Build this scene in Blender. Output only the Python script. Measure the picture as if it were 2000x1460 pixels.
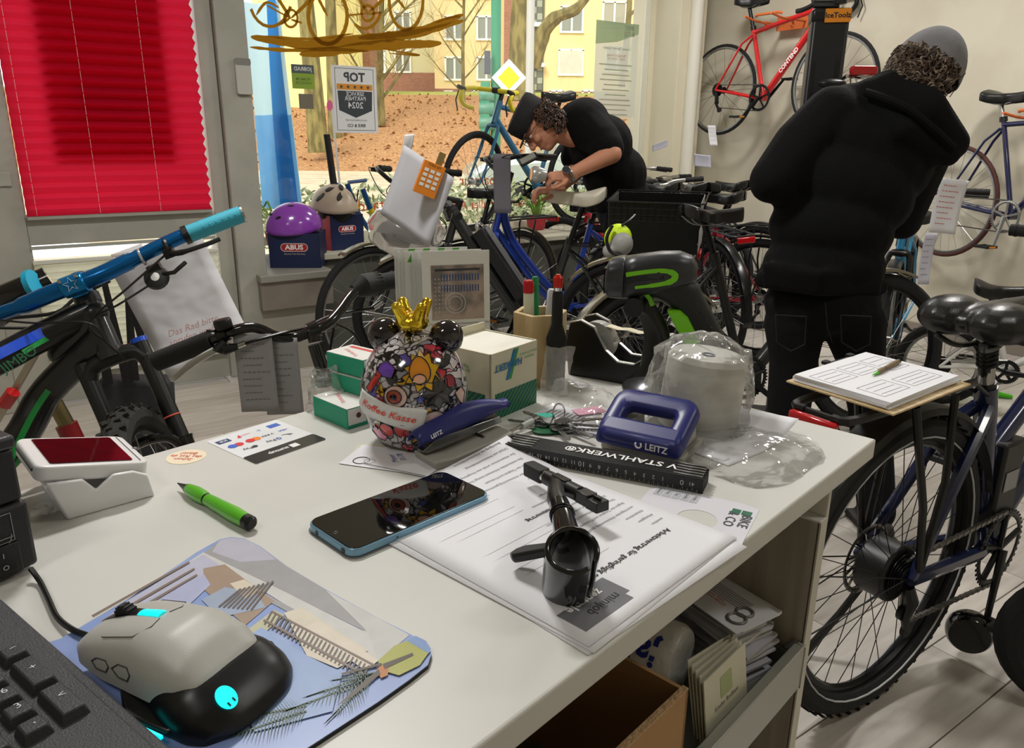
import bpy, bmesh, math, random
from mathutils import Matrix, Vector, Euler
for o in list(bpy.data.objects): bpy.data.objects.remove(o)
random.seed(7)
scene = bpy.context.scene
COL = scene.collection
V = Vector
rad = math.radians
# ---------------------------------------------------------------- camera
PITCH, ROLL, FPX, CAMZ = rad(17.2), rad(0.6), 1500.0, 1.25
fw = V((0, math.cos(PITCH), -math.sin(PITCH)))
r0 = V((1, 0, 0)); u0 = r0.cross(fw)
cr = r0*math.cos(ROLL) + u0*math.sin(ROLL)
cu = -r0*math.sin(ROLL) + u0*math.cos(ROLL)
cam = bpy.data.cameras.new('camera'); camo = bpy.data.objects.new('camera', cam); COL.objects.link(camo)
cam.sensor_width = 36; cam.lens = FPX/2000*36; cam.clip_start = .02; cam.clip_end = 300
camo.matrix_world = Matrix(((cr.x, cu.x, -fw.x, 0), (cr.y, cu.y, -fw.y, 0), (cr.z, cu.z, -fw.z, CAMZ), (0, 0, 0, 1)))
scene.camera = camo
scene.view_settings.view_transform = 'Standard'; scene.view_settings.look = 'None'
scene.view_settings.gamma = 1; scene.view_settings.use_curve_mapping = False
scene.view_settings.exposure = 0.0
# ---------------------------------------------------------------- world: even bright overcast daylight
w = bpy.data.worlds.new('overcast_sky'); scene.world = w; w.use_nodes = True
wb = w.node_tree.nodes['Background']; wb.inputs[0].default_value = (.97, .97, .95, 1); wb.inputs[1].default_value = 1.9
E1V = V((.8173, .5762, 0)); E2V = V((-.5762, .8173, 0))       # room axes: along the window wall, towards it
def R(p, q, z=0.0): return E1V*p + E2V*q + V((0, 0, z))        # room coordinates to world
def RM(p, q, z=0.0): return Matrix.Translation(R(p, q, z)) @ Matrix.Rotation(math.atan2(E1V.y, E1V.x), 4, 'Z')
sun = bpy.data.lights.new('outdoor_fill_sun', 'SUN'); sun.energy = 2.6; sun.angle = rad(25); sun.color = (1, .95, .84)  # soft sun added to brighten the buildings and street outside
suno = bpy.data.objects.new('outdoor_fill_sun', sun); COL.objects.link(suno); suno.rotation_euler = V((.35, 1, -.75)).to_track_quat('-Z', 'Y').to_euler()
# ceiling light panels of the shop (p, q, length, width, power)
LAMPS = [(.62, 1.9, .5, .22, 42), (-1.0, .2, .6, .3, 9), (3.7, 1.6, .6, .3, 34), (3.7, 3.4, .6, .3, 30), (2.2, -.4, .6, .3, 13)]
CEIL = 2.9
for i, (p, q, a, b, pw) in enumerate(LAMPS):
    l = bpy.data.lights.new('panel_light', 'AREA'); l.shape = 'RECTANGLE'; l.size = a; l.size_y = b; l.energy = pw; l.color = (1, .975, .94)
    lo = bpy.data.objects.new('panel_light', l); COL.objects.link(lo); lo.matrix_world = RM(p, q, CEIL-.06)
# ---------------------------------------------------------------- pixel of the photograph -> point on a real plane
def ray(px, py):
    d = fw*FPX + cr*(px-1000) - cu*(py-730)
    return d/d.y
CP = V((0, 0, CAMZ))
def PZ(px, py, z): d = ray(px, py); return CP + d*((z-CAMZ)/d.z)
def PY(px, py, Y): return CP + ray(px, py)*Y
def PQ(px, py, q): d = ray(px, py); return CP + d*(q/d.dot(E2V))
def PP(px, py, p): d = ray(px, py); return CP + d*(p/d.dot(E1V))
DZ = .905
def D(px, py, h=0.0): return PZ(px, py, DZ+h)
# ---------------------------------------------------------------- materials
MATS = {}
def srgb(c):
    if isinstance(c, str): c = [int(c[i:i+2], 16)/255 for i in (0, 2, 4)]
    return tuple((x/12.92 if x <= .04045 else ((x+.055)/1.055)**2.4) for x in c)
def mat(name, c=None, rough=.5, metal=0, trans=0, emit=0, vary=0, vscale=30, bump=0, bscale=200, coat=0, alpha=1, ior=1.45, spec=.5, sheen=0):
    if name in MATS: return MATS[name]
    m = bpy.data.materials.new(name); MATS[name] = m; m.use_nodes = True
    nt = m.node_tree; b = nt.nodes['Principled BSDF']
    c4 = srgb(c)+(1,)
    b.inputs['Base Color'].default_value = c4; b.inputs['Roughness'].default_value = rough; b.inputs['Metallic'].default_value = metal
    b.inputs['Coat Weight'].default_value = coat; b.inputs['Transmission Weight'].default_value = trans; b.inputs['IOR'].default_value = ior
    b.inputs['Specular IOR Level'].default_value = spec; b.inputs['Alpha'].default_value = alpha
    if sheen: b.inputs['Sheen Weight'].default_value = sheen
    if emit: b.inputs['Emission Color'].default_value = c4; b.inputs['Emission Strength'].default_value = emit
    if vary or bump:
        tc = nt.nodes.new('ShaderNodeTexCoord')
        if vary:
            n = nt.nodes.new('ShaderNodeTexNoise'); n.inputs['Scale'].default_value = vscale; n.inputs['Detail'].default_value = 5
            nt.links.new(tc.outputs['Object'], n.inputs['Vector'])
            mx = nt.nodes.new('ShaderNodeMixRGB'); mx.blend_type = 'MULTIPLY'; mx.inputs[0].default_value = vary; mx.inputs[1].default_value = c4
            cr_ = nt.nodes.new('ShaderNodeValToRGB'); cr_.color_ramp.elements[0].position = .35; cr_.color_ramp.elements[0].color = (.35, .35, .35, 1); cr_.color_ramp.elements[1].position = .65
            nt.links.new(n.outputs['Fac'], cr_.inputs[0]); nt.links.new(cr_.outputs[0], mx.inputs[2]); nt.links.new(mx.outputs[0], b.inputs['Base Color'])
        if bump:
            n2 = nt.nodes.new('ShaderNodeTexNoise'); n2.inputs['Scale'].default_value = bscale; nt.links.new(tc.outputs['Object'], n2.inputs['Vector'])
            bp = nt.nodes.new('ShaderNodeBump'); bp.inputs['Strength'].default_value = bump; bp.inputs['Distance'].default_value = .01
            nt.links.new(n2.outputs['Fac'], bp.inputs['Height']); nt.links.new(bp.outputs[0], b.inputs['Normal'])
    return m
def thin(name, c=(1, 1, 1), gloss=.08, rough=.05, tint=.96, bump=0, bscale=40, haze=0):
    """clear sheet: see-through with a real specular coat (glass pane, plastic film)"""
    if name in MATS: return MATS[name]
    m = bpy.data.materials.new(name); MATS[name] = m; m.use_nodes = True; nt = m.node_tree; nt.nodes.clear()
    out = nt.nodes.new('ShaderNodeOutputMaterial'); t = nt.nodes.new('ShaderNodeBsdfTransparent'); g = nt.nodes.new('ShaderNodeBsdfGlossy')
    cc = srgb(c); t.inputs[0].default_value = tuple(x*tint for x in cc)+(1,); g.inputs['Roughness'].default_value = rough
    lw = nt.nodes.new('ShaderNodeLayerWeight'); lw.inputs[0].default_value = .25
    ma = nt.nodes.new('ShaderNodeMath'); ma.operation = 'MULTIPLY_ADD'; ma.inputs[1].default_value = .8; ma.inputs[2].default_value = gloss
    nt.links.new(lw.outputs['Fresnel'], ma.inputs[0])
    mx = nt.nodes.new('ShaderNodeMixShader'); nt.links.new(ma.outputs[0], mx.inputs[0]); nt.links.new(t.outputs[0], mx.inputs[1]); nt.links.new(g.outputs[0], mx.inputs[2])
    last = mx
    if haze:
        df = nt.nodes.new('ShaderNodeBsdfDiffuse'); df.inputs[0].default_value = (.85, .85, .82, 1)
        m2 = nt.nodes.new('ShaderNodeMixShader'); m2.inputs[0].default_value = haze; nt.links.new(mx.outputs[0], m2.inputs[1]); nt.links.new(df.outputs[0], m2.inputs[2]); last = m2
    if bump:
        tc = nt.nodes.new('ShaderNodeTexCoord'); n2 = nt.nodes.new('ShaderNodeTexNoise'); n2.inputs['Scale'].default_value = bscale; n2.inputs['Detail'].default_value = 3
        nt.links.new(tc.outputs['Object'], n2.inputs['Vector']); bp = nt.nodes.new('ShaderNodeBump'); bp.inputs['Strength'].default_value = bump; bp.inputs['Distance'].default_value = .02
        nt.links.new(n2.outputs['Fac'], bp.inputs['Height']); nt.links.new(bp.outputs[0], g.inputs['Normal']); nt.links.new(bp.outputs[0], lw.inputs['Normal'])
    nt.links.new(last.outputs[0], out.inputs[0]); return m
def nodes_of(name, rough=.6):
    m = bpy.data.materials.new(name); MATS[name] = m; m.use_nodes = True; nt = m.node_tree; b = nt.nodes['Principled BSDF']; b.inputs['Roughness'].default_value = rough
    return m, nt, b
def nn(nt, t, **k):
    n = nt.nodes.new('ShaderNode'+t)
    for a, v in k.items():
        if hasattr(n, a): setattr(n, a, v)
        else: n.inputs[a.replace('_', ' ')].default_value = v
    return n
def ramp(nt, src, stops, interp='LINEAR'):
    r = nt.nodes.new('ShaderNodeValToRGB'); cr_ = r.color_ramp; cr_.interpolation = interp
    while len(cr_.elements) < len(stops): cr_.elements.new(.5)
    for e, (p, c) in zip(cr_.elements, stops): e.position = p; e.color = srgb(c)+(1,)
    nt.links.new(src, r.inputs[0]); return r.outputs[0]
def two_tone(name, c1, c2, scale=(1, 1, 1), nscale=5, rough=.6, lo=.4, hi=.6, detail=6, bump=0, coord='Object', metal=0):
    m, nt, b = nodes_of(name, rough); tc = nn(nt, 'TexCoord'); mp = nn(nt, 'Mapping'); mp.inputs['Scale'].default_value = scale
    nt.links.new(tc.outputs[coord], mp.inputs[0]); n = nn(nt, 'TexNoise'); n.inputs['Scale'].default_value = nscale; n.inputs['Detail'].default_value = detail
    nt.links.new(mp.outputs[0], n.inputs['Vector']); c = ramp(nt, n.outputs['Fac'], [(lo, c1), (hi, c2)]); nt.links.new(c, b.inputs['Base Color']); b.inputs['Metallic'].default_value = metal
    if bump:
        bp = nn(nt, 'Bump'); bp.inputs['Strength'].default_value = bump; bp.inputs['Distance'].default_value = .01; nt.links.new(n.outputs['Fac'], bp.inputs['Height']); nt.links.new(bp.outputs[0], b.inputs['Normal'])
    return m
# ---------------------------------------------------------------- objects
def tag(o, label=None, cat=None, group=None, kind=None):
    if label: o['label'] = label
    if cat: o['category'] = cat
    if group: o['group'] = group
    if kind: o['kind'] = kind
    return o
def thing(name, label, cat, M=None, group=None):
    o = bpy.data.objects.new(name, None); o.empty_display_size = .05; COL.objects.link(o)
    o.matrix_world = M if M is not None else Matrix.Identity(4)
    return tag(o, label, cat, group)
def world_of(o):
    M = o.matrix_basis.copy(); p = o.parent
    while p: M = p.matrix_basis @ M; p = p.parent
    return M
def MT(x, y=None, z=None):
    return Matrix.Translation(V((x, y, z)) if y is not None else V(x))
def MR(a, ax): return Matrix.Rotation(a, 4, ax)
def frame_xz(o, x, z=(0, 0, 1)):
    """matrix with origin o, x axis along x, z as close to z as possible"""
    x = V(x).normalized(); z = V(z); y = z.cross(x).normalized(); z = x.cross(y)
    return Matrix(((x.x, y.x, z.x, o[0]), (x.y, y.y, z.y, o[1]), (x.z, y.z, z.z, o[2]), (0, 0, 0, 1)))
def on_desk(px0, py0, px1, py1, h=0.0):
    a, b = D(px0, py0), D(px1, py1); return frame_xz(a+V((0, 0, h)), b-a)
class MB:
    def __init__(s, M=None, world=None):
        s.v = []; s.f = []; s.m = []; s.mi = 0; s.M = M if M is not None else Matrix.Identity(4)
        if world is not None: s.M = world_of(world).inverted() @ s.M
        s.uv = None
    def add(s, vs, fs, M=None):
        k = len(s.v); T_ = s.M @ M if M is not None else s.M
        s.v += [T_ @ V(p) for p in vs]; s.f += [tuple(i+k for i in f) for f in fs]; s.m += [s.mi]*len(fs); return s
    def box(s, c, d, M=None):
        x, y, z = d[0]/2, d[1]/2, d[2]/2; cx, cy, cz = c
        vs = [(cx+a*x, cy+b*y, cz+e*z) for a in (-1, 1) for b in (-1, 1) for e in (-1, 1)]
        return s.add(vs, [(0, 1, 3, 2), (4, 6, 7, 5), (0, 4, 5, 1), (2, 3, 7, 6), (0, 2, 6, 4), (1, 5, 7, 3)], M)
    def hexa(s, b, t, M=None):
        return s.add(list(b)+list(t), [(3, 2, 1, 0), (4, 5, 6, 7), (0, 1, 5, 4), (1, 2, 6, 5), (2, 3, 7, 6), (3, 0, 4, 7)], M)
    def tube(s, pts, r, seg=8, cap=True, closed=False, M=None, sx=1.0):
        pts = [V(p) for p in pts]; n = len(pts); rr = r if isinstance(r, (list, tuple)) else [r]*n
        vs = []; up = None
        for i, p in enumerate(pts):
            if closed: t = pts[(i+1) % n]-pts[i-1]
            else: t = pts[min(i+1, n-1)]-pts[max(i-1, 0)]
            if t.length < 1e-9: t = V((0, 0, 1))
            t.normalize()
            if up is None:
                up = V((0, 0, 1)) if abs(t.z) < .9 else V((1, 0, 0))
            up = (up-t*up.dot(t)); up = up.normalized() if up.length > 1e-6 else t.orthogonal().normalized()
            sd = t.cross(up)
            for k in range(seg):
                a = 2*math.pi*k/seg; vs.append(p+(up*math.cos(a)+sd*math.sin(a)*sx)*rr[i])
        fs = []
        for i in range(n if closed else n-1):
            j = (i+1) % n
            for k in range(seg):
                l = (k+1) % seg; fs.append((i*seg+k, i*seg+l, j*seg+l, j*seg+k))
        if cap and not closed:
            fs.append(tuple(range(seg-1, -1, -1))); fs.append(tuple((n-1)*seg+k for k in range(seg)))
        return s.add(vs, fs, M)
    def cyl(s, a, b, r, seg=12, r2=None, M=None): return s.tube([a, b], [r, r if r2 is None else r2], seg, M=M)
    def ring(s, c, ax, Rr, r, n=32, seg=6, a0=0, a1=2*math.pi, M=None, sx=1.0, ref=None):
        ax = V(ax).normalized(); u = V(ref).normalized() if ref else ax.orthogonal().normalized(); v = ax.cross(u); c = V(c)
        full = abs(a1-a0) > 6.28
        pts = [c+(u*math.cos(a0+(a1-a0)*i/(n if full else n-1))+v*math.sin(a0+(a1-a0)*i/(n if full else n-1)))*Rr for i in range(n)]
        return s.tube(pts, r, seg, closed=full, M=M, sx=sx)
    def lathe(s, prof, seg=24, M=None, cap=True):
        vs = [(r*math.cos(2*math.pi*k/seg), r*math.sin(2*math.pi*k/seg), z) for r, z in prof for k in range(seg)]
        fs = [(i*seg+k, i*seg+(k+1) % seg, (i+1)*seg+(k+1) % seg, (i+1)*seg+k) for i in range(len(prof)-1) for k in range(seg)]
        if cap:
            if prof[0][0] > 1e-6: fs.append(tuple(range(seg-1, -1, -1)))
            if prof[-1][0] > 1e-6: fs.append(tuple((len(prof)-1)*seg+k for k in range(seg)))
        return s.add(vs, fs, M)
    def sphere(s, c, r, n=10, m=14, M=None):
        r = r if isinstance(r, (list, tuple)) else (r, r, r)
        vs = [(c[0], c[1], c[2]+r[2])]
        for i in range(1, n):
            a = math.pi*i/n
            for k in range(m): b = 2*math.pi*k/m; vs.append((c[0]+r[0]*math.sin(a)*math.cos(b), c[1]+r[1]*math.sin(a)*math.sin(b), c[2]+r[2]*math.cos(a)))
        vs.append((c[0], c[1], c[2]-r[2])); fs = []
        for k in range(m):
            fs.append((0, 1+k, 1+(k+1) % m)); e = 1+(n-2)*m; fs.append((e+k, len(vs)-1, e+(k+1) % m))
        for i in range(n-2):
            for k in range(m): a = 1+i*m; fs.append((a+k, a+m+k, a+m+(k+1) % m, a+(k+1) % m))
        return s.add(vs, fs, M)
    def prism(s, poly, z0, z1, M=None):
        n = len(poly); vs = [(x, y, z0) for x, y in poly]+[(x, y, z1) for x, y in poly]
        return s.add(vs, [tuple(range(n-1, -1, -1)), tuple(range(n, 2*n))]+[(i, (i+1) % n, n+(i+1) % n, n+i) for i in range(n)], M)
    def poly(s, pts, M=None): return s.add(pts, [tuple(range(len(pts)))], M)
    def grid(s, fn, nu, nv, M=None):
        vs = [fn(i/nu, j/nv) for i in range(nu+1) for j in range(nv+1)]
        return s.add(vs, [(i*(nv+1)+j, (i+1)*(nv+1)+j, (i+1)*(nv+1)+j+1, i*(nv+1)+j+1) for i in range(nu) for j in range(nv)], M)
    def caps(s, a, b, ra, rb=None, seg=12, M=None):
        """tapered capsule"""
        rb = ra if rb is None else rb; a, b = V(a), V(b); s.sphere(a, ra, 8, seg, M); s.sphere(b, rb, 8, seg, M); return s.tube([a, b], [ra, rb], seg, M=M)
    def build(s, name, m, parent=None, smooth=35, bevel=0, bseg=2, kind=None, label=None, subsurf=0, solid=0, remesh=0, rsm=6):
        me = bpy.data.meshes.new(name); me.from_pydata([tuple(p) for p in s.v], [], s.f)
        for mm in (m if isinstance(m, (list, tuple)) else [m]): me.materials.append(mm)
        me.polygons.foreach_set('material_index', s.m); me.update()
        if smooth:
            me.polygons.foreach_set('use_smooth', [True]*len(me.polygons))
            if smooth < 180: me.set_sharp_from_angle(angle=rad(smooth))
        o = bpy.data.objects.new(name, me); COL.objects.link(o)
        if parent: o.parent = parent
        if kind: o['kind'] = kind
        if label: o['label'] = label
        if solid: md = o.modifiers.new('solid', 'SOLIDIFY'); md.thickness = solid; md.offset = 0
        if remesh:
            md = o.modifiers.new('remesh', 'REMESH'); md.mode = 'VOXEL'; md.voxel_size = remesh; md.use_smooth_shade = True
            md = o.modifiers.new('smooth', 'SMOOTH'); md.factor = .6; md.iterations = rsm
        if bevel: md = o.modifiers.new('bevel', 'BEVEL'); md.width = bevel; md.segments = bseg; md.limit_method = 'ANGLE'; md.angle_limit = rad(40)
        if subsurf: md = o.modifiers.new('subsurf', 'SUBSURF'); md.levels = subsurf; md.render_levels = subsurf
        return o
def spline(pts, n=6):
    """Catmull-Rom through pts"""
    P = [V(p) for p in pts]; out = []
    for i in range(len(P)-1):
        a, b, c, d = P[max(i-1, 0)], P[i], P[i+1], P[min(i+2, len(P)-1)]
        for k in range(n):
            t = k/n; out.append(.5*((2*b)+(c-a)*t+(2*a-5*b+4*c-d)*t*t+(3*b-a-3*c+d)*t*t*t))
    out.append(P[-1]); return out
def rrect(w, h, r, n=5, cx=0, cy=0):
    out = []
    for sx, sy, a0 in ((1, 1, 0), (-1, 1, 90), (-1, -1, 180), (1, -1, 270)):
        for k in range(n+1): a = rad(a0+90*k/n); out.append((cx+sx*(w/2-r)+r*math.cos(a), cy+sy*(h/2-r)+r*math.sin(a)))
    return out
TXT = {}
def text(body, size, M, m, parent, name='lettering', align='CENTER', fn=None, bold=0, ext=0, sx=1, shear=0, world=False, label=None, smooth=0):
    """flat lettering in the local xy plane of M, optionally wrapped with fn(x, y)"""
    key = (body, align, bold, shear)
    if key not in TXT:
        cu_ = bpy.data.curves.new('t', 'FONT'); cu_.body = body; cu_.align_x = align; cu_.align_y = 'CENTER'; cu_.size = 1; cu_.offset = bold; cu_.resolution_u = 2; cu_.shear = shear; cu_.space_line = .95
        to = bpy.data.objects.new('t', cu_); COL.objects.link(to); dg = bpy.context.evaluated_depsgraph_get(); dg.update()
        me = bpy.data.meshes.new_from_object(to.evaluated_get(dg)); TXT[key] = ([v.co.copy() for v in me.vertices], [tuple(p.vertices) for p in me.polygons])
        bpy.data.objects.remove(to); bpy.data.curves.remove(cu_); bpy.data.meshes.remove(me)
    vs, fs = TXT[key]
    mb = MB(world=parent) if world else MB()
    mb.M = mb.M @ M if fn is None else mb.M
    mb.add([(V((v.x*size*sx, v.y*size, 0)) if fn is None else fn(v.x*size*sx, v.y*size)) for v in vs], fs)
    return mb.build(name, m, parent, smooth=0, label=label)
# shared materials
BLK = mat('black_plastic', '131313', .38); BLKM = mat('black_matt_plastic', '1b1b1b', .62); RUB = mat('black_rubber', '151515', .75, bump=.15, bscale=400)
TYRE = mat('tyre_rubber', '19191a', .82, bump=.2, bscale=300); ALU = mat('brushed_aluminium', 'b5b5b2', .32, 1); STEEL = mat('steel', '8d8d8c', .25, 1); CHROME = mat('chrome', 'd8d8d8', .1, 1)
DRK = mat('dark_anodised_metal', '2a2b2c', .35, .8); WHT = mat('white_plastic', 'dedfde', .4); PAP = mat('white_paper', 'e4e5ea', .75); PAPD = mat('grey_shaded_paper_print', 'b9bac2', .8)
INK = mat('black_ink', '2a2a2e', .7); GREYINK = mat('grey_ink', '77777c', .8); REDINK = mat('red_ink', 'd23428', .7)
SADL = mat('black_saddle_leather', '141414', .33, bump=.05, bscale=300)
# ================================================================ room shell
def wood_grain(name, c1, c2, sx, rough=.5):
    return two_tone(name, c1, c2, scale=sx, nscale=3, rough=rough, lo=.3, hi=.7, detail=8, bump=.03)
WALLM = two_tone('warm_white_wall_paint', 'cfc8b4', 'd8d2c0', nscale=2.5, rough=.85, bump=.04)
FRAMEM = two_tone('grey_white_door_paint', '9c9c92', 'a9a89e', nscale=4, rough=.45)
FRAMED = mat('grey_window_trim', '8e8d84', .5)
# floor: oak-look planks laid along the window wall
def plank_mat(i):
    c = [('aea79e', 'c6c0b8'), ('a29b92', 'beb7af'), ('b7b0a8', 'cfc9c1'), ('a8a198', 'c3bdb4')][i]
    return two_tone('pale_grey_wood_plank_%d' % i, c[0], c[1], scale=(1, 9, 1), nscale=4, rough=.42, lo=.3, hi=.72, detail=9, bump=.02)
PLM = [plank_mat(i) for i in range(4)]
fl = thing('floor', None, None, RM(0, 0, 0)); fl['kind'] = 'structure'
sb = MB().box((1.6, 1.4, -.03), (8.4, 8.2, .05)); sb.build('subfloor', mat('dark_joint', '6a645c', .8), fl, smooth=0)
PW_, PL_ = .18, 1.25
plm = []
for i in range(4):
    me = MB().box((0, 0, 0), (PL_-.003, PW_-.003, .012)).build('floor_plank', PLM[i], fl, smooth=0, bevel=.0012, bseg=1)
    plm.append(me.data); bpy.data.objects.remove(me)
cnt = 0; far = MB()
for r_ in range(-9, 29):
    off = (r_*.437) % 1.0*PL_
    for c_ in range(-2, 6):
        p = c_*PL_+off; q = .667+r_*PW_
        if not (-2.6 < p < 5.6 and -1.6 < q < 4.8): continue
        wp = R(p, q); nearp = wp.y > .3
        i = (r_*7+c_*3) % 4
        if nearp and cnt < 290:
            o = bpy.data.objects.new('floor_plank', plm[i]); COL.objects.link(o); o.parent = fl; o.location = (p, q, -.006); cnt += 1
            md = o.modifiers.new('bevel', 'BEVEL'); md.width = .0012; md.segments = 1
        else: far.box((p, q, -.006), (PL_-.003, PW_-.003, .012))
if far.v: far.build('floor_planking', PLM[0], fl, smooth=0, kind='stuff')
def struct(name, mb, m, **k):
    o = mb.build(name, m, None, **k); o['kind'] = 'structure'; return o
RMM = RM(0, 0, 0)
DQ, GQ, RP, LP_, BQ = 4.1, 4.72, 5.14, -2.7, -1.7       # door wall, glass, right wall, left wall, back wall
ce = MB(RMM).box(((RP+LP_)/2, (GQ+BQ)/2, CEIL+.05), (RP-LP_+.4, GQ-BQ+.4, .1)); struct('ceiling', ce, mat('ceiling_white', 'd6d3c8', .9), smooth=0)
struct('wall_right', MB(RMM).box((RP+.06, (GQ+BQ)/2+.15, CEIL/2), (.12, GQ-BQ+.5, CEIL)), WALLM, smooth=0)
struct('wall_left', MB(RMM).box((LP_-.06, (GQ+BQ)/2, CEIL/2), (.12, GQ-BQ+.5, CEIL)), WALLM, smooth=0)
struct('wall_back', MB(RMM).box(((RP+LP_)/2, BQ-.06, CEIL/2), (RP-LP_, .12, CEIL)), WALLM, smooth=0)
# door position from the photograph, measured on the door wall plane
def pq(v): return v.dot(E1V), v.dot(E2V), v.z
bl = pq(PQ(52, 425, DQ-.03)); br = pq(PQ(412, 410, DQ-.03))
bp0, bp1, bz = bl[0], br[0], (bl[2]+br[2])/2
dp1 = pq(PQ(447, 420, DQ))[0]; dp0 = bp0-.16
fe = pq(PQ(484, 300, DQ))[0]; we = pq(PQ(516, 540, DQ))[0]
# door wall: a pier left of the door, lintel above, narrow post to the right
struct('wall_door', MB(RMM).box(((LP_+dp0-.07)/2, DQ+.08, CEIL/2), (dp0-.07-LP_, .16, CEIL)).box(((dp0+dp1)/2, DQ+.08, (CEIL+2.25)/2), (dp1-dp0+.14, .16, CEIL-2.25)), WALLM, smooth=0)
struct('trim_1', MB(RMM).box(((dp1+.004+we)/2, DQ+.05, CEIL/2), (we-dp1-.004, .22, CEIL)).box((dp1, DQ+.05, CEIL/2), (.04, .04, CEIL)), FRAMEM, bevel=.006)
struct('trim_2', MB(RMM).box((dp0-.035, DQ+.03, 1.125), (.07, .14, 2.25)).box(((dp0+dp1)/2, DQ+.03, 2.22), (dp1-dp0, .14, .06)), FRAMEM, bevel=.004)
dr = thing('door_1', None, None, RM(0, 0, 0)); dr['kind'] = 'structure'
dtop = 2.18; zl0, zl1 = .16, pq(PQ(60, 480, DQ-.03))[2]
zb = bz-.006
f = MB()
f.box(((dp0+bp0)/2, DQ, dtop/2), (bp0-dp0, .05, dtop)); f.box(((dp1+bp1)/2+.01, DQ, dtop/2), (dp1-bp1-.02, .05, dtop))
f.box(((bp0+bp1)/2, DQ, zl0/2+.01), (bp1-bp0+.02, .05, zl0)); f.box(((bp0+bp1)/2, DQ, (zl1+zb)/2), (bp1-bp0+.02, .05, zb-zl1)); f.box(((bp0+bp1)/2, DQ, dtop-.06), (bp1-bp0+.02, .05, .12))
f.build('door_leaf', FRAMEM, dr, bevel=.003)
gl = MB().box(((bp0+bp1)/2, DQ+.01, (zb+dtop)/2), (bp1-bp0, .008, dtop-zb)).box(((bp0+bp1)/2, DQ+.01, (zl0+zl1)/2), (bp1-bp0, .008, zl1-zl0)); gl.build('door_glass', thin('window_glass', gloss=.03, tint=.98), dr, smooth=0)
rb = MB()
for z_ in (zb+.012, zl1-.012): rb.box(((bp0+bp1)/2, DQ-.03, z_), (bp1-bp0+.01, .014, .014))
rb.build('glazing_bead', mat('glazing_bead_grey', 'a3a69d', .4), dr, smooth=0)
# pleated blinds
def pleats(name, z0, z1, p0, p1, q, m, nst, amp=.011):
    mb = MB(); n = nst*2
    vs = []; fs = []
    for i in range(n+1):
        z = z0+(z1-z0)*i/n; qq = q+(amp if i % 2 else -amp)
        vs += [(p0+.004*(i % 2), qq, z), (p1-.004*(i % 2), qq, z)]
    for i in range(n): fs.append((2*i, 2*i+1, 2*i+3, 2*i+2))
    mb.add(vs, fs); return mb
def translucent(name, c, ct, mix=.6):
    m = bpy.data.materials.new(name); MATS[name] = m; m.use_nodes = True; nt = m.node_tree; nt.nodes.clear()
    out = nn(nt, 'OutputMaterial'); d = nn(nt, 'BsdfDiffuse'); t = nn(nt, 'BsdfTranslucent'); d.inputs[0].default_value = srgb(c)+(1,); t.inputs[0].default_value = srgb(ct)+(1,)
    mx = nn(nt, 'MixShader'); mx.inputs[0].default_value = mix; nt.links.new(d.outputs[0], mx.inputs[1]); nt.links.new(t.outputs[0], mx.inputs[2]); nt.links.new(mx.outputs[0], out.inputs[0]); return m
REDB = translucent('red_pleated_fabric', 'c8183a', 'ff3a60', .62); WHB = translucent('white_pleated_fabric', 'd4d4c8', 'fbfbe8', .6)
pb = thing('pleated_blind', 'red pleated blind hanging behind the upper door pane', 'blind', RM(bp0, DQ-.045, bz))
W_ = bp1-bp0
pleats('blind', .008, dtop-.1-bz, 0, W_, 0, REDB, 25, .017).build('pleated_fabric', REDB, pb, smooth=0)
MB().box((W_/2, 0, 0), (W_, .026, .02)).build('blind_rail', mat('rail_grey', 'a8aaa2', .35, .3), pb, bevel=.003); MB().box((W_/2, 0, dtop-.085-bz), (W_, .03, .022)).build('blind_rail', mat('rail_grey', 'a8aaa2', .35, .3), pb, bevel=.003)
cd = MB(); 
for fx in (.05, .37, .70): cd.cyl((W_*fx, -.0125, .01), (W_*fx, -.0125, dtop-.1-bz), .0009, 5)
cd.build('blind_cord', mat('pink_cord', 'f0b8b8', .6), pb, smooth=0)
# opaque notice boards fixed outside on the pane: they darken the blind
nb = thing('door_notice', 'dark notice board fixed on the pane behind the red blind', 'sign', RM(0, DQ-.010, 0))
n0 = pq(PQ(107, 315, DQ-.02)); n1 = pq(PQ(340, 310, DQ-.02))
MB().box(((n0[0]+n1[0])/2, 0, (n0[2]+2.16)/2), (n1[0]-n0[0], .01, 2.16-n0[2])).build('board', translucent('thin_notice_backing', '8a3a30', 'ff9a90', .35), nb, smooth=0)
m0 = pq(PQ(150, 235, DQ-.02)); m1 = pq(PQ(283, 165, DQ-.02))
MB().box(((m0[0]+m1[0])/2, .009, (m0[2]+m1[2])/2), (m1[0]-m0[0], .01, m1[2]-m0[2])).build('plate', mat('notice_plate', '303050', .6), nb, smooth=0)
wb_ = thing('lower_pleated_blind', 'white pleated blind behind the lower door pane', 'blind', RM(bp0-.008, DQ-.045, zl0-.005))
pleats('b', .01, zl1-zl0-.075, 0, W_+.016, 0, WHB, 17).build('pleated_fabric', WHB, wb_, smooth=0)
MB().box(((W_+.016)/2, 0, 0), (W_+.016, .024, .018)).build('blind_rail', mat('rail_white', 'd0d0c4', .4), wb_, bevel=.003); MB().box(((W_+.016)/2, 0, zl1-zl0-.07), (W_+.016, .024, .018)).build('blind_rail', mat('rail_white', 'd0d0c4', .4), wb_, bevel=.003)
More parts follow.
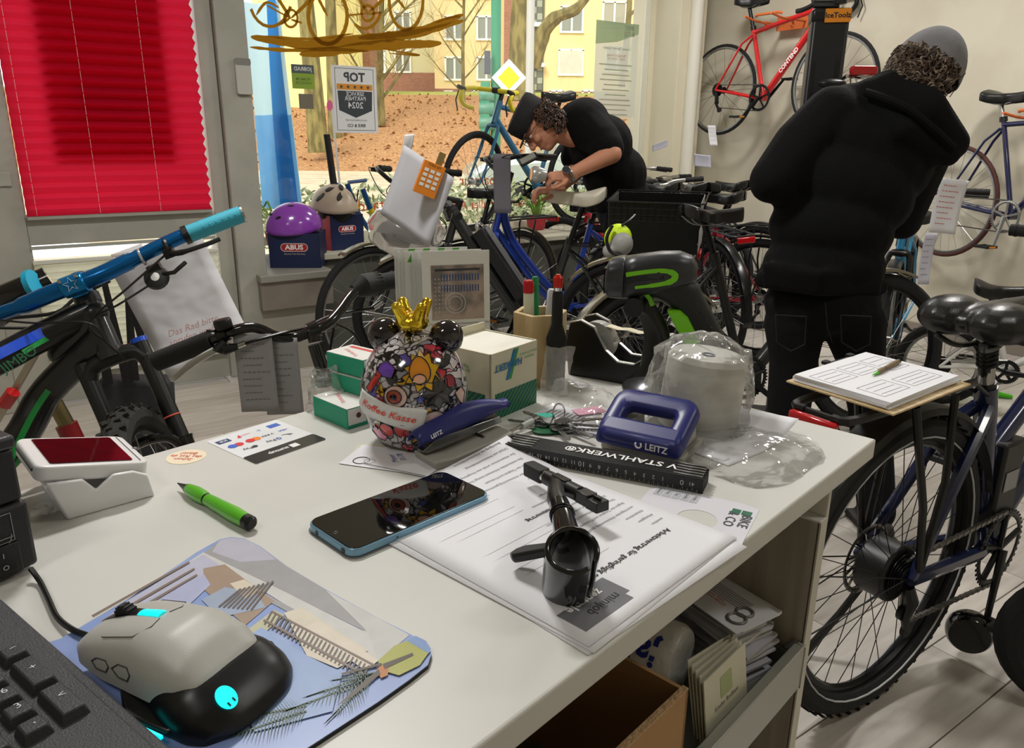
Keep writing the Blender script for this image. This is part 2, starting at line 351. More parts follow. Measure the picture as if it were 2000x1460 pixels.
# door handle, escutcheons
DRED = mat('dark_red_lacquer', '5a1a18', .3)
hp = pq(PQ(428, 332, DQ-.03)); h_ = MB(); hM = RM(hp[0], DQ-.025, hp[2])
hd = MB(hM); hd.cyl((0, 0, 0), (0, -.012, 0), .026, 20); hd.cyl((0, -.01, 0), (0, -.05, 0), .011, 12); hd.tube(spline([(0, -.05, 0), (-.03, -.056, 0), (-.08, -.054, 0), (-.135, -.05, 0)]), .0095, 10)
hd.M = Matrix.Identity(4) @ hM
o = MB(); o.M = hM; hd.build('door_handle', DRED, dr)
for py, rr in ((289, .017), (372, .022)):
    c = pq(PQ(431 if py > 300 else 424, py, DQ-.03)); e = MB(RM(c[0], DQ-.025, c[2])); e.cyl((0, 0, 0), (0, -.009, 0), rr, 20)
    if rr > .02: e.box((0, -.012, -.004), (.006, .006, .016))
    e.build('lock_cover', DRED, dr)
# small wall unit (alarm panel) on the post
ap = pq(PQ(474, 150, DQ-.06)); al = thing('alarm_panel', 'small white alarm panel on the post right of the door', 'alarm', RM(ap[0], DQ-.06, ap[2]))
MB().prism(rrect(.075, .165, .012), 0, .022, MR(rad(90), 'X')).build('panel_case', mat('panel_white', 'b6b6ae', .4), al, bevel=.003)
MB().prism(rrect(.075, .03, .008, cy=.068), .0225, .024, MR(rad(90), 'X')).build('panel_cap', mat('panel_grey', '7d7d78', .4), al)
# small switch plate at the far left
sp = pq(PQ(8, 350, DQ-.03)); sw = thing('switch_plate', 'blank pale plate on the door jamb at the left edge', 'switch', RM(sp[0], DQ-.03, sp[2])); MB().box((0, 0, 0), (.05, .012, .06)).build('plate', FRAMEM, sw, bevel=.003)
# ---------------------------------------------------------------- window bay
ps0 = we; ps1 = pq(PZ(650, 525, .545))[0]
SILLM = mat('sill_stone', '8a8177', .55, vary=.3, vscale=6); SHW = mat('grey_white_panel', '9d9a8e', .6)
struct('trim_3', MB(RMM).box(((we-.06+ps1)/2, (3.97+GQ)/2, .525), (ps1-we+.06, GQ-3.97, .04)), mat('pedestal_top_grey', '8f8d84', .5), bevel=.006)
struct('trim_4', MB(RMM).box(((we-.06+ps1)/2, (3.98+GQ)/2, .43), (ps1-we+.05, GQ-4.0, .15)), SILLM, bevel=.003)
struct('wall_pedestal', MB(RMM).box(((we-.06+ps1)/2-.03, (4.02+GQ)/2, .18), (ps1-we-.03, GQ-4.05, .36)), SHW, smooth=0)
struct('trim_5', MB(RMM).box(((ps1+RP)/2, (4.2+GQ)/2, .585), (RP-ps1, GQ-4.2+.06, .035)), mat('display_shelf_cream', 'b9b5a2', .5), bevel=.005)
struct('wall_window', MB(RMM).box(((ps1+RP)/2, (4.24+GQ)/2, .28), (RP-ps1, GQ-4.24+.05, .57)), mat('under_sill_shade', '5d5e55', .7), smooth=0)  # dark colour carries the shadow on the front below the ledge
# reveal of the bay at the left, lintel, right part of the wall
wx1 = pq(PQ(1262, 150, GQ))[0]
struct('trim_6', MB(RMM).box((we-.03, (DQ+GQ)/2+.12, CEIL/2+.27), (.06, GQ-DQ+.1, CEIL-.54)), FRAMEM, smooth=0)
cq = 4.38
cx0 = pq(PQ(1266, 200, cq+.2))[0]; cx1 = pq(PQ(1300, 150, cq))[0]
struct('wall_column', MB(RMM).box(((wx1+RP)/2+.02, GQ+.05, CEIL/2), (RP-wx1+.1, .2, CEIL)), mat('column_cream', 'd9d2ba', .8), smooth=0)
colm = mat('column_cream', 'd9d2ba', .8)
struct('trim_7', MB(RMM).box((wx1+.16, GQ-.16, CEIL/2), (.28, .3, CEIL)), colm, bevel=.004)
struct('trim_8', MB(RMM).box((wx1+.36, GQ-.1, CEIL/2), (.14, .18, CEIL)), mat('column_cream_shaded', 'b5ac95', .8), bevel=.004)  # column's second face: its shade is put into a darker colour
struct('trim_9', MB(RMM).box(((ps0+wx1)/2, GQ+.02, CEIL-.12), (wx1-ps0+.1, .12, .26)), FRAMEM, smooth=0)
pipe = thing('heating_pipe', 'white painted vertical pipe in the corner left of the red road bike', 'pipe', RM(0, 0, 0))
pp = pq(PQ(1350, 180, GQ-.34)); MB().cyl((pp[0], GQ-.34, 0), (pp[0], GQ-.34, CEIL), .05, 20).build('pipe', mat('pipe_white_gloss', 'e2dfd2', .3), pipe)
mb = MB(); 
for z_ in (.3, 2.5): mb.ring((pp[0], GQ-.34, z_), (0, 0, 1), .054, .008, 20, 6)
mb.build('pipe_clamp', ALU, pipe)
win = thing('window_1', None, None, RM(0, 0, 0)); win['kind'] = 'structure'
MB().box(((ps0+wx1)/2, GQ, (CEIL+.6)/2), (wx1-ps0, .008, CEIL-.6)).build('pane', MATS['window_glass'], win, smooth=0)
fr = MB(); fr.box(((ps0+wx1)/2, GQ, .625), (wx1-ps0, .06, .05)); fr.box((wx1-.015, GQ-.01, CEIL/2+.3), (.05, .07, CEIL-.6))
fr.build('window_frame', mat('window_frame_cream', 'd8d4c0', .5), win, bevel=.003)
bb = pq(PP(1787, 650, RP-.02))
struct('baseboard_right', MB(RMM).box((RP-.009, (GQ+BQ)/2, .04), (.018, GQ-BQ, .08)), mat('baseboard_grey_brown', '8f857b', .5), bevel=.003)
struct('baseboard_door', MB(RMM).box(((LP_+dp0-.08)/2, DQ-.009, .04), (dp0-.08-LP_, .018, .08)), MATS['baseboard_grey_brown'], bevel=.003)
# ceiling lamp fixtures
proto = None
LGLOW = mat('lamp_diffuser_glow', 'fff4e0', .5, emit=2.2)
for i, (p, q, a, b, pw) in enumerate(LAMPS):
    t = thing('ceiling_light', ['ceiling light panel above the counter', 'ceiling light panel behind the camera side of the counter', 'ceiling light panel above the repair area at the right wall', 'ceiling light panel near the window corner', 'ceiling light panel at the back of the shop'][i], 'lamp', RM(p, q, CEIL-.05), 'ceiling light panels')
    MB().box((0, 0, .03), (a+.04, b+.04, .04)).build('lamp_frame', WHT, t, bevel=.004); MB().box((0, 0, .007), (a, b, .006)).build('diffuser', LGLOW, t, smooth=0)
# ================================================================ the counter
cR = D(1712, 857); DA = V((math.cos(rad(47.2)), math.sin(rad(47.2)), 0)); DB = V((math.sin(rad(47.2)), -math.cos(rad(47.2)), 0))   # DA along the long side away from the camera, DB across
DMX = frame_xz((cR.x, cR.y, 0), DA)      # local x = away, local y = to the left; corner at origin
DMX = Matrix(((DA.x, -DB.x, 0, cR.x), (DA.y, -DB.y, 0, cR.y), (0, 0, 1, 0), (0, 0, 0, 1)))
DESKW = mat('counter_top_laminate', 'cfcfca', .38, vary=.04, vscale=8); EDGEW = mat('counter_edge_band', 'c9c5b9', .45)
PANW = two_tone('grey_oak_laminate', '948c80', 'aba396', scale=(14, 14, .6), nscale=5, rough=.6, lo=.3, hi=.7, detail=8)
desk = thing('shop_counter', 'white laminate shop counter with grey wood-grain side panels in the foreground', 'counter', DMX)
L_, W_ = 1.35, .575
MB().box((-L_/2, W_/2, DZ-.0125), (L_, W_, .025)).build('worktop', [DESKW], desk, bevel=.0025)
P0 = D(1610, 985, -.04)
side = MB().box((-.065, W_/2+.004, (DZ-.026)/2), (.019, W_-.05, DZ-.027)); side.build('side_panel', PANW, desk, bevel=.001)
MB().box((-.065, .0255, (DZ-.026)/2), (.0205, .002, DZ-.028)).build('edge_band', EDGEW, desk, smooth=0)
MB().box((-.065-.62, W_/2+.004, (DZ-.026)/2), (.019, W_-.05, DZ-.027)).build('side_panel', PANW, desk, bevel=.001)
MB().box((-.37, W_-.03, (DZ-.026)/2), (.59, .016, DZ-.028)).build('back_panel', PANW, desk, bevel=.001)
MB().box((-.37, W_/2+.02, .12), (.59, W_-.11, .016)).build('shelf', PANW, desk, bevel=.001)
cl = MB(); cl.box((-.10, .045, DZ-.033), (.03, .05, .016)); cl.box((-.112, .022, DZ-.050), (.004, .03, .03)); cl.box((-.120, .022, DZ-.066), (.02, .03, .003)); cl.build('cable_clip', mat('clip_white', 'd5d3cb', .5), desk, bevel=.002, kind='stuff')
# pull-out metal tray with silver front
TRZ = .606
tr = thing('pull_out_tray', 'grey metal pull-out tray with a silver front rail under the counter', 'drawer', DMX)
TRM = mat('tray_grey_metal', '85887f', .4, .35)
MB().box((-.36, .235, TRZ), (.56, .40, .004)).build('tray_floor', TRM, tr, smooth=0)
MB().box((-.36, .028, TRZ+.006), (.57, .014, .062)).build('front_rail', mat('silver_rail', 'b1b3ac', .35, .5), tr, bevel=.002)
MB().prism([(.02, -.025), (.02, .036), (.035, .040), (.06, .004), (.06, -.025)], -.0815, -.0795, Matrix(((0, 0, 1, 0), (1, 0, 0, 0), (0, 1, 0, TRZ), (0, 0, 0, 1)))).build('rail_end', ALU, tr, smooth=0)
MB().box((-.083, .23, TRZ+.012), (.004, .40, .02)).box((-.637, .23, TRZ+.012), (.004, .40, .02)).build('side_wall', TRM, tr, smooth=0, kind='stuff')
# ================================================================ things on the counter
def plate(mb, poly, z0, z1): return mb.prism(poly, z0, z1)
# ---- printer
pcn = D(80, 1108); pM = frame_xz(pcn, (-.55, -.835, 0))     # x towards the camera, y to the right -> body at y>0 flipped
pM = Matrix(((-.55, -.835, 0, pcn.x), (-.835, .55, 0, pcn.y), (0, 0, 1, DZ), (0, 0, 0, 1)))
pr_ = thing('receipt_printer', 'black boxy printer at the left edge of the counter with a rocker switch', 'printer', pM)
PRB = mat('printer_black', '1b1c1e', .5, bump=.1, bscale=500)
MB().box((.12, .1, .033), (.24, .2, .058)).build('lower_case', PRB, pr_, bevel=.004)
MB().box((.12, .1, .085), (.236, .196, .044)).build('upper_case', PRB, pr_, bevel=.003)
MB().box((.12, .1, .1125), (.24, .2, .011)).build('lid', mat('printer_lid', '2b2c30', .42, bump=.1, bscale=500), pr_, bevel=.003)
FM = Matrix(((1, 0, 0, 0), (0, 0, -1, 0), (0, 1, 0, 0), (0, 0, 0, 1)))     # local xy of a face lying in the x-z plane
MB().box((.026, -.0012, .019), (.026, .003, .026)).build('switch_frame', mat('switch_recess', '0b0b0c', .4), pr_, bevel=.001)
MB().hexa([(.017, -.0035, .009), (.035, -.0035, .009), (.035, .004, .009), (.017, .004, .009)], [(.017, -.0015, .029), (.035, -.0015, .029), (.035, .004, .029), (.017, .004, .029)]).build('rocker_switch', BLK, pr_, bevel=.0006)
FF = Matrix(((-1, 0, 0, 0), (0, 0, 1, -.005), (0, 1, 0, 0), (0, 0, 0, 1)))
LG = mat('light_print', 'c9cbcd', .6)
text('I', .006, MT(.026, -.0036, .024) @ Matrix(((-1, 0, 0, 0), (0, 0, 1, 0), (0, 1, 0, 0), (0, 0, 0, 1))), LG, pr_, 'switch_mark'); text('O', .006, MT(.026, -.0042, .014) @ Matrix(((-1, 0, 0, 0), (0, 0, 1, 0), (0, 1, 0, 0), (0, 0, 0, 1))), LG, pr_, 'switch_mark')
lb = MB(MT(.027, -.0007, .045))
for x0, x1, z0, z1 in ((-.0125, .0125, .0115, .012), (-.0125, .0125, -.012, -.0115), (-.0125, -.012, -.012, .012), (.012, .0125, -.012, .012), (-.0125, .0125, -.0085, -.008)): lb.box(((x0+x1)/2, 0, (z0+z1)/2), (x1-x0, .0004, z1-z0))
lb.ring((0, 0, -.006), (0, 1, 0), .0105, .0004, 16, 4, 0, math.pi, ref=(1, 0, 0)); lb.build('rating_emblem', mat('grey_print', '9a9ca0', .6), pr_, smooth=0, kind='stuff')
# cable of the mouse
cbl = MB(); cbl.tube(spline([D(60, 1110, .01), D(78, 1135, .004), D(95, 1170, .004), D(112, 1205, .004), D(140, 1228, .006), D(170, 1240, .008), D(205, 1250, .016)], 6), .0022, 8)
tag(cbl.build('mouse_cable', BLK), 'thin black cable running from the printer to the grey mouse', 'cable')
# ---- card terminal in white dock
A, B = D(303, 968), D(104, 1024)
dM = frame_xz((B+(A-B)/2), (A-B)); dl = (A-B).length
ct = thing('card_terminal_dock', 'white charging dock holding a card reader beside the black printer', 'dock', dM)
wd = .106
DW = mat('terminal_white', 'e3e3e4', .32)
def zt(x): return .027+(dl/2-x)/dl*.028
dk = MB()
x0, x1 = -dl/2, dl/2
prof = [(x0+.012, 0), (x1, 0), (x1-.004, .024), (x1-.016, .031), (x1-.034, .033), (x1-.050, .022), (x0+.03, .036), (x0, .040), (x0+.002, .034)]
for y0, y1 in ((0, .006), (wd-.006, wd)): dk.prism(prof, -y1, -y0, Matrix(((1, 0, 0, 0), (0, 0, -1, 0), (0, 1, 0, 0), (0, 0, 0, 1))))
dk.box((.005, wd/2, .002), (dl-.012, wd-.01, .004)); dk.prism([(x1-.03, 0), (x1, 0), (x1-.004, .021), (x1-.018, .026), (x1-.034, .024)], -wd+.004, -.004, Matrix(((1, 0, 0, 0), (0, 0, -1, 0), (0, 1, 0, 0), (0, 0, 0, 1))))
dk.build('dock_shell', DW, ct, bevel=.0022, bseg=3)
tM = dM @ MT(x0-.006, wd/2, .041) @ MR(rad(13), 'Y')
td = thing('card_reader', 'white card reader with dark touch screen tilted in the dock', 'card reader', tM)
bd = MB().prism(rrect(.098, .092, .010, cx=.048), 0, .015); bd.build('reader_body', DW, td, bevel=.0025, bseg=3)
MB().prism(rrect(.072, .078, .003, cx=.047), .0151, .0158).build('screen', mat('dark_glass_screen', '0c0e12', .06, coat=.6), td, smooth=0)
MB().box((.0895, 0, .0154), (.0006, .08, .0006)).build('seam', mat('seam_grey', '55565a', .5), td, smooth=0)
MB().box((-.0014, -.0, .0085), (.0015, .066, .0028)).build('card_slot', mat('slot_dark', '3a3b3f', .5), td, smooth=0)
MB().ring((.097, 0, .0153), (0, 0, 1), .003, .0004, 10, 4).box((.097, .0, .0153), (.002, .006, .0004)).build('contactless_mark', GREYINK, td, smooth=0, kind='stuff')
uc = MB(); uc.tube(spline([D(60, 1003, .008), D(72, 1000, .008), D(85, 990, .008), D(100, 985, .012)], 5), .0032, 8); uc.box(tuple(D(86, 992, .008)), (.012, .012, .007)); tag(uc.build('charging_cable', WHT), 'short white charging cable plugged into the card dock', 'cable')
# ---- sticker note
s1 = thing('round_sticker', 'cream oval sticker with red handwriting on the counter', 'sticker', MT(*D(364, 892)) @ MR(rad(8), 'Z'))
MB().prism([(.021*math.cos(k*math.pi/16), .0205*math.sin(k*math.pi/16)) for k in range(32)], 0, .0005).build('sticker', mat('cream_sticker', 'eadcc0', .6), s1, smooth=0)
text('Schon\ndas Rat da\nBlatt?', .0085, MT(0, .001, .0008) @ MR(rad(170), 'Z'), REDINK, s1, shear=.2)
# ---- payment logos card
a = D(418, 858); b = D(350-15, 900)
pm = thing('payment_sticker', 'white and black card with payment logos stuck on the counter', 'sticker', frame_xz(D(500, 907), D(638, 858)-D(500, 907)))
pw, ph = (D(638, 858)-D(500, 907)).length, (D(500, 907)-D(418, 858)).length
MB().prism(rrect(pw, ph, .004, cx=pw/2, cy=ph/2), 0, .0006).build('white_card', mat('card_white', 'e6e8ec', .35), pm, smooth=0)
MB().prism(rrect(pw, .026, .003, cx=pw/2, cy=.013), .0006, .0009).build('black_stripe', mat('card_black', '222224', .3), pm, smooth=0)
RZ = MR(math.pi, 'Z')
text('sumup', .010, MT(pw*.40, .0125, .0012) @ RZ, mat('print_white', 'f0f0f0', .5), pm, bold=.02)
MB().box((pw*.62, .0125, .0011), (.010, .010, .0004)).build('logo_square', MATS['print_white'], pm, smooth=0)
def colour(n, c): return mat('print_'+n, c, .5)
def disc(mb, x, y, r, z=.0008, n=14): return mb.prism([(x+r*math.cos(2*math.pi*k/n), y+r*math.sin(2*math.pi*k/n)) for k in range(n)], z, z+.0003)
y1, y2, y3 = ph*.44, ph*.63, ph*.84
text('Pay', .009, MT(pw*.20, y1, .001) @ RZ, INK, pm); text('Pay', .009, MT(pw*.52, y1, .001) @ RZ, INK, pm)
text('G', .009, MT(pw*.63, y1, .001) @ RZ, colour('blue', '3a62c8'), pm, bold=.02)
mbk = MB(); disc(mbk, pw*.295, y1, .0032); mbk.build('fruit_mark', INK, pm, smooth=0)
for i in range(3): MB().ring((pw*.80-i*.0035, y1, .0008), (0, 0, 1), .003+i*.0015, .0003, 8, 4, -1, 1).build('contactless_wave', INK, pm, smooth=0)
for (x, y, c1, c2) in ((.12, y2, 'blue', 'red'), (.36, y2, 'red', 'orange')):
    k1 = MB(); disc(k1, pw*x, y, .0055); k1.build('logo_disc', colour(c1, {'blue': '2b4fb5', 'red': 'd8242e'}[c1]), pm, smooth=0)
    k2 = MB(); disc(k2, pw*x+.008, y, .0055, .00075); k2.build('logo_disc', colour(c2, {'red': 'd8242e', 'orange': 'ee8a1e'}[c2]), pm, smooth=0)
text('V PAY', .0062, MT(pw*.60, y2, .001) @ RZ, INK, pm, bold=.02); text('VISA', .0062, MT(pw*.83, y2, .001) @ RZ, colour('blue', '2b4fb5'), pm, bold=.01)
MB().box((pw*.13, y3, .0008), (.016, .010, .0004)).build('logo_block', colour('navy', '22406e'), pm, smooth=0); text('JCB', .006, MT(pw*.13, y3, .0012) @ RZ, MATS['print_white'], pm, bold=.02)
MB().poly([(pw*.30, y3-.004, .0009), (pw*.36, y3-.004, .0009), (pw*.36, y3+.005, .0009)]).build('logo_wedge', colour('red', 'd8242e'), pm, smooth=0)
text('maestro', .0045, MT(pw*.42, y3, .001) @ RZ, colour('red', 'd8242e'), pm); text('D', .006, MT(pw*.62, y3, .001) @ RZ, colour('blue', '2b4fb5'), pm)
MB().box((pw*.84, y3, .0008), (.015, .010, .0004)).build('logo_block', colour('mid_blue', '3763c0'), pm, smooth=0)
# ---- green pen
def pen_at(a, b, name, label, body, tipm, r=.0055):
    t = thing(name, label, 'pen', frame_xz(a, b-a)); L = (b-a).length; MX = Matrix(((0, 0, 1, 0), (1, 0, 0, 0), (0, 1, 0, 0), (0, 0, 0, 1)))
    MB().lathe([(.0006, 0), (.0012, .004), (.0032, .014), (r*.9, .022)], 16, MX).build('pen_tip', tipm, t)
    MB().lathe([(r*.9, .022), (r*1.15, .036), (r*1.1, .050), (r*.95, .055)], 18, MX).lathe([(r*.95, .058), (r*1.05, .075), (r*1.2, .105), (r*1.1, L-.010)], 18, MX).build('barrel', body, t)
    MB().lathe([(r*.9, .055), (r*.9, .058)], 18, MX).lathe([(r*1.1, L-.010), (r*1.1, L-.003), (r*.7, L)], 18, MX).build('cap_ring', BLK, t, kind='stuff'); return t
GRN = mat('bright_green_plastic', '5cb82a', .25, coat=.4)
pen_at(D(347, 943, .007), D(493, 1023, .008), 'ballpoint_pen', 'bright green ballpoint pen lying on the counter beside the card dock', GRN, DRK, .0062)
# ---- mouse mat, drawn as a flat print of a seaside hotel terrace
mpt = [D(*p) for p in ((-20, 1297), (120, 1255), (250, 1178), (385, 1085), (452, 1056), (500, 1070), (560, 1112), (640, 1160), (740, 1215), (810, 1252), (840, 1278), (838, 1300), (800, 1335), (740, 1375), (600, 1470), (500, 1545), (400, 1600))]
mo = D(452, 1056); mmM = frame_xz(mo, D(838, 1284)-mo); mmI = mmM.inverted()
mm = thing('mouse_mat', 'mouse mat printed with a sea view terrace and palm under the mouse', 'mouse mat', mmM)
def mloc(px, py, h=0): q = mmI @ D(px, py); return (q.x, q.y, h)
def matprint():
    m, nt, b = nodes_of('mat_photo_print', .35); tc = nn(nt, 'TexCoord'); sp_ = nn(nt, 'SeparateXYZ'); nt.links.new(tc.outputs['Object'], sp_.inputs[0])
    n = nn(nt, 'TexNoise'); n.inputs['Scale'].default_value = 9; n.inputs['Detail'].default_value = 3; nt.links.new(tc.outputs['Object'], n.inputs[0])
    c = ramp(nt, n.outputs['Fac'], [(.35, '8d9fd0'), (.6, '7f97cf'), (.75, 'a4b6d8')]); nt.links.new(c, b.inputs['Base Color']); return m
poly = [mloc(q[0], q[1]) for q in ((-20, 1297), (120, 1255), (250, 1178), (385, 1085), (430, 1060), (452, 1055), (478, 1058), (510, 1074), (560, 1112), (640, 1160), (740, 1215), (800, 1245), (830, 1262), (843, 1284), (836, 1306), (800, 1335), (740, 1378), (600, 1470), (500, 1545), (300, 1700), (-20, 1700))][::-1]
MB().prism([(p[0], p[1]) for p in poly], 0, .003).build('rubber_base', [BLKM], mm, smooth=0)
MB().prism([(p[0], p[1]) for p in poly], .003, .0036).build('printed_face', [matprint()], mm, smooth=0)
ZP = [.0037]
def mpr(name, pts, c, dz=.00006):
    ZP[0] += dz; q = [mloc(x, y, ZP[0]) for x, y in pts]; mb = MB().poly(q)
    mb.f = [f if (V(q[1])-V(q[0])).cross(V(q[2])-V(q[1])).z > 0 else tuple(reversed(f)) for f in mb.f]
    return mb.build(name, c, mm, smooth=0)
def mprs(name, polys, c):
    ZP[0] += .00006; mb = MB()
    for pts in polys: mb.poly([mloc(x, y, ZP[0]) for x, y in pts])
    return mb.build(name, c, mm, smooth=0, kind='stuff')
def pc(n, c): return mat('mat_print_'+n, c, .4, vary=.12, vscale=60)
mpr('print_area', [(398, 1088), (430, 1062), (452, 1057), (480, 1060), (510, 1076), (560, 1113), (640, 1161), (676, 1190), (720, 1244), (560, 1165)], pc('grey', '9a9a9d'))
mpr('print_area', [(430, 1062), (452, 1057), (480, 1060), (510, 1076), (540, 1100), (470, 1105), (415, 1085)], pc('pale_lilac', 'b2b2c2'))
mpr('print_area', [(636, 1160), (740, 1216), (800, 1248), (738, 1302), (700, 1270), (676, 1240), (716, 1240)], pc('pale', 'c4c5c3'))
mpr('print_area', [(330, 1130), (398, 1086), (560, 1165), (720, 1246), (740, 1302), (700, 1278), (520, 1165)], pc('white', 'c9cac8'))
mpr('print_area', [(498, 1160), (520, 1168), (690, 1260), (708, 1280), (640, 1245), (520, 1180)], pc('grey2', '9c9ca0'))
mpr('print_area', [(250, 1182), (398, 1090), (440, 1118), (400, 1135), (350, 1165), (300, 1195), (180, 1240)], pc('lavender', 'b6b8ce'))
mpr('print_area', [(398, 1118), (440, 1110), (536, 1182), (480, 1230), (440, 1195), (400, 1160)], pc('brown', '9c8672'))
mpr('print_area', [(300, 1175), (400, 1130), (412, 1150), (350, 1210), (230, 1260), (200, 1240)], pc('lavender2', 'aab0d2'))
mpr('print_area', [(440, 1155), (500, 1165), (520, 1195), (430, 1215), (395, 1180)], pc('blue_wall', '98a7c0'))
mpr('print_area', [(450, 1148), (478, 1140), (510, 1162), (480, 1178)], pc('cream', 'd9cdb8'))
mpr('print_area', [(470, 1250), (536, 1200), (556, 1210), (500, 1262)], pc('olive', 'b9b99a'))
mpr('print_area', [(556, 1206), (590, 1195), (720, 1280), (660, 1315), (600, 1290)], pc('cream2', 'd3cbb9'))
mpr('print_area', [(590, 1235), (625, 1222), (740, 1300), (715, 1320)], pc('cream3', 'd9cfbf'))
mpr('print_area', [(470, 1262), (512, 1235), (600, 1290), (670, 1325), (650, 1400), (500, 1440), (430, 1330)], pc('sky', '8fa8d4'))
mprs('print_slats', [[(530+i*7.6, 1204+i*4.2), (533+i*7.6, 1206+i*4.2), (519+i*7.6, 1231+i*4.2), (516+i*7.6, 1229+i*4.2)] for i in range(26)], pc('dark_slat', '5c5350'))
mprs('print_slats', [[(470+i*9, 1158+i*0-i*2.2), (473+i*9, 1160-i*2.2), (430+i*9, 1196-i*2.2+i*3), (427+i*9, 1194-i*2.2+i*3)] for i in range(8)], pc('dark_slat', '5c5350'))
mprs('print_beams', [[(515, 1222), (518, 1219), (725, 1332), (722, 1336)], [(530, 1204), (533, 1202), (740, 1312), (737, 1315)], [(200, 1222), (380, 1118), (382, 1121), (204, 1226)], [(215, 1230), (385, 1130), (387, 1133), (220, 1234)], [(180, 1212), (370, 1105), (372, 1108), (184, 1216)]], pc('beam', '7c6c62'))
mpr('print_area', [(738, 1302), (770, 1272), (795, 1262), (838, 1285), (820, 1310), (780, 1330), (752, 1322)], pc('lime', 'a9ac52'))
mpr('print_area', [(795, 1262), (812, 1252), (832, 1262), (842, 1278), (838, 1287)], pc('blue_corner', '7d9acb'))
mpr('print_area', [(735, 1320), (745, 1310), (760, 1313), (758, 1330), (745, 1336)], pc('orange', 'b9763c'))
rnd = random.Random(3); fr_ = []
def frond(x0, y0, x1, y1, w, n=22):
    dx, dy = x1-x0, y1-y0; L = math.hypot(dx, dy); nx, ny = -dy/L, dx/L
    fr_.append([(x0-nx*2, y0-ny*2), (x0+nx*2, y0+ny*2), (x1+nx, y1+ny), (x1-nx, y1-ny)])
    for i in range(n):
        t = (i+.5)/n; s_ = w*math.sin(math.pi*min(1, t*1.1+.15)); bx, by = x0+dx*t, y0+dy*t
        for sg in (1, -1):
            ex, ey = bx+dx/L*w*.5+nx*s_*sg*rnd.uniform(.8, 1.1), by+dy/L*w*.5+ny*s_*sg; fr_.append([(bx-1, by), (bx+1.2, by+1), (ex, ey)])
frond(740, 1325, 600, 1372, 30); frond(730, 1335, 560, 1400, 28); frond(600, 1390, 440, 1420, 34, 26); frond(740, 1325, 650, 1340, 20); frond(720, 1340, 640, 1420, 30); frond(600, 1400, 420, 1460, 40, 26)
mprs('print_palm', fr_, pc('palm', '5f7466'))
mprs('print_beams', [[(752, 1318), (748, 1308), (806, 1286), (808, 1291)], [(740, 1318), (744, 1328), (690, 1372), (660, 1390), (700, 1352)], [(670, 1330), (668, 1326), (745, 1306), (747, 1310)]], pc('trunk', '4f4438'))
# ---- keyboard
kp = [D(35, 1238), D(275, 1458)]; kM = frame_xz(kp[0]+V((0, 0, .004)), kp[1]-kp[0])
kb = thing('keyboard', 'dark grey computer keyboard cut off at the bottom left corner', 'keyboard', kM)
KB = mat('keyboard_dark', '3a3b3e', .55, bump=.2, bscale=800); KC = mat('keycap_dark', '2f3033', .5, bump=.1, bscale=700)
MB().box((.13, -.17, .009), (.30, .34, .018)).box((.13, -.172, .0205), (.296, .33, .004)).build('keyboard_case', KB, kb, bevel=.003)
MB().box((.12, -.165, .0175), (.275, .29, .001)).build('key_well', mat('key_well', '141415', .6), kb, smooth=0)
def key(x, y, w, h, leg=None, dx=0):
    mb = MB(); a_, b_ = (w-.003)/2, (h-.003)/2; i_ = .0025
    mb.hexa([(-a_, -b_, 0), (a_, -b_, 0), (a_, b_, 0), (-a_, b_, 0)], [(-a_+i_, -b_+i_, .008), (a_-i_, -b_+i_, .008), (a_-i_, b_-i_, .008), (-a_+i_, b_-i_, .008)])
    mb.M = MT(x, y, .021); mb.v = [MT(x, y, .021) @ p for p in mb.v]
    k = mb.build('key', KC, kb, bevel=.001)
    if leg: text(leg, .0075, MT(x-.002, y+.001, .0293) @ MR(rad(95), 'Z'), LG, k, 'key_legend')
    return k
# number pad: x runs along the case edge towards the camera, rows across
KX0, KP = .030, .0195
rows = [('\u2212', '*', '/', 'Num'), ('+', '9', '8', '7'), (None, '6', '5', '4'), ('\u21b5', '3', '2', '1'), (None, ',', '0', None)]
KX = .043
key(KX-.012, -.030, .026, .019, ')')
for j in range(1, 7): key(KX-.012, -.034-j*KP*1.0, .018, .0185)
for i, rw in enumerate(rows):
    for j, lg_ in enumerate(rw):
        x = KX+.026+i*KP; y = -.024-j*KP
        if lg_ is None: continue
        if lg_ in ('+', '\u21b5'): key(x+KP/2, y, KP*2, KP, lg_ if lg_ == '+' else '<')
        else: key(x, y, KP, KP, lg_ if len(lg_) < 3 else None)
for i in range(9):
    for j in range(4, 14): key(KX+.026+i*KP, -.03-j*KP, KP, KP)
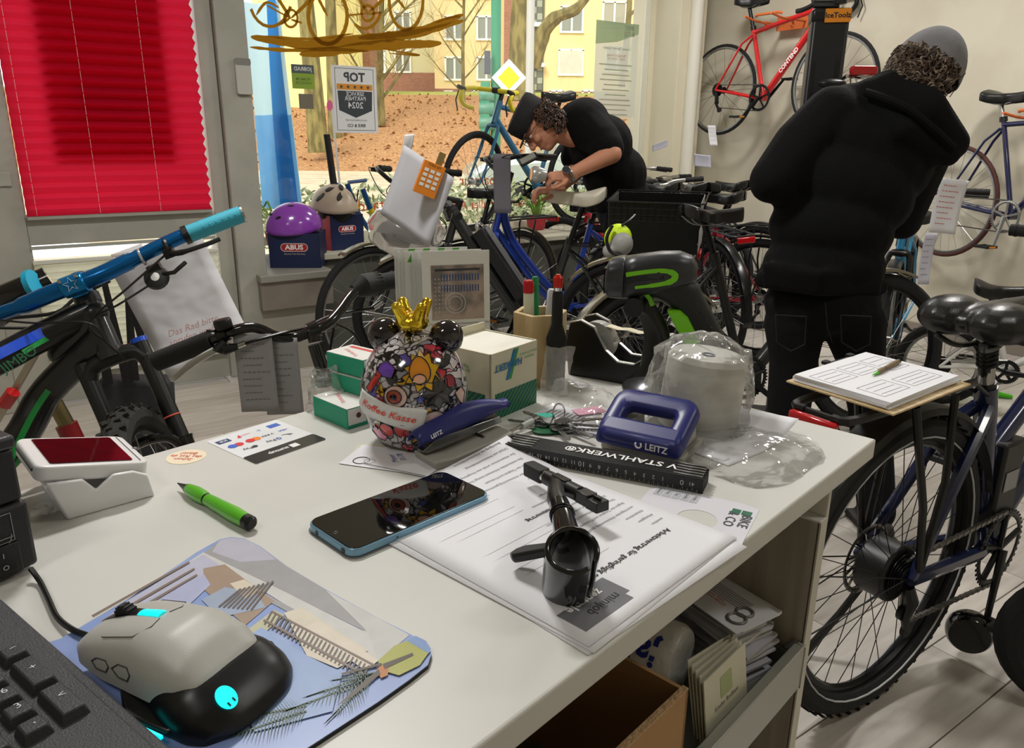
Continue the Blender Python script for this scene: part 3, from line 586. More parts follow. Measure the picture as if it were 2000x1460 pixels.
# ---- mouse (front towards the cable), built from stations along its length
mf, mr = D(196, 1275), D(425, 1372)
msM = frame_xz(D(345, 1352), V((mf-mr)))
msM = frame_xz((mf+mr)*.5+V((.012, -.001, 0)), mf-mr)
mz = .0036
ms = thing('computer_mouse', 'pale grey gaming mouse with cyan glowing lights on the mouse mat', 'mouse', MT(0, 0, mz) @ msM)
GM = mat('mouse_pale_grey', 'b3b3ae', .42, bump=.03, bscale=900); BM = mat('mouse_black', '0e0e10', .35); GLOW = mat('cyan_glow', '00e8e8', .4, emit=1.1)
st = [(.062, .022, .020, .012), (.052, .028, .029, .010), (.030, .031, .038, .008), (.005, .031, .0445, .007), (-.02, .034, .046, .010), (-.040, .033, .040, .014), (-.052, .028, .031, .018), (-.058, .018, .024, .022)]
def mshell(st, n=20, lo=0):
    def fn(u, v):
        k = u*(len(st)-1); i = min(int(k), len(st)-2); t = k-i; s0, s1 = st[i], st[i+1]; t2 = t
        x, w_, h, b_ = [s0[j]+(s1[j]-s0[j])*t2 for j in range(4)]
        a_ = math.pi*v; yy = w_*math.copysign(abs(math.cos(a_))**.62, math.cos(a_)); zz = b_+(h-b_)*math.sin(a_)**.7
        return (x, yy, zz)
    return fn
sh = MB().grid(mshell(st), 28, 20); sh.M = Matrix.Identity(4)
n_ = len(sh.v); 
bt = [(x, w_, .0015, .0) for x, w_, h, b_ in st]
base_pts = []
sh2 = MB(); sh2.v = list(sh.v); sh2.f = list(sh.f); sh2.m = list(sh.m)
lowring = [sh.v[i*21] for i in range(29)]+[sh.v[28*21+j] for j in range(1, 21)]+[sh.v[i*21+20] for i in range(27, -1, -1)]+[sh.v[j] for j in range(19, 0, -1)]
k0 = len(sh2.v); m_ = len(lowring)
sh2.v += lowring+[V((p.x*.93, p.y*.85, .002)) for p in lowring]
sh2.f += [(k0+i, k0+(i+1) % m_, k0+m_+(i+1) % m_, k0+m_+i) for i in range(m_)]; sh2.m += [0]*m_
sh2.f.append(tuple(range(k0+m_, k0+2*m_))); sh2.m.append(0)
sh2.build('mouse_shell', GM, ms, smooth=50, subsurf=1)
rs = [(-.018, .030, .030, .0), (-.038, .038, .036, .0), (-.052, .041, .033, .0), (-.066, .041, .023, .0), (-.076, .037, .012, .0), (-.080, .031, .003, .0)]
rb_ = MB()
def rear(u, v):
    x, w_, h, b_ = [a_ for a_ in (lambda s: (s))([rs[min(int(u*5), 4)][j]+(rs[min(int(u*5), 4)+1][j]-rs[min(int(u*5), 4)][j])*(u*5-min(int(u*5), 4)) for j in range(4)])]
    a_ = math.pi*v; return (x-.010*(abs(math.cos(a_))**2)*-1-.002, w_*math.copysign(abs(math.cos(a_))**.6, math.cos(a_))*1.02, max(0, (h*.90)*math.sin(a_)**.75-.002*(1-u)))
rb_.grid(rear, 16, 20); rb_.build('rear_skirt', BM, ms, smooth=50, subsurf=1, solid=.001)
# flared foot blades
MB().prism([(.012, .030), (-.012, .046), (-.045, .044), (-.058, .030), (-.02, .024)], .002, .007).prism([(-.02, -.026), (-.045, -.045), (-.066, -.035), (-.055, -.02)], .002, .012).build('foot_blade', BM, ms, bevel=.002, kind='stuff')
MB().box((-.030, .0476, .006), (.032, .0016, .0022)).build('light_strip', GLOW, ms, smooth=0)
wM = MB(); wM.lathe([(.009, -.0035), (.0098, -.002), (.0098, .002), (.009, .0035)], 20, MT(.036, 0, .0315) @ MR(rad(90), 'X')); wM.build('scroll_wheel', RUB, ms)
wb2 = MB()
for k in range(18):
    a_ = 2*math.pi*k/18; wb2.box((.036+.0098*math.cos(a_), 0, .0315+.0098*math.sin(a_)), (.0012, .0062, .0012))
wb2.build('wheel_tread', BLKM, ms, kind='stuff')
def on_shell(x, y):
    fn = mshell(st); u = 0
    # find u for x
    lo, hi = 0, 1
    for _ in range(30):
        mid = (lo+hi)/2
        if fn(mid, .5)[0] > x: lo = mid
        else: hi = mid
    u = lo; lo, hi = 0.0, 1.0
    for _ in range(30):
        mid = (lo+hi)/2
        if fn(u, mid)[1] > y: lo = mid
        else: hi = mid
    return V(fn(u, lo))
gl_ = MB(); gl_.grid(lambda u, v: on_shell(.022-u*.020, (v-.5)*.0075)+V((0, 0, .0012*math.sin(math.pi*v)+.0004)), 6, 4); gl_.build('glow_bar', GLOW, ms)
wl = MB(); wl.grid(lambda u, v: on_shell(.056-u*.034, (v-.5)*(.013-.006*u))+V((0, 0, .0005)), 8, 4); wl.build('wheel_channel', BM, ms)
SEAM = mat('seam_dark', '4c4c4a', .6)
for sg in (1, -1):
    s_ = MB(); s_.tube([on_shell(x, y*sg)+V((0, 0, .0001)) for x, y in ((.058, .016), (.03, .023), (.005, .021), (-.002, .012), (.0, .004))], .00035, 5); s_.build('button_seam', SEAM, ms)
hx = MB()
for cx_, s_ in ((.028, 1), (.008, 1)):
    pts = []
    for k in range(7):
        a_ = k*math.pi/3; x_ = cx_+.0085*math.cos(a_); zf = .5+.5*math.sin(a_)
        # side of the shell
        fn = mshell(st); u_ = [i/60 for i in range(61) if fn(i/60, .5)[0] <= x_][0]; v_ = .035+.085*zf; p_ = V(fn(u_, v_)); pts.append(p_+V((0, .0003, .0002)))
    hx.tube(pts, .0004, 5)
hx.build('thumb_buttons', SEAM, ms, kind='stuff')
# round glowing emblem on the rear skirt: a plain oval light with two small dark slits
def rear_pt(u, v): return V(rear(u, v))
eu, ev = .60, .42
c0 = rear_pt(eu, ev); tu = (rear_pt(eu+.03, ev)-c0).normalized(); tv = (rear_pt(eu, ev+.03)-c0).normalized(); nrm = tu.cross(tv); nrm = nrm if nrm.z > 0 else -nrm
EMX = frame_xz(c0+nrm*.0012, tu, nrm)
MB(EMX).prism([((.0075*math.cos(a_*math.pi/12)), .0060*math.sin(a_*math.pi/12)) for a_ in range(24)], 0, .0008).build('glow_emblem', GLOW, ms)
MB(EMX).box((.004, .002, .001), (.0028, .0010, .0008)).box((.004, -.002, .001), (.0028, .0010, .0008)).build('emblem_slits', BM, ms, kind='stuff')
# ---- smartphone
p0, p1, p2 = D(612, 1035), D(690, 1092), D(955, 978)
L = .162; Wp = .0755
phM = frame_xz(p1, p2-p1)
ph_ = thing('smartphone', 'light blue smartphone with black screen in a clear case', 'phone', phM)
PB = mat('phone_light_blue', '7ba3bd', .3, .4)
MB().prism(rrect(L, Wp, .011, 6, L/2-.002, Wp/2-.002), .001, .0085).build('phone_body', PB, ph_, bevel=.0012)
MB().prism(rrect(L-.003, Wp-.003, .010, 6, L/2-.002, Wp/2-.002), .0085, .0094).build('screen', mat('phone_screen_glass', '050607', .04, coat=1), ph_, bevel=.0004)
MB().prism(rrect(L+.003, Wp+.003, .012, 6, L/2-.002, Wp/2-.002), 0, .001).build('clear_case', thin('clear_case', gloss=.15, haze=.15), ph_, smooth=0)
MB().ring((.006, Wp/2-.002, .0094), (0, 0, 1), .0019, .0003, 14, 4).build('selfie_camera', mat('lens_ring', '4a4c50', .3), ph_)
MB().cyl((-.0025, Wp*.72, .0045), (-.0015, Wp*.72, .0045), .0022, 10).cyl((-.0025, .012, .0045), (-.0015, .012, .0045), .0028, 12).cyl((.045, -.0025, .005), (.045, -.0015, .005), .0009, 8).build('port', mat('port_dark', '23282c', .4), ph_, kind='stuff')
# ---- stack of contract sheets
PX = [D(1443, 1050), D(1150, 1270)]
paM = frame_xz(D(1150, 1268), D(1443, 1050)-D(1150, 1268))      # x along the printed top edge, y towards the far end
def sheet_fn(w_, h_, dz, curl, cm=.10, wob=0):
    def fn(x, y):
        z = dz; t = max(0, (y-(h_-cm))/cm)
        z += curl*t*t*max(0, x/w_)**1.5+wob*math.sin(x*21+1)*math.sin(y*17)
        return V((x, y, max(z, dz)))
    return fn
def sheet(name, label, M, w_, h_, dz, curl=0, cm=.1, wob=0, group=None, m=PAP):
    t = thing(name, label, 'paper', M, group); fn = sheet_fn(w_, h_, dz, curl, cm, wob)
    MB().grid(lambda u, v: fn(u*w_, v*h_), 10, 24).build('sheet', m, t, smooth=180, solid=.0003); return t, fn
A4w, A4h = .216, .286
s0, _ = sheet('contract_sheet', 'lowest sheet of the contract stack, jutting out at the front corner', paM @ MT(-.006, -.004, 0) @ MR(rad(-2.5), 'Z'), A4w, A4h, .0006, .008, .08)
s1, _ = sheet('contract_sheet', 'middle sheet of the contract stack, corner showing beside the phone', paM @ MT(-.002, -.006, 0) @ MR(rad(1.6), 'Z'), A4w, A4h, .0013, .012, .09)
s2, f2 = sheet('contract_sheet', 'top contract sheet with grey logo and the black clamp lying on it', paM, A4w, A4h, .0022, .018, .10)
def on_sheet(fn, x0, y0, a, up=.0006):
    c, s = math.cos(a), math.sin(a)
    return lambda x, y: fn(x0+c*x-s*y, y0+s*x+c*y)+V((0, 0, up))
# page reads with its top edge at y=0: lines run along -x, so turn by 180 degrees
def pt(body, size, x, y, m, al='LEFT', bold=0): text(body, size, None, m, s2, fn=on_sheet(f2, x, y, math.pi), align=al, bold=bold)
pt('Arbeitsvertrag f\u00fcr geringf\u00fcgig entlohnte', .0088, .186, .052, INK, bold=.012); pt('Arbeitsvertrag', .0075, .150, .155, INK, bold=.012)
q = s2
def lp(pts, m, up=.0004): return MB().poly([f2(*p)+V((0, 0, up)) for p in pts]).build('logo_block', m, s2, smooth=0)
GL_ = mat('logo_grey', '707076', .6)
lp([(.012, .012), (.072, .012), (.072, .020), (.078, .020), (.078, .047), (.026, .047), (.026, .040), (.012, .040)], GL_)
pt('minijob', .0125, .068, .0235, INK); pt('zentrale', .0125, .062, .0365, mat('print_white', 'f0f0f0', .5), bold=.02)
rl = random.Random(5)
body = ['zwischen', 'Arbeitgeber', 'Arbeitnehmer', 'wird folgender Arbeitsvertrag geschlossen', 'Beginn der T\u00e4tigkeit und Probezeit', 'Die w\u00f6chentliche Arbeitszeit betr\u00e4gt Stunden', 'Der Arbeitnehmer erh\u00e4lt eine Verg\u00fctung von', 'Urlaub und Arbeitsverhinderung', 'Beendigung des Arbeitsverh\u00e4ltnisses', 'Weitere Vereinbarungen']
y = .068
for i, bl_ in enumerate(body*2):
    if abs(y-.155) < .006: y += .012
    pt(bl_, .0048, .200, y, GREYINK)
    if i % 3 != 1: lp([(.02+.03*rl.random(), y+.0032), (.120, y+.0032), (.120, y+.0035), (.03, y+.0035)], GREYINK)
    y += .0112
    if y > .285: break
# ---- folding rule
ra, rb2 = D(985, 893), D(1372, 966)
ruM = frame_xz(ra, rb2-ra); rL = (rb2-ra).length
ru = thing('folding_rule', 'black folding rule lying folded with white maker lettering', 'ruler', ruM)
RB = mat('rule_black', '1d1d1e', .45); RLT = mat('rule_mark', 'b9b9b6', .6)
for k in range(10):
    MB().box((rL/2-(.003 if k % 2 else 0), .0022+k*.0034, .0085), (rL, .0029, .0165)).build('rule_leaf', RB, ru, bevel=.0006, bseg=1)
for e, xx in ((0, .0165), (1, rL-.017)):
    for k in range(4+e): MB().box((xx, .005+k*.0068, .0172), (.030, .0024, .0010)).build('hinge_plate', ALU, ru, bevel=.0003, bseg=1)
RF = Matrix(((-1, 0, 0, 0), (0, 0, -1, 0), (0, -1, 0, 0), (0, 0, 0, 1)))      # front face, numbers upside down
tk = MB()
n_t = int(rL/.001)
for k in range(4, n_t-4):
    if abs(k-(n_t-26)) < 2: continue
    h_ = .0042 if k % 10 == 0 else (.003 if k % 5 == 0 else .0016)
    if k % 2 == 0 or k % 5 == 0: tk.box((k*.001, .0004, .0005+h_/2+.0005), (.00025, .0003, h_))
tk.build('scale_marks', RLT, ru, smooth=0, kind='stuff')
nums = ['41', '0', '', '1', '2', '3', '4', '5', '6', '7', '8', '9', '10', '11', '12', '13', '14', '15', '16', '17', '18', '19', '20', '21']
xx = rL-.012
for k, s_ in enumerate(nums):
    x_ = rL-.012-k*.0098
    if s_ and x_ > .004: text(s_, .0062 if s_ not in ('10', '20', '0') else .0085, MT(x_, .00045, .0095) @ RF, RLT, ru, 'scale_number')
text('V STAHLWERK\u00ae', .0165, MT(rL*.58, .0185, .01755) @ MR(math.pi, 'Z'), mat('print_white', 'f0f0f0', .5), ru, 'maker_lettering', bold=.018, sx=1.02)
# ---- hole punch
pa_, pb_ = D(1168, 872), D(1300, 908)
puM = frame_xz(D(1165, 878), D(1312, 913)-D(1165, 878))
pu = thing('hole_punch', 'blue hole punch with a loop handle and grey base', 'hole punch', puM)
PG = mat('punch_grey', 'a9a79b', .45); PBL = mat('punch_blue', '282d70', .36, vary=.1)
wP = .100
bM_ = MB().prism(rrect(wP, .078, .006, 4, wP/2, .046), 0, .010); bM_.build('base', PG, pu, bevel=.002)
MB().prism(rrect(wP-.012, .05, .004, 4, wP/2, .052), .0100, .0106).build('base_inset', mat('punch_grey_dark', '8f8d82', .5), pu, smooth=0)
for xx in (.018, wP-.018): MB().hexa([(xx-.012, .028, .010), (xx+.012, .028, .010), (xx+.012, .070, .010), (xx-.012, .070, .010)], [(xx-.009, .030, .026), (xx+.009, .030, .026), (xx+.010, .072, .034), (xx-.010, .072, .034)]).build('punch_head', PG, pu, bevel=.002)
# loop handle: rounded ring extruded and tilted
def loop_handle():
    n = 48; vs = []; prof = []
    outer = rrect(.122, .082, .020, 11); inner = rrect(.070, .028, .009, 11); n = len(outer)
    for zz, so, si in ((0, 1.0, 1.0), (.004, 1.02, .98), (.016, 1.0, 1.0), (.022, .93, 1.10)):
        vs.append([(x*so, y*so, zz) for x, y in outer]); vs.append([(x*si, y*si, zz) for x, y in inner])
    mb = MB(); mb.v = [V(p) for r in vs for p in r]; f = []
    def q(a, b, flip):
        for i in range(n):
            j = (i+1) % n; t = (a*n+i, a*n+j, b*n+j, b*n+i); f.append(t if not flip else t[::-1])
    for l in range(3): q(2*l, 2*l+2, False); q(2*l+1, 2*l+3, True)
    q(6, 7, False); q(0, 1, True); mb.f = f; mb.m = [0]*len(f); return mb
lh = loop_handle(); HM = MT(wP/2, .032, .030) @ MR(rad(28), 'X') @ Matrix.Diagonal((.84, .95, .8, 1)); lh.v = [HM @ p for p in lh.v]
# widen the front lip downwards
lh.build('loop_handle', PBL, pu, smooth=60, subsurf=1)
lip = MB(); lip.hexa([(-.002, -.0065, .010), (wP+.002, -.0065, .010), (wP+.003, .022, .022), (-.003, .022, .022)], [(.002, -.006, .030), (wP-.002, -.006, .030), (wP-.002, .018, .042), (.002, .018, .042)]); lip.build('handle_front', PBL, pu, bevel=.006, bseg=3)
text('LEITZ', .0105, MT(wP-.024, -.0118, .0225) @ MR(rad(88), 'X'), mat('print_white', 'f0f0f0', .5), pu, 'maker_lettering', bold=.02)
MB().ring((wP-.045, -.0112, .0225), (0, 1, 0), .0035, .0010, 14, 5, 0, 4.5).build('maker_emblem', MATS['print_white'], pu)
# ---- stapler
stM = frame_xz(D(836, 915), D(1000, 868)-D(836, 915))
stp = thing('stapler', 'blue and grey stapler leaning against the crowned money box', 'stapler', stM)
sl = .118
XZ = Matrix(((1, 0, 0, 0), (0, 0, 1, 0), (0, 1, 0, 0), (0, 0, 0, 1)))
def xz(poly, y0, y1, mb=None): mb = mb or MB(); return mb.prism(poly, y0, y1, Matrix(((1, 0, 0, 0), (0, 0, 1, 0), (0, 1, 0, 0), (0, 0, 0, 1))))
xz([(.004, 0), (sl, 0), (sl+.004, .012), (sl-.01, .020), (.03, .009), (.002, .010)], -.010, .034).build('base', mat('stapler_grey', 'a3a29b', .45), stp, bevel=.002)
xz([(.0, .016), (.006, .012), (sl-.01, .026), (sl-.012, .034), (.02, .028)], .011, .025).build('magazine', STEEL, stp, bevel=.001)
MB().grid(lambda u, v: (lambda x, a_, h: V((x, .020+.0125*(.75+.25*math.sin(math.pi*min(1, u+.15)))*math.cos(a_), (.024+.020*u)+h*math.sin(a_)**.7)))(-.006+u*(sl+.008), math.pi*v, .006+.016*math.sin(math.pi*min(1, u*1.0+.06))**.8), 20, 12).build('top_cover', PBL, stp, smooth=180, solid=.0015)
text('LEITZ', .0062, MT(.016, .0065, .034) @ MR(rad(72), 'X') @ MR(rad(12), 'Z'), mat('print_white', 'f0f0f0', .5), stp, 'maker_lettering', bold=.02)
MB().cyl((.078, .005, .016), (.078, .031, .016), .0022, 10).build('pivot_pin', STEEL, stp)
# ---- money box: frog-like egg with doodle print and golden crown
pgc = D(818, 872); pgc = V((ray(812, 850).x*.848, .848, DZ))
pgM = MT(*pgc) @ MR(rad(8), 'Z') @ Matrix.Diagonal((1.05, 1.05, 1.0, 1))
pig = thing('money_box', 'glossy doodle-printed money box with golden crown and paper label', 'money box', pgM)
def doodle():
    m, nt, b = nodes_of('doodle_print', .12); b.inputs['Coat Weight'].default_value = .8; tc = nn(nt, 'TexCoord')
    n = nn(nt, 'TexNoise'); n.inputs['Scale'].default_value = 26; n.inputs['Detail'].default_value = 2; nt.links.new(tc.outputs['Object'], n.inputs[0])
    va = nn(nt, 'VectorMath', operation='SCALE'); va.inputs['Scale'].default_value = .10; nt.links.new(n.outputs['Color'], va.inputs[0])
    ad = nn(nt, 'VectorMath', operation='ADD'); nt.links.new(tc.outputs['Object'], ad.inputs[0]); nt.links.new(va.outputs[0], ad.inputs[1])
    v1 = nn(nt, 'TexVoronoi'); v1.inputs['Scale'].default_value = 62; nt.links.new(ad.outputs[0], v1.inputs['Vector'])
    v2 = nn(nt, 'TexVoronoi', feature='DISTANCE_TO_EDGE'); v2.inputs['Scale'].default_value = 62; nt.links.new(ad.outputs[0], v2.inputs['Vector'])
    sp_ = nn(nt, 'SeparateXYZ'); nt.links.new(v1.outputs['Color'], sp_.inputs[0])
    c = ramp(nt, sp_.outputs[0], [(0, 'b9b4b8'), (.34, '2a272c'), (.46, 'cfc9cc'), (.70, '8f8a96'), (.80, 'c99a1c'), (.85, 'b63242'), (.90, '5b4a9c'), (.95, 'd88aa8')], 'CONSTANT')
    e = ramp(nt, v2.outputs['Distance'], [(0, '000000'), (.05, '000000'), (.09, 'ffffff')])
    mx = nn(nt, 'MixRGB', blend_type='MULTIPLY'); mx.inputs[0].default_value = 1; nt.links.new(c, mx.inputs[1]); nt.links.new(e, mx.inputs[2])
    w2 = nn(nt, 'TexNoise'); w2.inputs['Scale'].default_value = 60; w2.inputs['Detail'].default_value = 0; nt.links.new(tc.outputs['Object'], w2.inputs[0])
    e2 = ramp(nt, w2.outputs['Fac'], [(0, 'ffffff'), (.485, 'ffffff'), (.495, '101010'), (.515, '101010'), (.525, 'ffffff')])
    m2 = nn(nt, 'MixRGB', blend_type='MULTIPLY'); m2.inputs[0].default_value = .9; nt.links.new(mx.outputs[0], m2.inputs[1]); nt.links.new(e2, m2.inputs[2]); nt.links.new(m2.outputs[0], b.inputs['Base Color']); return m
egg = [(.030, 0), (.040, .003), (.048, .014), (.0565, .035), (.0605, .058), (.0585, .080), (.050, .102), (.038, .118), (.022, .129), (.008, .1335), (.0005, .134)]
def egr(z):
    for i in range(len(egg)-1):
        if egg[i][1] <= z <= egg[i+1][1]: t = (z-egg[i][1])/(egg[i+1][1]-egg[i][1]); return egg[i][0]+(egg[i+1][0]-egg[i][0])*t
    return .03
MB().lathe(egg, 40).build('body', doodle(), pig, smooth=180, subsurf=1)
DBK = mat('glazed_black', '18141a', .08, coat=.8)
for sx_, sy_ in ((-.030, .012), (.036, -.004)): MB().sphere((sx_, sy_, .126), (.019, .019, .020), 12, 18).build('ear', DBK, pig)
GOLD = two_tone('golden_glaze', 'b8860a', 'e6c83a', nscale=40, rough=.22, metal=.9)
crn = MB(); crn.sphere((0, 0, .143), (.0185, .0185, .012)); 
for k in range(4):
    a_ = k*math.pi/2+.55; crn.caps((.010*math.cos(a_), .010*math.sin(a_), .146), (.019*math.cos(a_), .019*math.sin(a_), .163), .0085, .0062, 10)
crn.build('crown', GOLD, pig, remesh=.0016, rsm=4)
# camera-facing wrap on the egg: angle a around, height z
FA = math.atan2(-.848, -pgc.x)-rad(8)
def egw(x, y, z0=.06, a0=0.0, up=.0006, rot=0.0):
    c, s = math.cos(rot), math.sin(rot); X, Y = c*x-s*y, s*x+c*y
    z = min(max(z0+Y, .002), .1325); r_ = egr(z); r2 = max(r_, .012); a_ = FA+a0+X/.056
    return V(((r_+up)*math.cos(a_), (r_+up)*math.sin(a_), z))
def dl_(pts, c, z0, a0, rot=0, up=.0009, line=True, name='doodle'):
    P_ = [egw(x, y, z0, a0, up, rot) for x, y in pts]
    ce_ = egw(sum(p[0] for p in pts)/len(pts), sum(p[1] for p in pts)/len(pts), z0, a0, up+.0002, rot)
    mb = MB(); mb.add(P_+[ce_], [(i, (i+1) % len(P_), len(P_)) for i in range(len(P_))]); mb.build(name, c, pig, smooth=0)
    if line: MB().tube(P_, .0007, 5, closed=True).build('doodle_outline', DBK, pig)
def circ(r, n=16, sx_=1, sy_=1, cx_=0, cy_=0): return [(cx_+r*sx_*math.cos(2*math.pi*k/n), cy_+r*sy_*math.sin(2*math.pi*k/n)) for k in range(n)]
def heart(s): return [(s*.06*16*math.sin(t)**3/1, s*.06*(13*math.cos(t)-5*math.cos(2*t)-2*math.cos(3*t)-math.cos(4*t))) for t in [2*math.pi*k/20 for k in range(20)]]
def star(n, r1, r2): return [((r1 if k % 2 == 0 else r2)*math.cos(math.pi*k/n+1.57), (r1 if k % 2 == 0 else r2)*math.sin(math.pi*k/n+1.57)) for k in range(2*n)]
dc = lambda n, c: mat('doodle_'+n, c, .12, coat=.8)
dl_(star(9, .022, .015), dc('yellow', 'd8a81c'), .100, .18); dl_(circ(.012, sx_=1.0, sy_=1.15), dc('orange', 'd98a20'), .101, .12, up=.0016); dl_(circ(.005, sx_=1.4), dc('peach', 'e8b090'), .093, .1, up=.0022)
dl_([(-.012, -.006), (.010, -.006), (.013, .004), (0, .010), (-.010, .006)], dc('violet', '6a3fb0'), .099, -.62)
dl_(circ(.012), dc('skin', 'd8b4a8'), .074, -.34); dl_(circ(.0075), dc('rust', '9c3a22'), .074, -.36, up=.0015); dl_(circ(.0035), DBK, .074, -.37, up=.002, line=False)
dl_(star(8, .019, .0125), dc('black', '17151a'), .076, .42); dl_(star(5, .007, .003), dc('blue', '4a55a8'), .071, .10)
dl_([(-.004, -.012), (.004, -.012), (.004, .012), (-.004, .012)], dc('red', 'c8302c'), .086, -.84, rot=-.5)
dl_(circ(.0135), dc('rose_grey', 'bfa9a6'), .043, .33); dl_(heart(.011), dc('red', 'c8302c'), .047, 1.0); dl_([(-.02, 0), (-.01, .010), (.012, .010), (.022, 0), (.010, -.006), (-.010, -.006)], dc('slate', '46506a'), .033, .42)
dl_(circ(.0085, cx_=-.009), dc('red', 'c8302c'), .032, -.42); dl_(circ(.0085, cx_=.009), dc('red2', 'b52a2e'), .033, -.42, up=.0011)
dl_([(-.009, 0), (-.005, .006), (.005, .006), (.009, 0), (0, -.010)], dc('crystal', '9aa0c4'), .030, -.08); dl_([(-.013, 0), (-.005, .008), (0, .005), (.005, .008), (.013, 0), (.006, -.009), (-.006, -.009)], dc('pink', 'd06a9a'), .025, -.82)
dl_(star(8, .022, .014), dc('yellow', 'd8a81c'), .021, .22); dl_([(-.002, -.012), (.003, -.002), (0, -.001), (.004, .011), (-.004, .001), (0, 0)], dc('yellow2', 'e0c020'), .044, -.72)
dl_([(-.010, -.004), (.010, -.004), (.005, .006), (-.004, .008)], dc('teal', '41567e'), .022, .58); dl_(heart(.009), dc('pink_red', 'd0384e'), .009, -.18); dl_(circ(.009, sx_=1.3), dc('charcoal', '26242a'), .011, .12)
dl_([(-.003, 0), (-.009, .012), (.002, .016), (.008, .008), (.004, -.006)], dc('skin', 'd8b4a8'), .060, .95); dl_(circ(.007), dc('maroon', '8c2236'), .086, .72)
text('BIG', .013, None, dc('text_white', 'c8c4c8'), pig, fn=lambda x, y: egw(x, y, .060, -.02, .0012, -.3), bold=.03)
dl_([(-.0035, 0), (-.0015, .009), (.003, .010), (.0045, .001), (.003, -.008), (-.003, -.008)], dc('glove', 'd8d4d6'), .018, -.16)
# handwritten paper strip taped around the front
LBM = mat('label_paper', 'dcdcda', .65)
lab = MB().grid(lambda u, v: egw((u-.5)*.078, (v-.5)*.026*(1+.1*math.sin(u*9)), .054, -.52, .0022+.0008*math.sin(u*14+v*5), -.20), 22, 6); lab.build('paper_label', LBM, pig, smooth=180, solid=.0003)
text('Koffee Kasse', .0115, None, mat('red_marker', 'e2402c', .5), pig, fn=lambda x, y: egw(x, y, .055, -.52, .0034, -.22), bold=.012, shear=.25, name='handwriting')
# ---- small green and white boxes of plasters
CG = mat('box_green', '1d9a78', .5); CW = mat('box_white', 'dddcd8', .55); CRD = mat('box_red', 'cf3a3a', .5)
def tuobox(M, label, L=.085, Wd=.052, H=.024):
    t = thing('plaster_box', label, 'box', M, None)
    MB().box((L/2, Wd/2, H/2), (L, Wd, H)).build('carton', CG, t, bevel=.0012)
    MB().box((L/2, Wd/2, H+.0002), (L-.001, Wd-.001, .0006)).build('lid_print', CW, t, smooth=0); MB().box((L+.0002, Wd/2, H/2+.002), (.0006, Wd-.003, H-.006)).build('end_print', CW, t, smooth=0)
    MB().box((L*.5, Wd*.80, H+.0007), (L*.8, .006, .0004)).build('red_band', CRD, t, smooth=0)
    text('TOUNUINOS', .007, MT(L*.45, Wd*.35, H+.001) @ MR(math.pi*.5+1.2, 'Z'), CRD, t)
    d_ = MB(); d_.prism(circ(.0035), 0, .0003, MT(L+.0006, Wd*.30, H*.6) @ MR(rad(90), 'Y')); d_.prism(circ(.0035, sx_=1.6), 0, .0003, MT(L+.0006, Wd*.52, H*.55) @ MR(rad(90), 'Y')); d_.build('end_icons', mat('icon_maroon', '4a2026', .6), t, smooth=0, kind='stuff')
    MB().box((L+.0008, Wd*.82, H*.55), (.0003, .008, .010)).build('end_code', GREYINK, t, smooth=0); return t
b0 = frame_xz(D(612, 812), D(672, 842)-D(612, 812))
ta = frame_xz(D(613, 810), D(676, 838)-D(613, 810))
tuobox(ta, 'lowest green and white plaster box at the front left of the pile', .075, .055, .026)
b1 = PZ(655, 772, DZ+.026)
tb = frame_xz(V((ta.translation.x+.018, ta.translation.y+.030, DZ+.0268)), ta.to_3x3() @ V((1, .12, 0)))
tuobox(tb, 'green plaster box second from the top of the pile', .062, .05, .022)
tuobox(tb @ MT(-.012, .004, .0228), 'topmost green plaster box of the pile beside the money box', .070, .045, .024)
tuobox(MT(D(705, 815).x-.006, D(705, 815).y+.055, DZ) @ MR(rad(-38), 'Z'), 'green plaster box standing behind the paper label of the money box', .06, .045, .06)
# ---- paper slip box
hk = frame_xz(D(958, 824), D(1046, 786)-D(958, 824))
hb = thing('slip_box', 'cream and green cardboard box filled with white paper slips', 'box', hk)
HL, HW, HH = .098, .094, .088
HC = mat('cardboard_cream', 'cfcab0', .65); HG = None
def stripes():
    m, nt, b = nodes_of('green_diagonal_stripes', .55); tc = nn(nt, 'TexCoord'); sp_ = nn(nt, 'SeparateXYZ'); nt.links.new(tc.outputs['Object'], sp_.inputs[0])
    a_ = nn(nt, 'Math', operation='SUBTRACT'); nt.links.new(sp_.outputs[0], a_.inputs[0]); nt.links.new(sp_.outputs[1], a_.inputs[1]); a2 = nn(nt, 'Math', operation='SUBTRACT'); nt.links.new(a_.outputs[0], a2.inputs[0]); nt.links.new(sp_.outputs[2], a2.inputs[1])
    a3 = nn(nt, 'Math', operation='MULTIPLY'); a3.inputs[1].default_value = 115; nt.links.new(a2.outputs[0], a3.inputs[0]); a4 = nn(nt, 'Math', operation='FRACT'); nt.links.new(a3.outputs[0], a4.inputs[0])
    c = ramp(nt, a4.outputs[0], [(0, '0c4a52'), (.3, '0e6e3c'), (.55, '38a03c'), (.72, '0c4a52')], 'CONSTANT'); nt.links.new(c, b.inputs['Base Color']); return m
w4 = MB()
for c_, d_ in (((HL/2, .001, HH/2), (HL, .002, HH)), ((HL/2, HW-.001, HH/2+.005), (HL, .002, HH+.01)), ((.001, HW/2, HH/2), (.002, HW, HH)), ((HL-.001, HW/2, HH/2), (.002, HW, HH))): w4.box(c_, d_)
w4.build('carton', HC, hb, smooth=0, kind='stuff'); SG = stripes()
MB().box((HL/2+.004, -.0003, .017), (HL-.01, .0008, .034)).build('stripe_band', SG, hb, smooth=0); MB().box((-.0003, HW/2+.004, .017), (.0008, HW-.01, .034)).build('stripe_band', SG, hb, smooth=0)
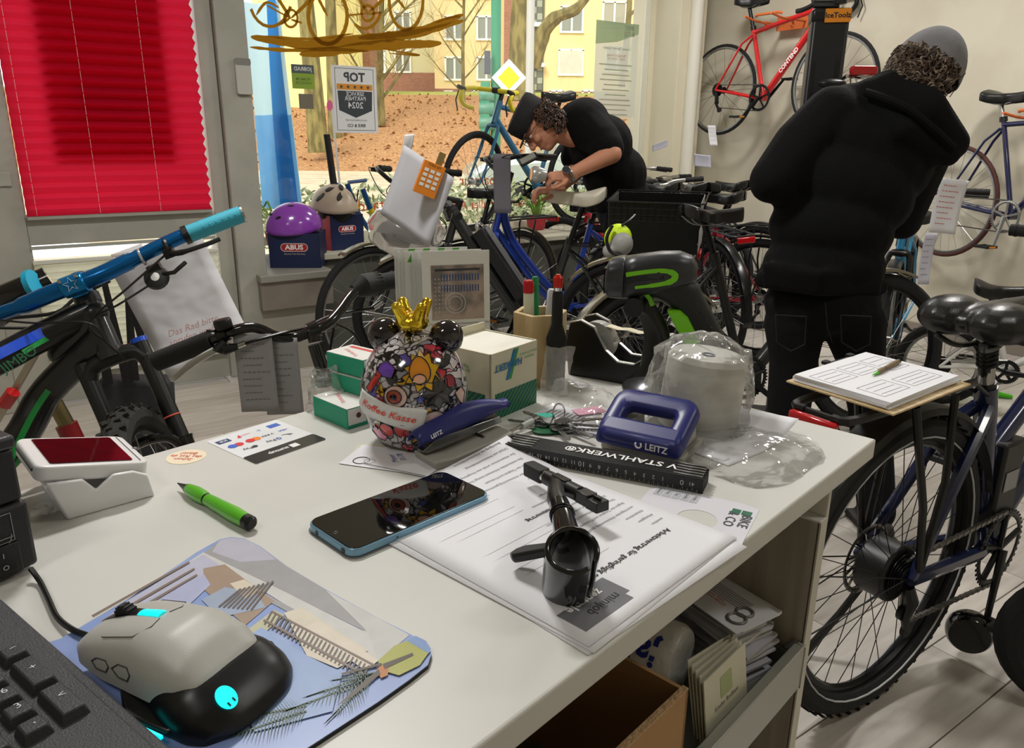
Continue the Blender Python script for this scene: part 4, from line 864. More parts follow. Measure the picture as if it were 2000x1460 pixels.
for k in range(6): MB().box((HL/2+random.uniform(-.001, .001), HW/2, HH-.013+k*.0022), (HL-.006, HW-.006, .0016)).build('paper_slips', mat('slip_white', 'e6e4d8', .7), hb, smooth=0)
FR = MR(rad(90), 'X')
text('HACKERT', .0125, MT(HL*.36, -.0012, HH-.020) @ FR @ MR(math.pi, 'Z'), mat('hackert_blue', '1f72a0', .5), hb, bold=.03)
MB().prism([(HL*.36-.005, HH-.04), (HL*.36+.001, HH-.04), (HL*.36+.016, HH-.002), (HL*.36+.010, HH-.002)], .0002, .0008, FR).build('maker_bar', mat('hackert_blue', '1f72a0', .5), hb, smooth=0); MB().prism([(HL*.36+.001, HH-.04), (HL*.36+.006, HH-.04), (HL*.36+.021, HH-.002), (HL*.36+.016, HH-.002)], .0002, .0008, FR).build('maker_bar', mat('hackert_green', '37963f', .5), hb, smooth=0)
text('Hackert Druckerei', .005, MT(HL*.78, -.0012, HH-.012) @ FR @ MR(math.pi, 'Z'), mat('hackert_green', '37963f', .5), hb); text('Papeterie', .005, MT(HL*.80, -.0012, HH-.018) @ FR @ MR(math.pi, 'Z'), MATS['hackert_green'], hb)
SD = Matrix(((0, 0, -1, 0), (-1, 0, 0, 0), (0, 1, 0, 0), (0, 0, 0, 1)))
text('B\u00fcrobedarf\nPapeterie', .006, MT(-.0012, HW*.5, HH-.024) @ SD @ MR(math.pi, 'Z'), MATS['hackert_green'], hb)
# ---- notes under the money box
nM = frame_xz(D(662, 906), D(790, 924)-D(662, 906))
for i, (dx, dy, rz, lb_) in enumerate(((.006, .004, .25, 'lowest paper note under the money box, cream edge showing'), (0, 0, 0, 'printed card with a gear-ring drawing under the money box'), (.022, .006, -.12, 'handwritten slip with blue writing under the money box'))):
    t = thing('paper_note', lb_, 'note', nM @ MT(dx, dy, .0004+i*.0005) @ MR(rz, 'Z'))
    MB().box((.042, .028, 0), (.084, .056, .0003)).build('slip', PAP if i else mat('cream_paper', 'd5d0bf', .7), t, smooth=0)
    if i == 1: MB().ring((.020, .014, .0004), (0, 0, 1), .009, .0006, 20, 4).ring((.030, .014, .0004), (0, 0, 1), .006, .0005, 20, 4).build('ring_drawing', INK, t, kind='stuff'); text('BIKE & CO', .006, MT(.064, .008, .0004) @ MR(math.pi, 'Z'), INK, t)
    if i == 2: text('Meier\n0178', .010, MT(.030, .030, .0004) @ MR(2.4, 'Z'), mat('blue_pen', '4a4a9a', .7), t, shear=.3); MB().box((.042, .0015, .0003), (.080, .0008, .0002)).build('rule_line', INK, t, smooth=0)
# ---- wooden pen holder with pens
pho = D(1045, 745); phC = V((.040, 1.085, DZ))
phT = thing('pen_holder', 'hexagonal pale wood pen holder behind the slip box', 'pen holder', MT(*phC) @ MR(rad(12), 'Z'))
WD = two_tone('beech_wood', 'b59b6e', 'cdb68a', scale=(1, 1, .15), nscale=40, rough=.5)
hexa_o = [(.040*math.cos(k*math.pi/3), .040*math.sin(k*math.pi/3)) for k in range(6)]; hexa_i = [(x*.80, y*.80) for x, y in hexa_o]; H_ = .105
hmb = MB(); hmb.v = [V((x, y, z)) for z in (0, H_) for x, y in hexa_o]+[V((x, y, z)) for z in (.006, H_) for x, y in hexa_i]
for i in range(6):
    j = (i+1) % 6; hmb.f += [(i, j, 6+j, 6+i), (6+i, 6+j, 18+j, 18+i), (12+j, 12+i, 18+i, 18+j)]
hmb.f += [(5, 4, 3, 2, 1, 0), (12, 13, 14, 15, 16, 17)]; hmb.m = [0]*len(hmb.f); hmb.build('holder', WD, phT, bevel=.0012, smooth=0)
def stick(px, py, top, lean, r, name, label, m, capm, rb_=None):
    b_ = phC+V((px, py, .008)); t_ = phC+V((px+lean[0], py+lean[1], top)); t = thing(name, label, 'pen', frame_xz(b_, t_-b_, (0, 1, 0))); L = (t_-b_).length
    MX = Matrix(((0, 0, 1, 0), (1, 0, 0, 0), (0, 1, 0, 0), (0, 0, 0, 1)))
    MB().lathe([(r*.8, 0), (r, .01), (r, L-.018), (r*.95, L-.016)], 14, MX).build('barrel', m, t); MB().lathe([(r*1.05, L-.018), (r*1.05, L-.003), (r*.8, L)], 14, MX).build('cap', capm, t)
stick(-.014, -.004, .150, (-.004, 0), .0075, 'glue_stick', 'cream glue stick with a red cap in the pen holder', mat('glue_label', 'cfd0b8', .5), mat('glossy_red', 'b01622', .25))
stick(-.004, .010, .152, (-.004, .004), .005, 'marker_pen', 'green pen standing behind the glue stick in the pen holder', mat('marker_green', '1f8a4e', .4), mat('marker_green', '1f8a4e', .4))
stick(.006, -.006, .138, (.010, 0), .0062, 'marker_pen', 'pale grey pen leaning in the pen holder', mat('pen_pale', 'c4c8cc', .35), mat('pen_pale', 'c4c8cc', .35))
# knife / tool with red cap standing in front of holder
kn = thing('cutter_knife', 'black handled tool with clear red cap in front of the pen holder', 'tool', MT(.062, 1.045, DZ))
MB().lathe([(.013, 0), (.014, .06), (.0145, .075), (.008, .095), (.0075, .135), (.0065, .142)], 18).build('handle', RUB, kn); MB().lathe([(.0055, .142), (.006, .147)], 14).build('collar', CHROME, kn); MB().lathe([(.0065, .147), (.0068, .160), (.003, .165)], 14).build('cap', mat('clear_red', 'd01f12', .15, trans=.3), kn)
# ---- tape dispenser
tdM = frame_xz(V((.085, 1.115, DZ)), V((.115, -.070, 0)))
tdp = thing('tape_dispenser', 'black and silver curved desk tape dispenser', 'tape dispenser', tdM)
LT = .15
side_ = [(0, .0), (LT, .0), (LT, .030), (LT-.001, .068), (LT-.014, .070), (LT-.022, .050), (LT-.045, .032), (LT-.070, .032), (LT-.090, .046), (.040, .078), (.018, .086), (.0, .080), (-.006, .05)]
for y_ in ((0, .006), (.050, .056)): xz(side_, *y_).build('side_cheek', BLK, tdp, bevel=.0018)
xz([(0, 0), (LT, 0), (LT, .022), (LT-.03, .016), (.02, .026)], .006, .050).build('weighted_base', mat('tape_base_grey', 'b3b3b0', .4), tdp, bevel=.002)
gr = MB()
tp = [(LT-.014, .071), (LT-.022, .051), (LT-.045, .0335), (LT-.070, .0335), (LT-.090, .0475), (.040, .0795), (.018, .0875), (0, .082)]
for y_ in (-.0005, .0495): 
    for k in range(len(tp)-1): gr.hexa([(tp[k][0], y_, tp[k][1]-.002), (tp[k][0], y_+.007, tp[k][1]-.002), (tp[k+1][0], y_+.007, tp[k+1][1]-.002), (tp[k+1][0], y_, tp[k+1][1]-.002)], [(tp[k][0], y_, tp[k][1]), (tp[k][0], y_+.007, tp[k][1]), (tp[k+1][0], y_+.007, tp[k+1][1]), (tp[k+1][0], y_, tp[k+1][1])])
gr.build('silver_trim', ALU, tdp, kind='stuff', bevel=.0005)
MB().lathe([(.014, -.009), (.030, -.009), (.030, .009), (.014, .009)], 28, MT(.034, .028, .052) @ MR(rad(90), 'X')).build('tape_roll', thin('tape_clear', c=(.9, .85, .7), gloss=.2, haze=.4), tdp)
MB().lathe([(.012, -.010), (.014, -.010), (.014, .010), (.012, .010)], 24, MT(.034, .028, .052) @ MR(rad(90), 'X')).build('tape_core', mat('core_blue', '3f5fa8', .4), tdp)
MB().grid(lambda u, v: (.045+u*(LT-.053), .019+v*.018, .077+.001*math.sin(u*20)-.004*u), 12, 2).build('tape_strip', mat('tape_cream', 'd6cfae', .35), tdp, solid=.0004)
MB().box((LT-.006, .028, .073), (.006, .040, .004)).build('cutter', STEEL, tdp, bevel=.0005)
text('tesa', .016, MT(LT+.0008, .028, .034) @ Matrix(((0, 0, 1, 0), (1, 0, 0, 0), (0, 1, 0, 0), (0, 0, 0, 1))), LG, tdp, bold=.01)
# ---- flyer holder with leaflets
fa = PY(788, 640, 1.22); fb = PY(930, 650, 1.14)
fM = frame_xz(V((-.130, 1.085, DZ)), V((.105, .030, 0)))
fh = thing('leaflet_holder', 'clear acrylic holder for leaflets on the counter', 'leaflet holder', fM)
ACR = thin('acrylic', gloss=.12, tint=.95)
for c_, d_ in (((.052, -.004, .03), (.108, .002, .06)), ((.052, .062, .05), (.108, .002, .10)), ((-.003, .03, .02), (.002, .066, .04)), ((.107, .03, .02), (.002, .066, .04)), ((.052, .03, .001), (.108, .066, .002))): MB().box(c_, d_).build('acrylic_wall', ACR, fh, smooth=0)
LFM = mat('leaflet_white', 'd5d5d0', .5); GS = mat('leaflet_green', '4f9a34', .5); PHO = two_tone('leaflet_photo', '6d6560', 'a9968a', nscale=30, rough=.4, detail=8); PHD = mat('leaflet_photo_dark', '2f3238', .4)
FRX = MR(rad(90), 'X')
for k in range(9):
    y_ = .002+k*.0065; tilt = -.006*k; hgt = .184-.0022*((k*2) % 3)
    t = thing('leaflet', ['front leaflet with a workshop photo in the acrylic holder', 'white leaflet edge second behind the front one', 'leaflet standing third in the acrylic holder', 'leaflet standing fourth in the acrylic holder', 'leaflet standing fifth in the acrylic holder', 'sixth leaflet in the holder with green corner stripes', 'seventh leaflet in the holder, shifted to the left', 'eighth leaflet in the holder, shifted to the left', 'rearmost leaflet with green stripes at its upper left corner'][k], 'leaflet', fM @ MT(-.0025*k if k < 5 else -.020-.004*(k-5), y_, .0025-.0012*(k % 2)) @ MR(rad(-3), 'X'), 'leaflets in the acrylic holder')
    MB().box((.052, .001, hgt/2), (.100, .0018, hgt)).build('leaflet_sheets', LFM, t, smooth=0)
    for j in range(4):
        if k > 0: MB().prism([(.006+j*.022, hgt-.016), (.016+j*.022, hgt-.016), (.024+j*.022, hgt-.001), (.014+j*.022, hgt-.001)], -.0003, .0, FRX).build('green_stripe', GS, t, smooth=0)
    if k == 0:
        MB().box((.054, -.0002, .124), (.078, .0004, .080)).build('photo', PHO, t, smooth=0); MB().box((.054, -.0005, .157), (.066, .0003, .003)).build('photo_detail', PHD, t, smooth=0)
        MB().ring((.050, -.0006, .108), (0, 1, 0), .015, .0007, 24, 4).ring((.050, -.0006, .108), (0, 1, 0), .010, .0005, 20, 4).build('photo_detail', mat('photo_light', 'b9b7b4', .4), t, kind='stuff')
        tl = MB(); rt = random.Random(2)
        for a_ in range(14):
            for b_ in range(2): tl.box((.030+a_*.0042, -.0006, .146-b_*.016), (.0018, .0004, .010))
        tl.build('photo_tools', mat('photo_tool_blue', '2f4a78', .4), t, kind='stuff', smooth=0)
        dt = MB()
        for a_ in range(5):
            for b_ in range(9): dt.box((.021+a_*.005, -.0006, .096+b_*.006), (.0016, .0004, .0016))
        dt.build('photo_dots', mat('photo_light', 'b9b7b4', .4), t, kind='stuff', smooth=0)
        text('Bei Fragen rund ums Rad beantworten wir Ihre\nFragen und nennen Ihre\nPreise gern am Tag', .0052, MT(.054, -.0004, .073) @ FRX, GREYINK, t); text('Inspektion + Verkauf + Beratung\nRund um Rad und mehr...', .0052, MT(.054, -.0004, .055) @ FRX, REDINK, t); text('\u00d6ffnungszeiten\n10.00 - 18.30\n10.00 - 14.00', .0055, MT(.054, -.0004, .032) @ FRX, GREYINK, t)
# ---- black clamp with bolt bar, lying on the contract
clT = thing('clamp_mount', 'glossy black clamp with lever and short cross bar lying on the contract', 'clamp', MT(*D(1110, 1075)))
def wl(T_): return MB(world=T_)
ringc = D(1118, 1072, .056); low = D(1139, 1148, .004)
stem0 = D(1112, 1050, .040); SLIT = -138; stem1 = D(1092, 985, .040)
ax = (low-ringc).normalized()
m = wl(clT); m.M = m.M @ frame_xz(ringc, (1, 0, 0), ax)
n_ = 26; vs = []
for zz in (0, (low-ringc).length):
    for rr in (.0205, .0165):
        for k in range(n_+1): a_ = rad(-171+342*k/n_)+rad(SLIT); vs.append((rr*math.cos(a_), rr*math.sin(a_), zz))
N = n_+1; fs = []
for k in range(n_): fs += [(k, k+1, 2*N+k+1, 2*N+k), (N+k+1, N+k, 3*N+k, 3*N+k+1), (k+1, k, N+k, N+k+1), (2*N+k, 2*N+k+1, 3*N+k+1, 3*N+k)]
fs += [(0, 2*N, 3*N, N), (N-1, 2*N-1, 4*N-1, 3*N-1)]
GBK = mat('glossy_black', '0c0c0d', .14, coat=.4)
m.add(vs, fs); m.build('clamp_ring', GBK, clT, bevel=.0015)
m = wl(clT); m.tube([stem0+V((0, 0, -.004)), stem0.lerp(stem1, .5), stem1], [.0115, .010, .009], 16); m.build('stem', GBK, clT)
m = wl(clT); m.ring(stem0.lerp(stem1, .62), stem1-stem0, .0098, .0012, 20, 6).ring(stem0.lerp(stem1, .70), stem1-stem0, .0098, .0012, 20, 6); m.build('stem_rib', BLK, clT, kind='stuff')
l0, l1 = D(1100, 1068, .036), D(1008, 1084, .014)
lx = frame_xz(l0, l1-l0); LL = (l1-l0).length
MB(lx, world=clT).prism([(0, -.006), (LL*.6, -.010), (LL*.9, -.012), (LL+.004, -.007), (LL+.005, .002), (LL*.95, .009), (LL*.5, .008), (0, .006)], -.004, .004).build('quick_lever', BLK, clT, bevel=.0025)
b0_, b1_ = D(1030, 912, .020), D(1172, 985, .026)
bx = frame_xz(b0_, b1_-b0_); BL = (b1_-b0_).length
m = MB(bx, world=clT); m.prism(rrect(.030, .014, .003, 3, .016, 0), -.007, .007).prism([(0, -.004), (.004, -.007), (.004, .007), (0, .004)], -.005, .005); m.build('bar_end_block', BLKM, clT, bevel=.0015, kind='stuff')
MB(bx, world=clT).cyl((.030, 0, 0), (.035, 0, 0), .0065, 14).build('steel_collar', CHROME, clT)
m = MB(bx, world=clT); m.cyl((.034, 0, 0), (BL-.028, 0, 0), .0078, 14).box((BL*.5, 0, .006), (.022, .008, .005)); m.box((BL-.020, 0, 0), (.018, .0125, .012)).box((BL-.004, 0, -.001), (.016, .015, .010)).box((BL-.004, -.0, .005), (.010, .003, .004)); m.build('cross_bar', BLK, clT, bevel=.0008)
m = wl(clT); m.tube([stem1, stem1+V((-.002, .010, .001)), b0_.lerp(b1_, .42)+V((0, 0, -.002))], [.009, .0085, .0075], 12); m.build('fork_joint', BLK, clT)
# ---- order form with die-cut hole, beneath the rule
cdM = frame_xz(D(1240, 1030), D(1435, 1090)-D(1240, 1030))
cdT = thing('hang_tag_form', 'printed white hang tag with a round hole sticking out beyond the contract', 'tag', frame_xz(D(1300, 1040), D(1440, 1075)-D(1300, 1040)) @ MT(-.012, .004, .0002))
cw, chh = .078, .090; hr = .019; hc = (.030, .036)
hole = [(hc[0]+hr*math.cos(2*math.pi*k/24), hc[1]+hr*math.sin(2*math.pi*k/24)) for k in range(24)]
def outer_pt(k):
    a_ = 2*math.pi*k/24; dx, dy = math.cos(a_), math.sin(a_); t = 9
    if dx > 0: t = min(t, (cw-hc[0])/dx)
    if dx < 0: t = min(t, (-.03-hc[0])/dx)
    if dy > 0: t = min(t, (chh-hc[1])/dy)
    if dy < 0: t = min(t, (-.0-hc[1])/dy)
    return (hc[0]+dx*t, hc[1]+dy*t)
ot = [outer_pt(k) for k in range(24)]
mb = MB(); mb.add([(x, y, 0) for x, y in hole]+[(x, y, 0) for x, y in ot], [(k, (k+1) % 24, 24+(k+1) % 24, 24+k) for k in range(24)]); mb.build('card', mat('tag_white', 'd6d6de', .6), cdT, smooth=0, solid=.0004)
text('BIKE\n& CO', .0135, MT(.064, .052, .0006) @ MR(rad(-90), 'Z'), mat('tag_ink', '3a3f48', .6), cdT, bold=.01)
MB().box((.069, .070, .0005), (.009, .009, .0003)).build('logo_tile', mat('tag_green', '2d6a50', .6), cdT, smooth=0); MB().box((.059, .070, .0005), (.008, .009, .0003)).build('logo_tile', mat('tag_green', '2d6a50', .6), cdT, smooth=0)
for i, s_ in enumerate(('Rahmen', 'Preis', 'Typ', 'Gr\u00f6\u00dfe', 'Farbe')):
    MB().box((-.020+i*.0092, .077, .0004), (.0078, .020, .0002)).build('form_field', PAPD, cdT, smooth=0); text(s_, .0045, MT(-.020+i*.0092, .077, .0008) @ MR(rad(-90), 'Z'), GREYINK, cdT)
# ---- barcode scanner on its stand
scC = V((.210, 1.045, DZ))
scs = thing('scanner_stand', 'black curved stand with a round foot carrying the barcode scanner', 'stand', MT(*scC))
MB().lathe([(.052, 0), (.052, .004), (.048, .010), (.030, .018), (.018, .024), (.0, .026)], 36).build('foot', mat('stand_foot_metal', '5b5c60', .22, .7), scs)
def bow(pts, w0, w1, t, mb, ydir):
    n = len(pts); vs = []; ydir = V(ydir).normalized()
    for i, p in enumerate(pts):
        p = V(p); tg = (V(pts[min(i+1, n-1)])-V(pts[max(i-1, 0)])).normalized(); nr = tg.cross(ydir).normalized(); w_ = w0+(w1-w0)*i/(n-1)
        for a_, b_ in ((-1, -.5), (-.85, 1), (.85, 1), (1, -.5), (.8, -1), (-.8, -1)): vs.append(p+ydir*a_*w_+nr*b_*t)
    fs = [(i*6+k, i*6+(k+1) % 6, (i+1)*6+(k+1) % 6, (i+1)*6+k) for i in range(n-1) for k in range(6)]+[(5, 4, 3, 2, 1, 0), tuple((n-1)*6+k for k in range(6))]
    return mb.add(vs, fs)
arm = [PY(1260, 750, 1.045), PY(1275, 720, 1.045), PY(1283, 680, 1.045), PY(1280, 640, 1.045), PY(1262, 605, 1.045), PY(1243, 592, 1.045)]
arm = spline(arm, 4); m = wl(scs); bow(arm, .026, .015, .010, m, (.55, -.83, 0)); m.build('curved_arm', BLK, scs, bevel=.003, smooth=60)
pv = PY(1240, 597, 1.03); m = wl(scs); m.cyl(pv+V((-.004, -.014, 0)), pv+V((.004, .016, 0)), .013, 20); m.build('pivot_knob', BLK, scs, bevel=.001)
sc = thing('barcode_scanner', 'black barcode scanner with bright green trim in its stand', 'scanner', MT(*pv))
SB = mat('scanner_dark_grey', '2b2d31', .36, bump=.06, bscale=900); SBK = mat('scanner_black', '17181a', .5); SGR = mat('scanner_green', '76c81e', .3)
# local frame: x to the right in the picture (rear), z up, y away
ya = V((.25, .97, 0)).normalized(); xa = V((ya.y, -ya.x, 0))
def S(px, py, dy=0): return PY(px, py, 1.045)+ya*dy
hd = MB(world=sc)
def oval(mb, stations, n=20):
    vs = []
    for c_, hw, hh, hd_ in stations:
        c_ = V(c_)
        for k in range(n):
            a_ = 2*math.pi*k/n; cx_, sz_ = math.cos(a_), math.sin(a_)
            vs.append(c_+ya*hw*math.copysign(abs(cx_)**.7, cx_)+V((0, 0, 1))*hh*math.copysign(abs(sz_)**.7, sz_)+hd_*0)
    N_ = len(stations); mb.add(vs, [(i*n+k, (i+1)*n+k, (i+1)*n+(k+1) % n, i*n+(k+1) % n) for i in range(N_-1) for k in range(n)]+[tuple(range(n)), tuple((N_-1)*n+k for k in range(n-1, -1, -1))])
Z0 = V((0, 0, 0))
oval(hd, [(S(1186, 543), .026, .020, Z0), (S(1192, 541), .031, .0265, Z0), (S(1210, 540), .034, .0285, Z0), (S(1223, 540), .034, .0285, Z0)]); hd.build('scan_nose', mat('scanner_nose', '3a3c40', .3, .2), sc, bevel=.002)
MB(world=sc).box((0, 0, 0), (.002, .044, .034), frame_xz(S(1185, 543), xa)).build('scan_window', mat('scan_glass', '050506', .05), sc, smooth=0)
hb2 = MB(world=sc); oval(hb2, [(S(1221, 541), .031, .029, Z0), (S(1245, 537), .033, .0285, Z0), (S(1290, 530), .034, .0275, Z0), (S(1325, 527), .032, .0255, Z0), (S(1350, 528), .026, .020, Z0), (S(1362, 533), .015, .012, Z0)]); hb2.build('head', SB, sc, smooth=180)
hg = MB(world=sc)
for (c0_, c1_, r0_, r1_) in ((S(1300, 550), S(1335, 575), .026, .025), (S(1335, 575), S(1368, 630), .024, .0215), (S(1368, 630), S(1392, 672), .0215, .020), (S(1255, 555), S(1330, 565), .014, .022)): hg.caps(c0_, c1_, r0_, r1_, 16)
hg.build('handle', SBK, sc, remesh=.0035, rsm=4)
# green U-shaped trim on the side of the head
def side_pt(px, py, up=.0345): p = S(px, py); return p-ya*up
def strip(pts, wid, nm, m, up=.0335, th=.003):
    P_ = spline([side_pt(x, y, up) for x, y in pts], 5); mb = MB(world=sc); n = len(P_); ws = wid if isinstance(wid, list) else [wid]*n
    vs = []
    for i, p in enumerate(P_):
        t_ = (P_[min(i+1, n-1)]-P_[max(i-1, 0)]).normalized(); nr = t_.cross(ya).normalized(); w_ = ws[min(int(i*len(ws)/n), len(ws)-1)]
        for a_, b_ in ((-1, 0), (1, 0), (1, 1), (-1, 1)): vs.append(p+nr*a_*w_+ya*b_*th*4)
    fs = [(i*4+k, i*4+(k+1) % 4, (i+1)*4+(k+1) % 4, (i+1)*4+k) for i in range(n-1) for k in range(4)]+[(0, 1, 2, 3), tuple((n-1)*4+k for k in (3, 2, 1, 0))]
    mb.add(vs, fs); return mb.build(nm, m, sc, smooth=60, bevel=.0006)
strip([(1228, 529), (1260, 524), (1295, 521), (1316, 525), (1321, 533), (1312, 542), (1285, 548), (1245, 553)], [.0028, .0028, .003, .0038, .0045, .0038, .0028, .002], 'green_trim', SGR)
strip([(1228, 540), (1265, 535), (1300, 533)], .0032, 'side_inlay', SBK, .0335)
g2 = MB(world=sc); GP = [(1303, 600), (1330, 600), (1345, 612), (1368, 660), (1368, 672), (1362, 681), (1349, 681), (1340, 668), (1322, 636)]
g2.add([side_pt(x, y, .0215) for x, y in GP]+[side_pt(x, y, .002) for x, y in GP], [tuple(range(len(GP))), tuple(range(2*len(GP)-1, len(GP)-1, -1))]+[(i, len(GP)+i, len(GP)+(i+1) % len(GP), (i+1) % len(GP)) for i in range(len(GP))]); g2.build('green_grip', SGR, sc, bevel=.004, bseg=3)
strip([(1262, 571), (1270, 580), (1275, 594)], .003, 'trigger', SGR, .012)
rbm = MB(world=sc)
for k, (x, y) in enumerate(((1352, 588), (1364, 605), (1371, 618), (1381, 634), (1392, 650))): rbm.box((0, 0, 0), (.017, .012, .0045), frame_xz(side_pt(x-2, y, .016), xa))
rbm.build('grip_rib', BLK, sc, bevel=.001, kind='stuff')
MB(world=sc).ring(S(1408, 679), ya, .0062, .0019, 18, 6).build('loop_ring', SGR, sc)
MB(world=sc).prism(rrect(.016, .008, .003), 0, .001, frame_xz(S(1333, 516)+V((0, 0, .002))-ya*.012, xa)).build('button', BLK, sc)
# ---- paper roll inside a clear bag
roC = D(1368, 842); roC = V((.232, .905, DZ))
ro = thing('paper_roll', 'thick white paper roll wrapped in clear film behind the hole punch', 'paper roll', MT(*roC))
RP_ = two_tone('roll_paper', 'c9c8c2', 'd6d5cf', scale=(1, 1, 20), nscale=4, rough=.7)
rp = [(.008, .002), (.048, .002), (.050, .006), (.048, .088), (.043, .094), (.008, .092)]
MB().lathe(rp, 40, MR(rad(5), 'Y')).build('roll', RP_, ro, smooth=30)
MB().lathe([(.0072, .003), (.0078, .0935), (.006, .0935), (.0055, .003)], 20, MR(rad(5), 'Y')).build('core', mat('core_blue_grey', '6a7088', .6), ro)
FILM = thin('clear_film', gloss=.05, rough=.09, tint=.97, bump=.5, bscale=22, haze=.10)
def crumple(fn, nu, nv, amp, freq, seed):
    from mathutils import noise
    def g(u, v):
        p = V(fn(u, v)); n_ = noise.noise_vector(p*freq+V((seed, seed*2, 0)))*.6+noise.noise_vector(p*freq*2.3+V((0, seed, 3)))*.4; q = p+n_*amp; return (q.x, q.y, max(q.z, .0012))
    return MB().grid(g, nu, nv)
bagT = thing('film_bag', 'crumpled clear film bag around the paper roll', 'bag', MT(*roC))
def bagfn(u, v):
    a_ = 2*math.pi*u; prof = [(.058, .0), (.063, .03), (.060, .07), (.052, .098), (.034, .112), (.012, .116), (.001, .117)]
    k = v*(len(prof)-1); i = min(int(k), len(prof)-2); t = k-i; r_ = prof[i][0]+(prof[i+1][0]-prof[i][0])*t; z = prof[i][1]+(prof[i+1][1]-prof[i][1])*t
    return (r_*math.cos(a_)*(1+.05*math.sin(5*a_)+.08*max(0, math.cos(a_))), r_*math.sin(a_)*(1+.06*math.cos(4*a_)), z)
crumple(bagfn, 64, 26, .010, 34, 1).build('film', FILM, bagT, smooth=20)
b2 = thing('film_bag', 'flattened clear plastic bag spread towards the right corner of the counter', 'bag', frame_xz(D(1370, 880), D(1600, 885)-D(1370, 880)))
lw_ = (D(1590, 895)-D(1350, 860)).length
def flat(u, v):
    x = -.02+u*(lw_+.02); wv = .045+.105*math.sin(math.pi*min(1, .15+u*.85)); return (x, (v-.5)*wv*1.1-.012*math.sin(u*5), .004+.018*math.sin(math.pi*u)*math.sin(math.pi*v)+.03*max(0, .25-u))
crumple(flat, 60, 34, .009, 22, 4).build('film', FILM, b2, smooth=20)
b3 = thing('film_bag', 'crumpled clear bag between the slip box and the hole punch', 'bag', frame_xz(D(1075, 800), D(1190, 830)-D(1075, 800)))
def flat3(u, v): x = -.005+u*.13; return (x, (v-.35)*(.035+.07*u), .006+.022*math.sin(math.pi*min(1, u+.1))*math.sin(math.pi*v)+.03*(1-u)*(v))
crumple(flat3, 44, 26, .012, 44, 9).build('film', FILM, b3, smooth=20)
b4 = thing('film_sleeve', 'clear plastic sleeve standing in front of the pen holder', 'bag', frame_xz(D(1050, 770), V((.05, -.01, 0))))
def sl(u, v): return (.002+u*.040+.008*v, -.004*math.sin(math.pi*u), .0+v*.072)
crumple(sl, 20, 24, .005, 50, 12).build('film', thin('hazy_film', gloss=.1, rough=.12, tint=.93, haze=.22), b4, smooth=20)
b5 = thing('film_bag', 'small crumpled clear bag at the counter edge behind the plaster boxes', 'bag', MT(*D(640, 800)))
crumple(lambda u, v: (.028*math.cos(2*math.pi*u)*(1-.45*v), .022*math.sin(2*math.pi*u)*(1-.45*v), .055*v), 40, 18, .010, 50, 17).build('film', thin('bag_film', gloss=.1, rough=.1, haze=.12), b5, smooth=20)
# ---- curled note by the roll
nt_ = thing('note_sheet', 'white note sheet with pencil scribble near the right corner', 'paper', frame_xz(D(1400, 870), D(1545, 815)-D(1400, 870)))
nf = lambda u, v: V((-.04+u*.135, -.045+v*.085, .001+.018*max(0, u-.55)**2*4+.010*(u > .5)*(u-.5)*2*(1-v)))
MB().grid(lambda u, v: nf(u, v), 16, 10).build('sheet', PAP, nt_, smooth=180, solid=.0003)
sc_ = MB(); sc_.tube([nf(.50+i*.035, .55+(.05 if i % 2 else -.05))+V((0, 0, .0006)) for i in range(9)], .0003, 4); sc_.build('pencil_scribble', GREYINK, nt_)
br = thing('card_stack', 'pale printed leaflets lying under the clear bag and keys', 'leaflet', frame_xz(D(1040, 812), D(1190, 850)-D(1040, 812)))
for i in range(3): MB().box((.05, .012+i*.006, .0005+i*.0006), (.10, .055, .0005), MR(rad(4*i-6), 'Z')).build('leaflet', PAPD if i < 2 else PAP, br, smooth=0)
for i in range(10): MB().box((.012+i*.006, .014, .0024), (.003, .035, .0002), MR(rad(2), 'Z')).build('printed_bar', mat('bar_grey', '8a8a90', .7), br, smooth=0)
pk = thing('sticky_note', 'pink sticky note corner showing beside the keys', 'note', MT(*D(1150, 808)) @ MR(.4, 'Z')); MB().box((0, 0, .0045), (.040, .022, .0006)).build('note', mat('pink_note', 'e5a3bd', .7), pk, smooth=0)
# ---- keys
kyT = thing('key_bunch', 'bunch of steel keys with ring, green tag and teal tag beside the folding rule', 'keys', MT(*D(1080, 835)))
m = wl(kyT); m.ring(D(1092, 806, .014), (.7, -.6, .25), .0115, .0011, 28, 6); m.build('key_ring', CHROME, kyT); m = wl(kyT); m.ring(D(1063, 822, .008), (.2, .2, 1), .010, .0009, 28, 6); m.build('key_ring', CHROME, kyT)
def akey(px, py, ang, h, L=.045):
    mb = MB(MT(*D(px, py, h)) @ MR(ang, 'Z') @ MR(rad(random.uniform(-9, 9)), 'Y'), world=kyT); mb.prism(circ(.010, 12, sy_=.95), -.0011, .0011)
    pts = [(.009, -.0033)]
    for k in range(5): pts += [(.012+k*.005, -.0033), (.0145+k*.005, -.0018)]
    pts += [(L-.004, -.003), (L, 0), (L-.004, .0033), (.009, .0033)]
    mb.prism(pts, -.0009, .0009); mb.build('key', STEEL, kyT, bevel=.0003, bseg=1)
for a_ in ((1100, 826, -.6, .006, .05), (1105, 830, -.9, .010, .048), (1098, 822, -.2, .014, .052), (1088, 834, -1.3, .008, .045), (1110, 838, -.4, .004, .05), (1075, 822, 2.6, .010, .04), (1060, 828, 2.9, .006, .045)): akey(*a_)
MB(MT(*D(1075, 838, .003)), world=kyT).prism(circ(.019, 20, sx_=1.25, sy_=.75), -.001, .001, MR(.3, 'Z')).build('green_tag', mat('key_tag_green', '1f5e3c', .4), kyT, bevel=.0005)
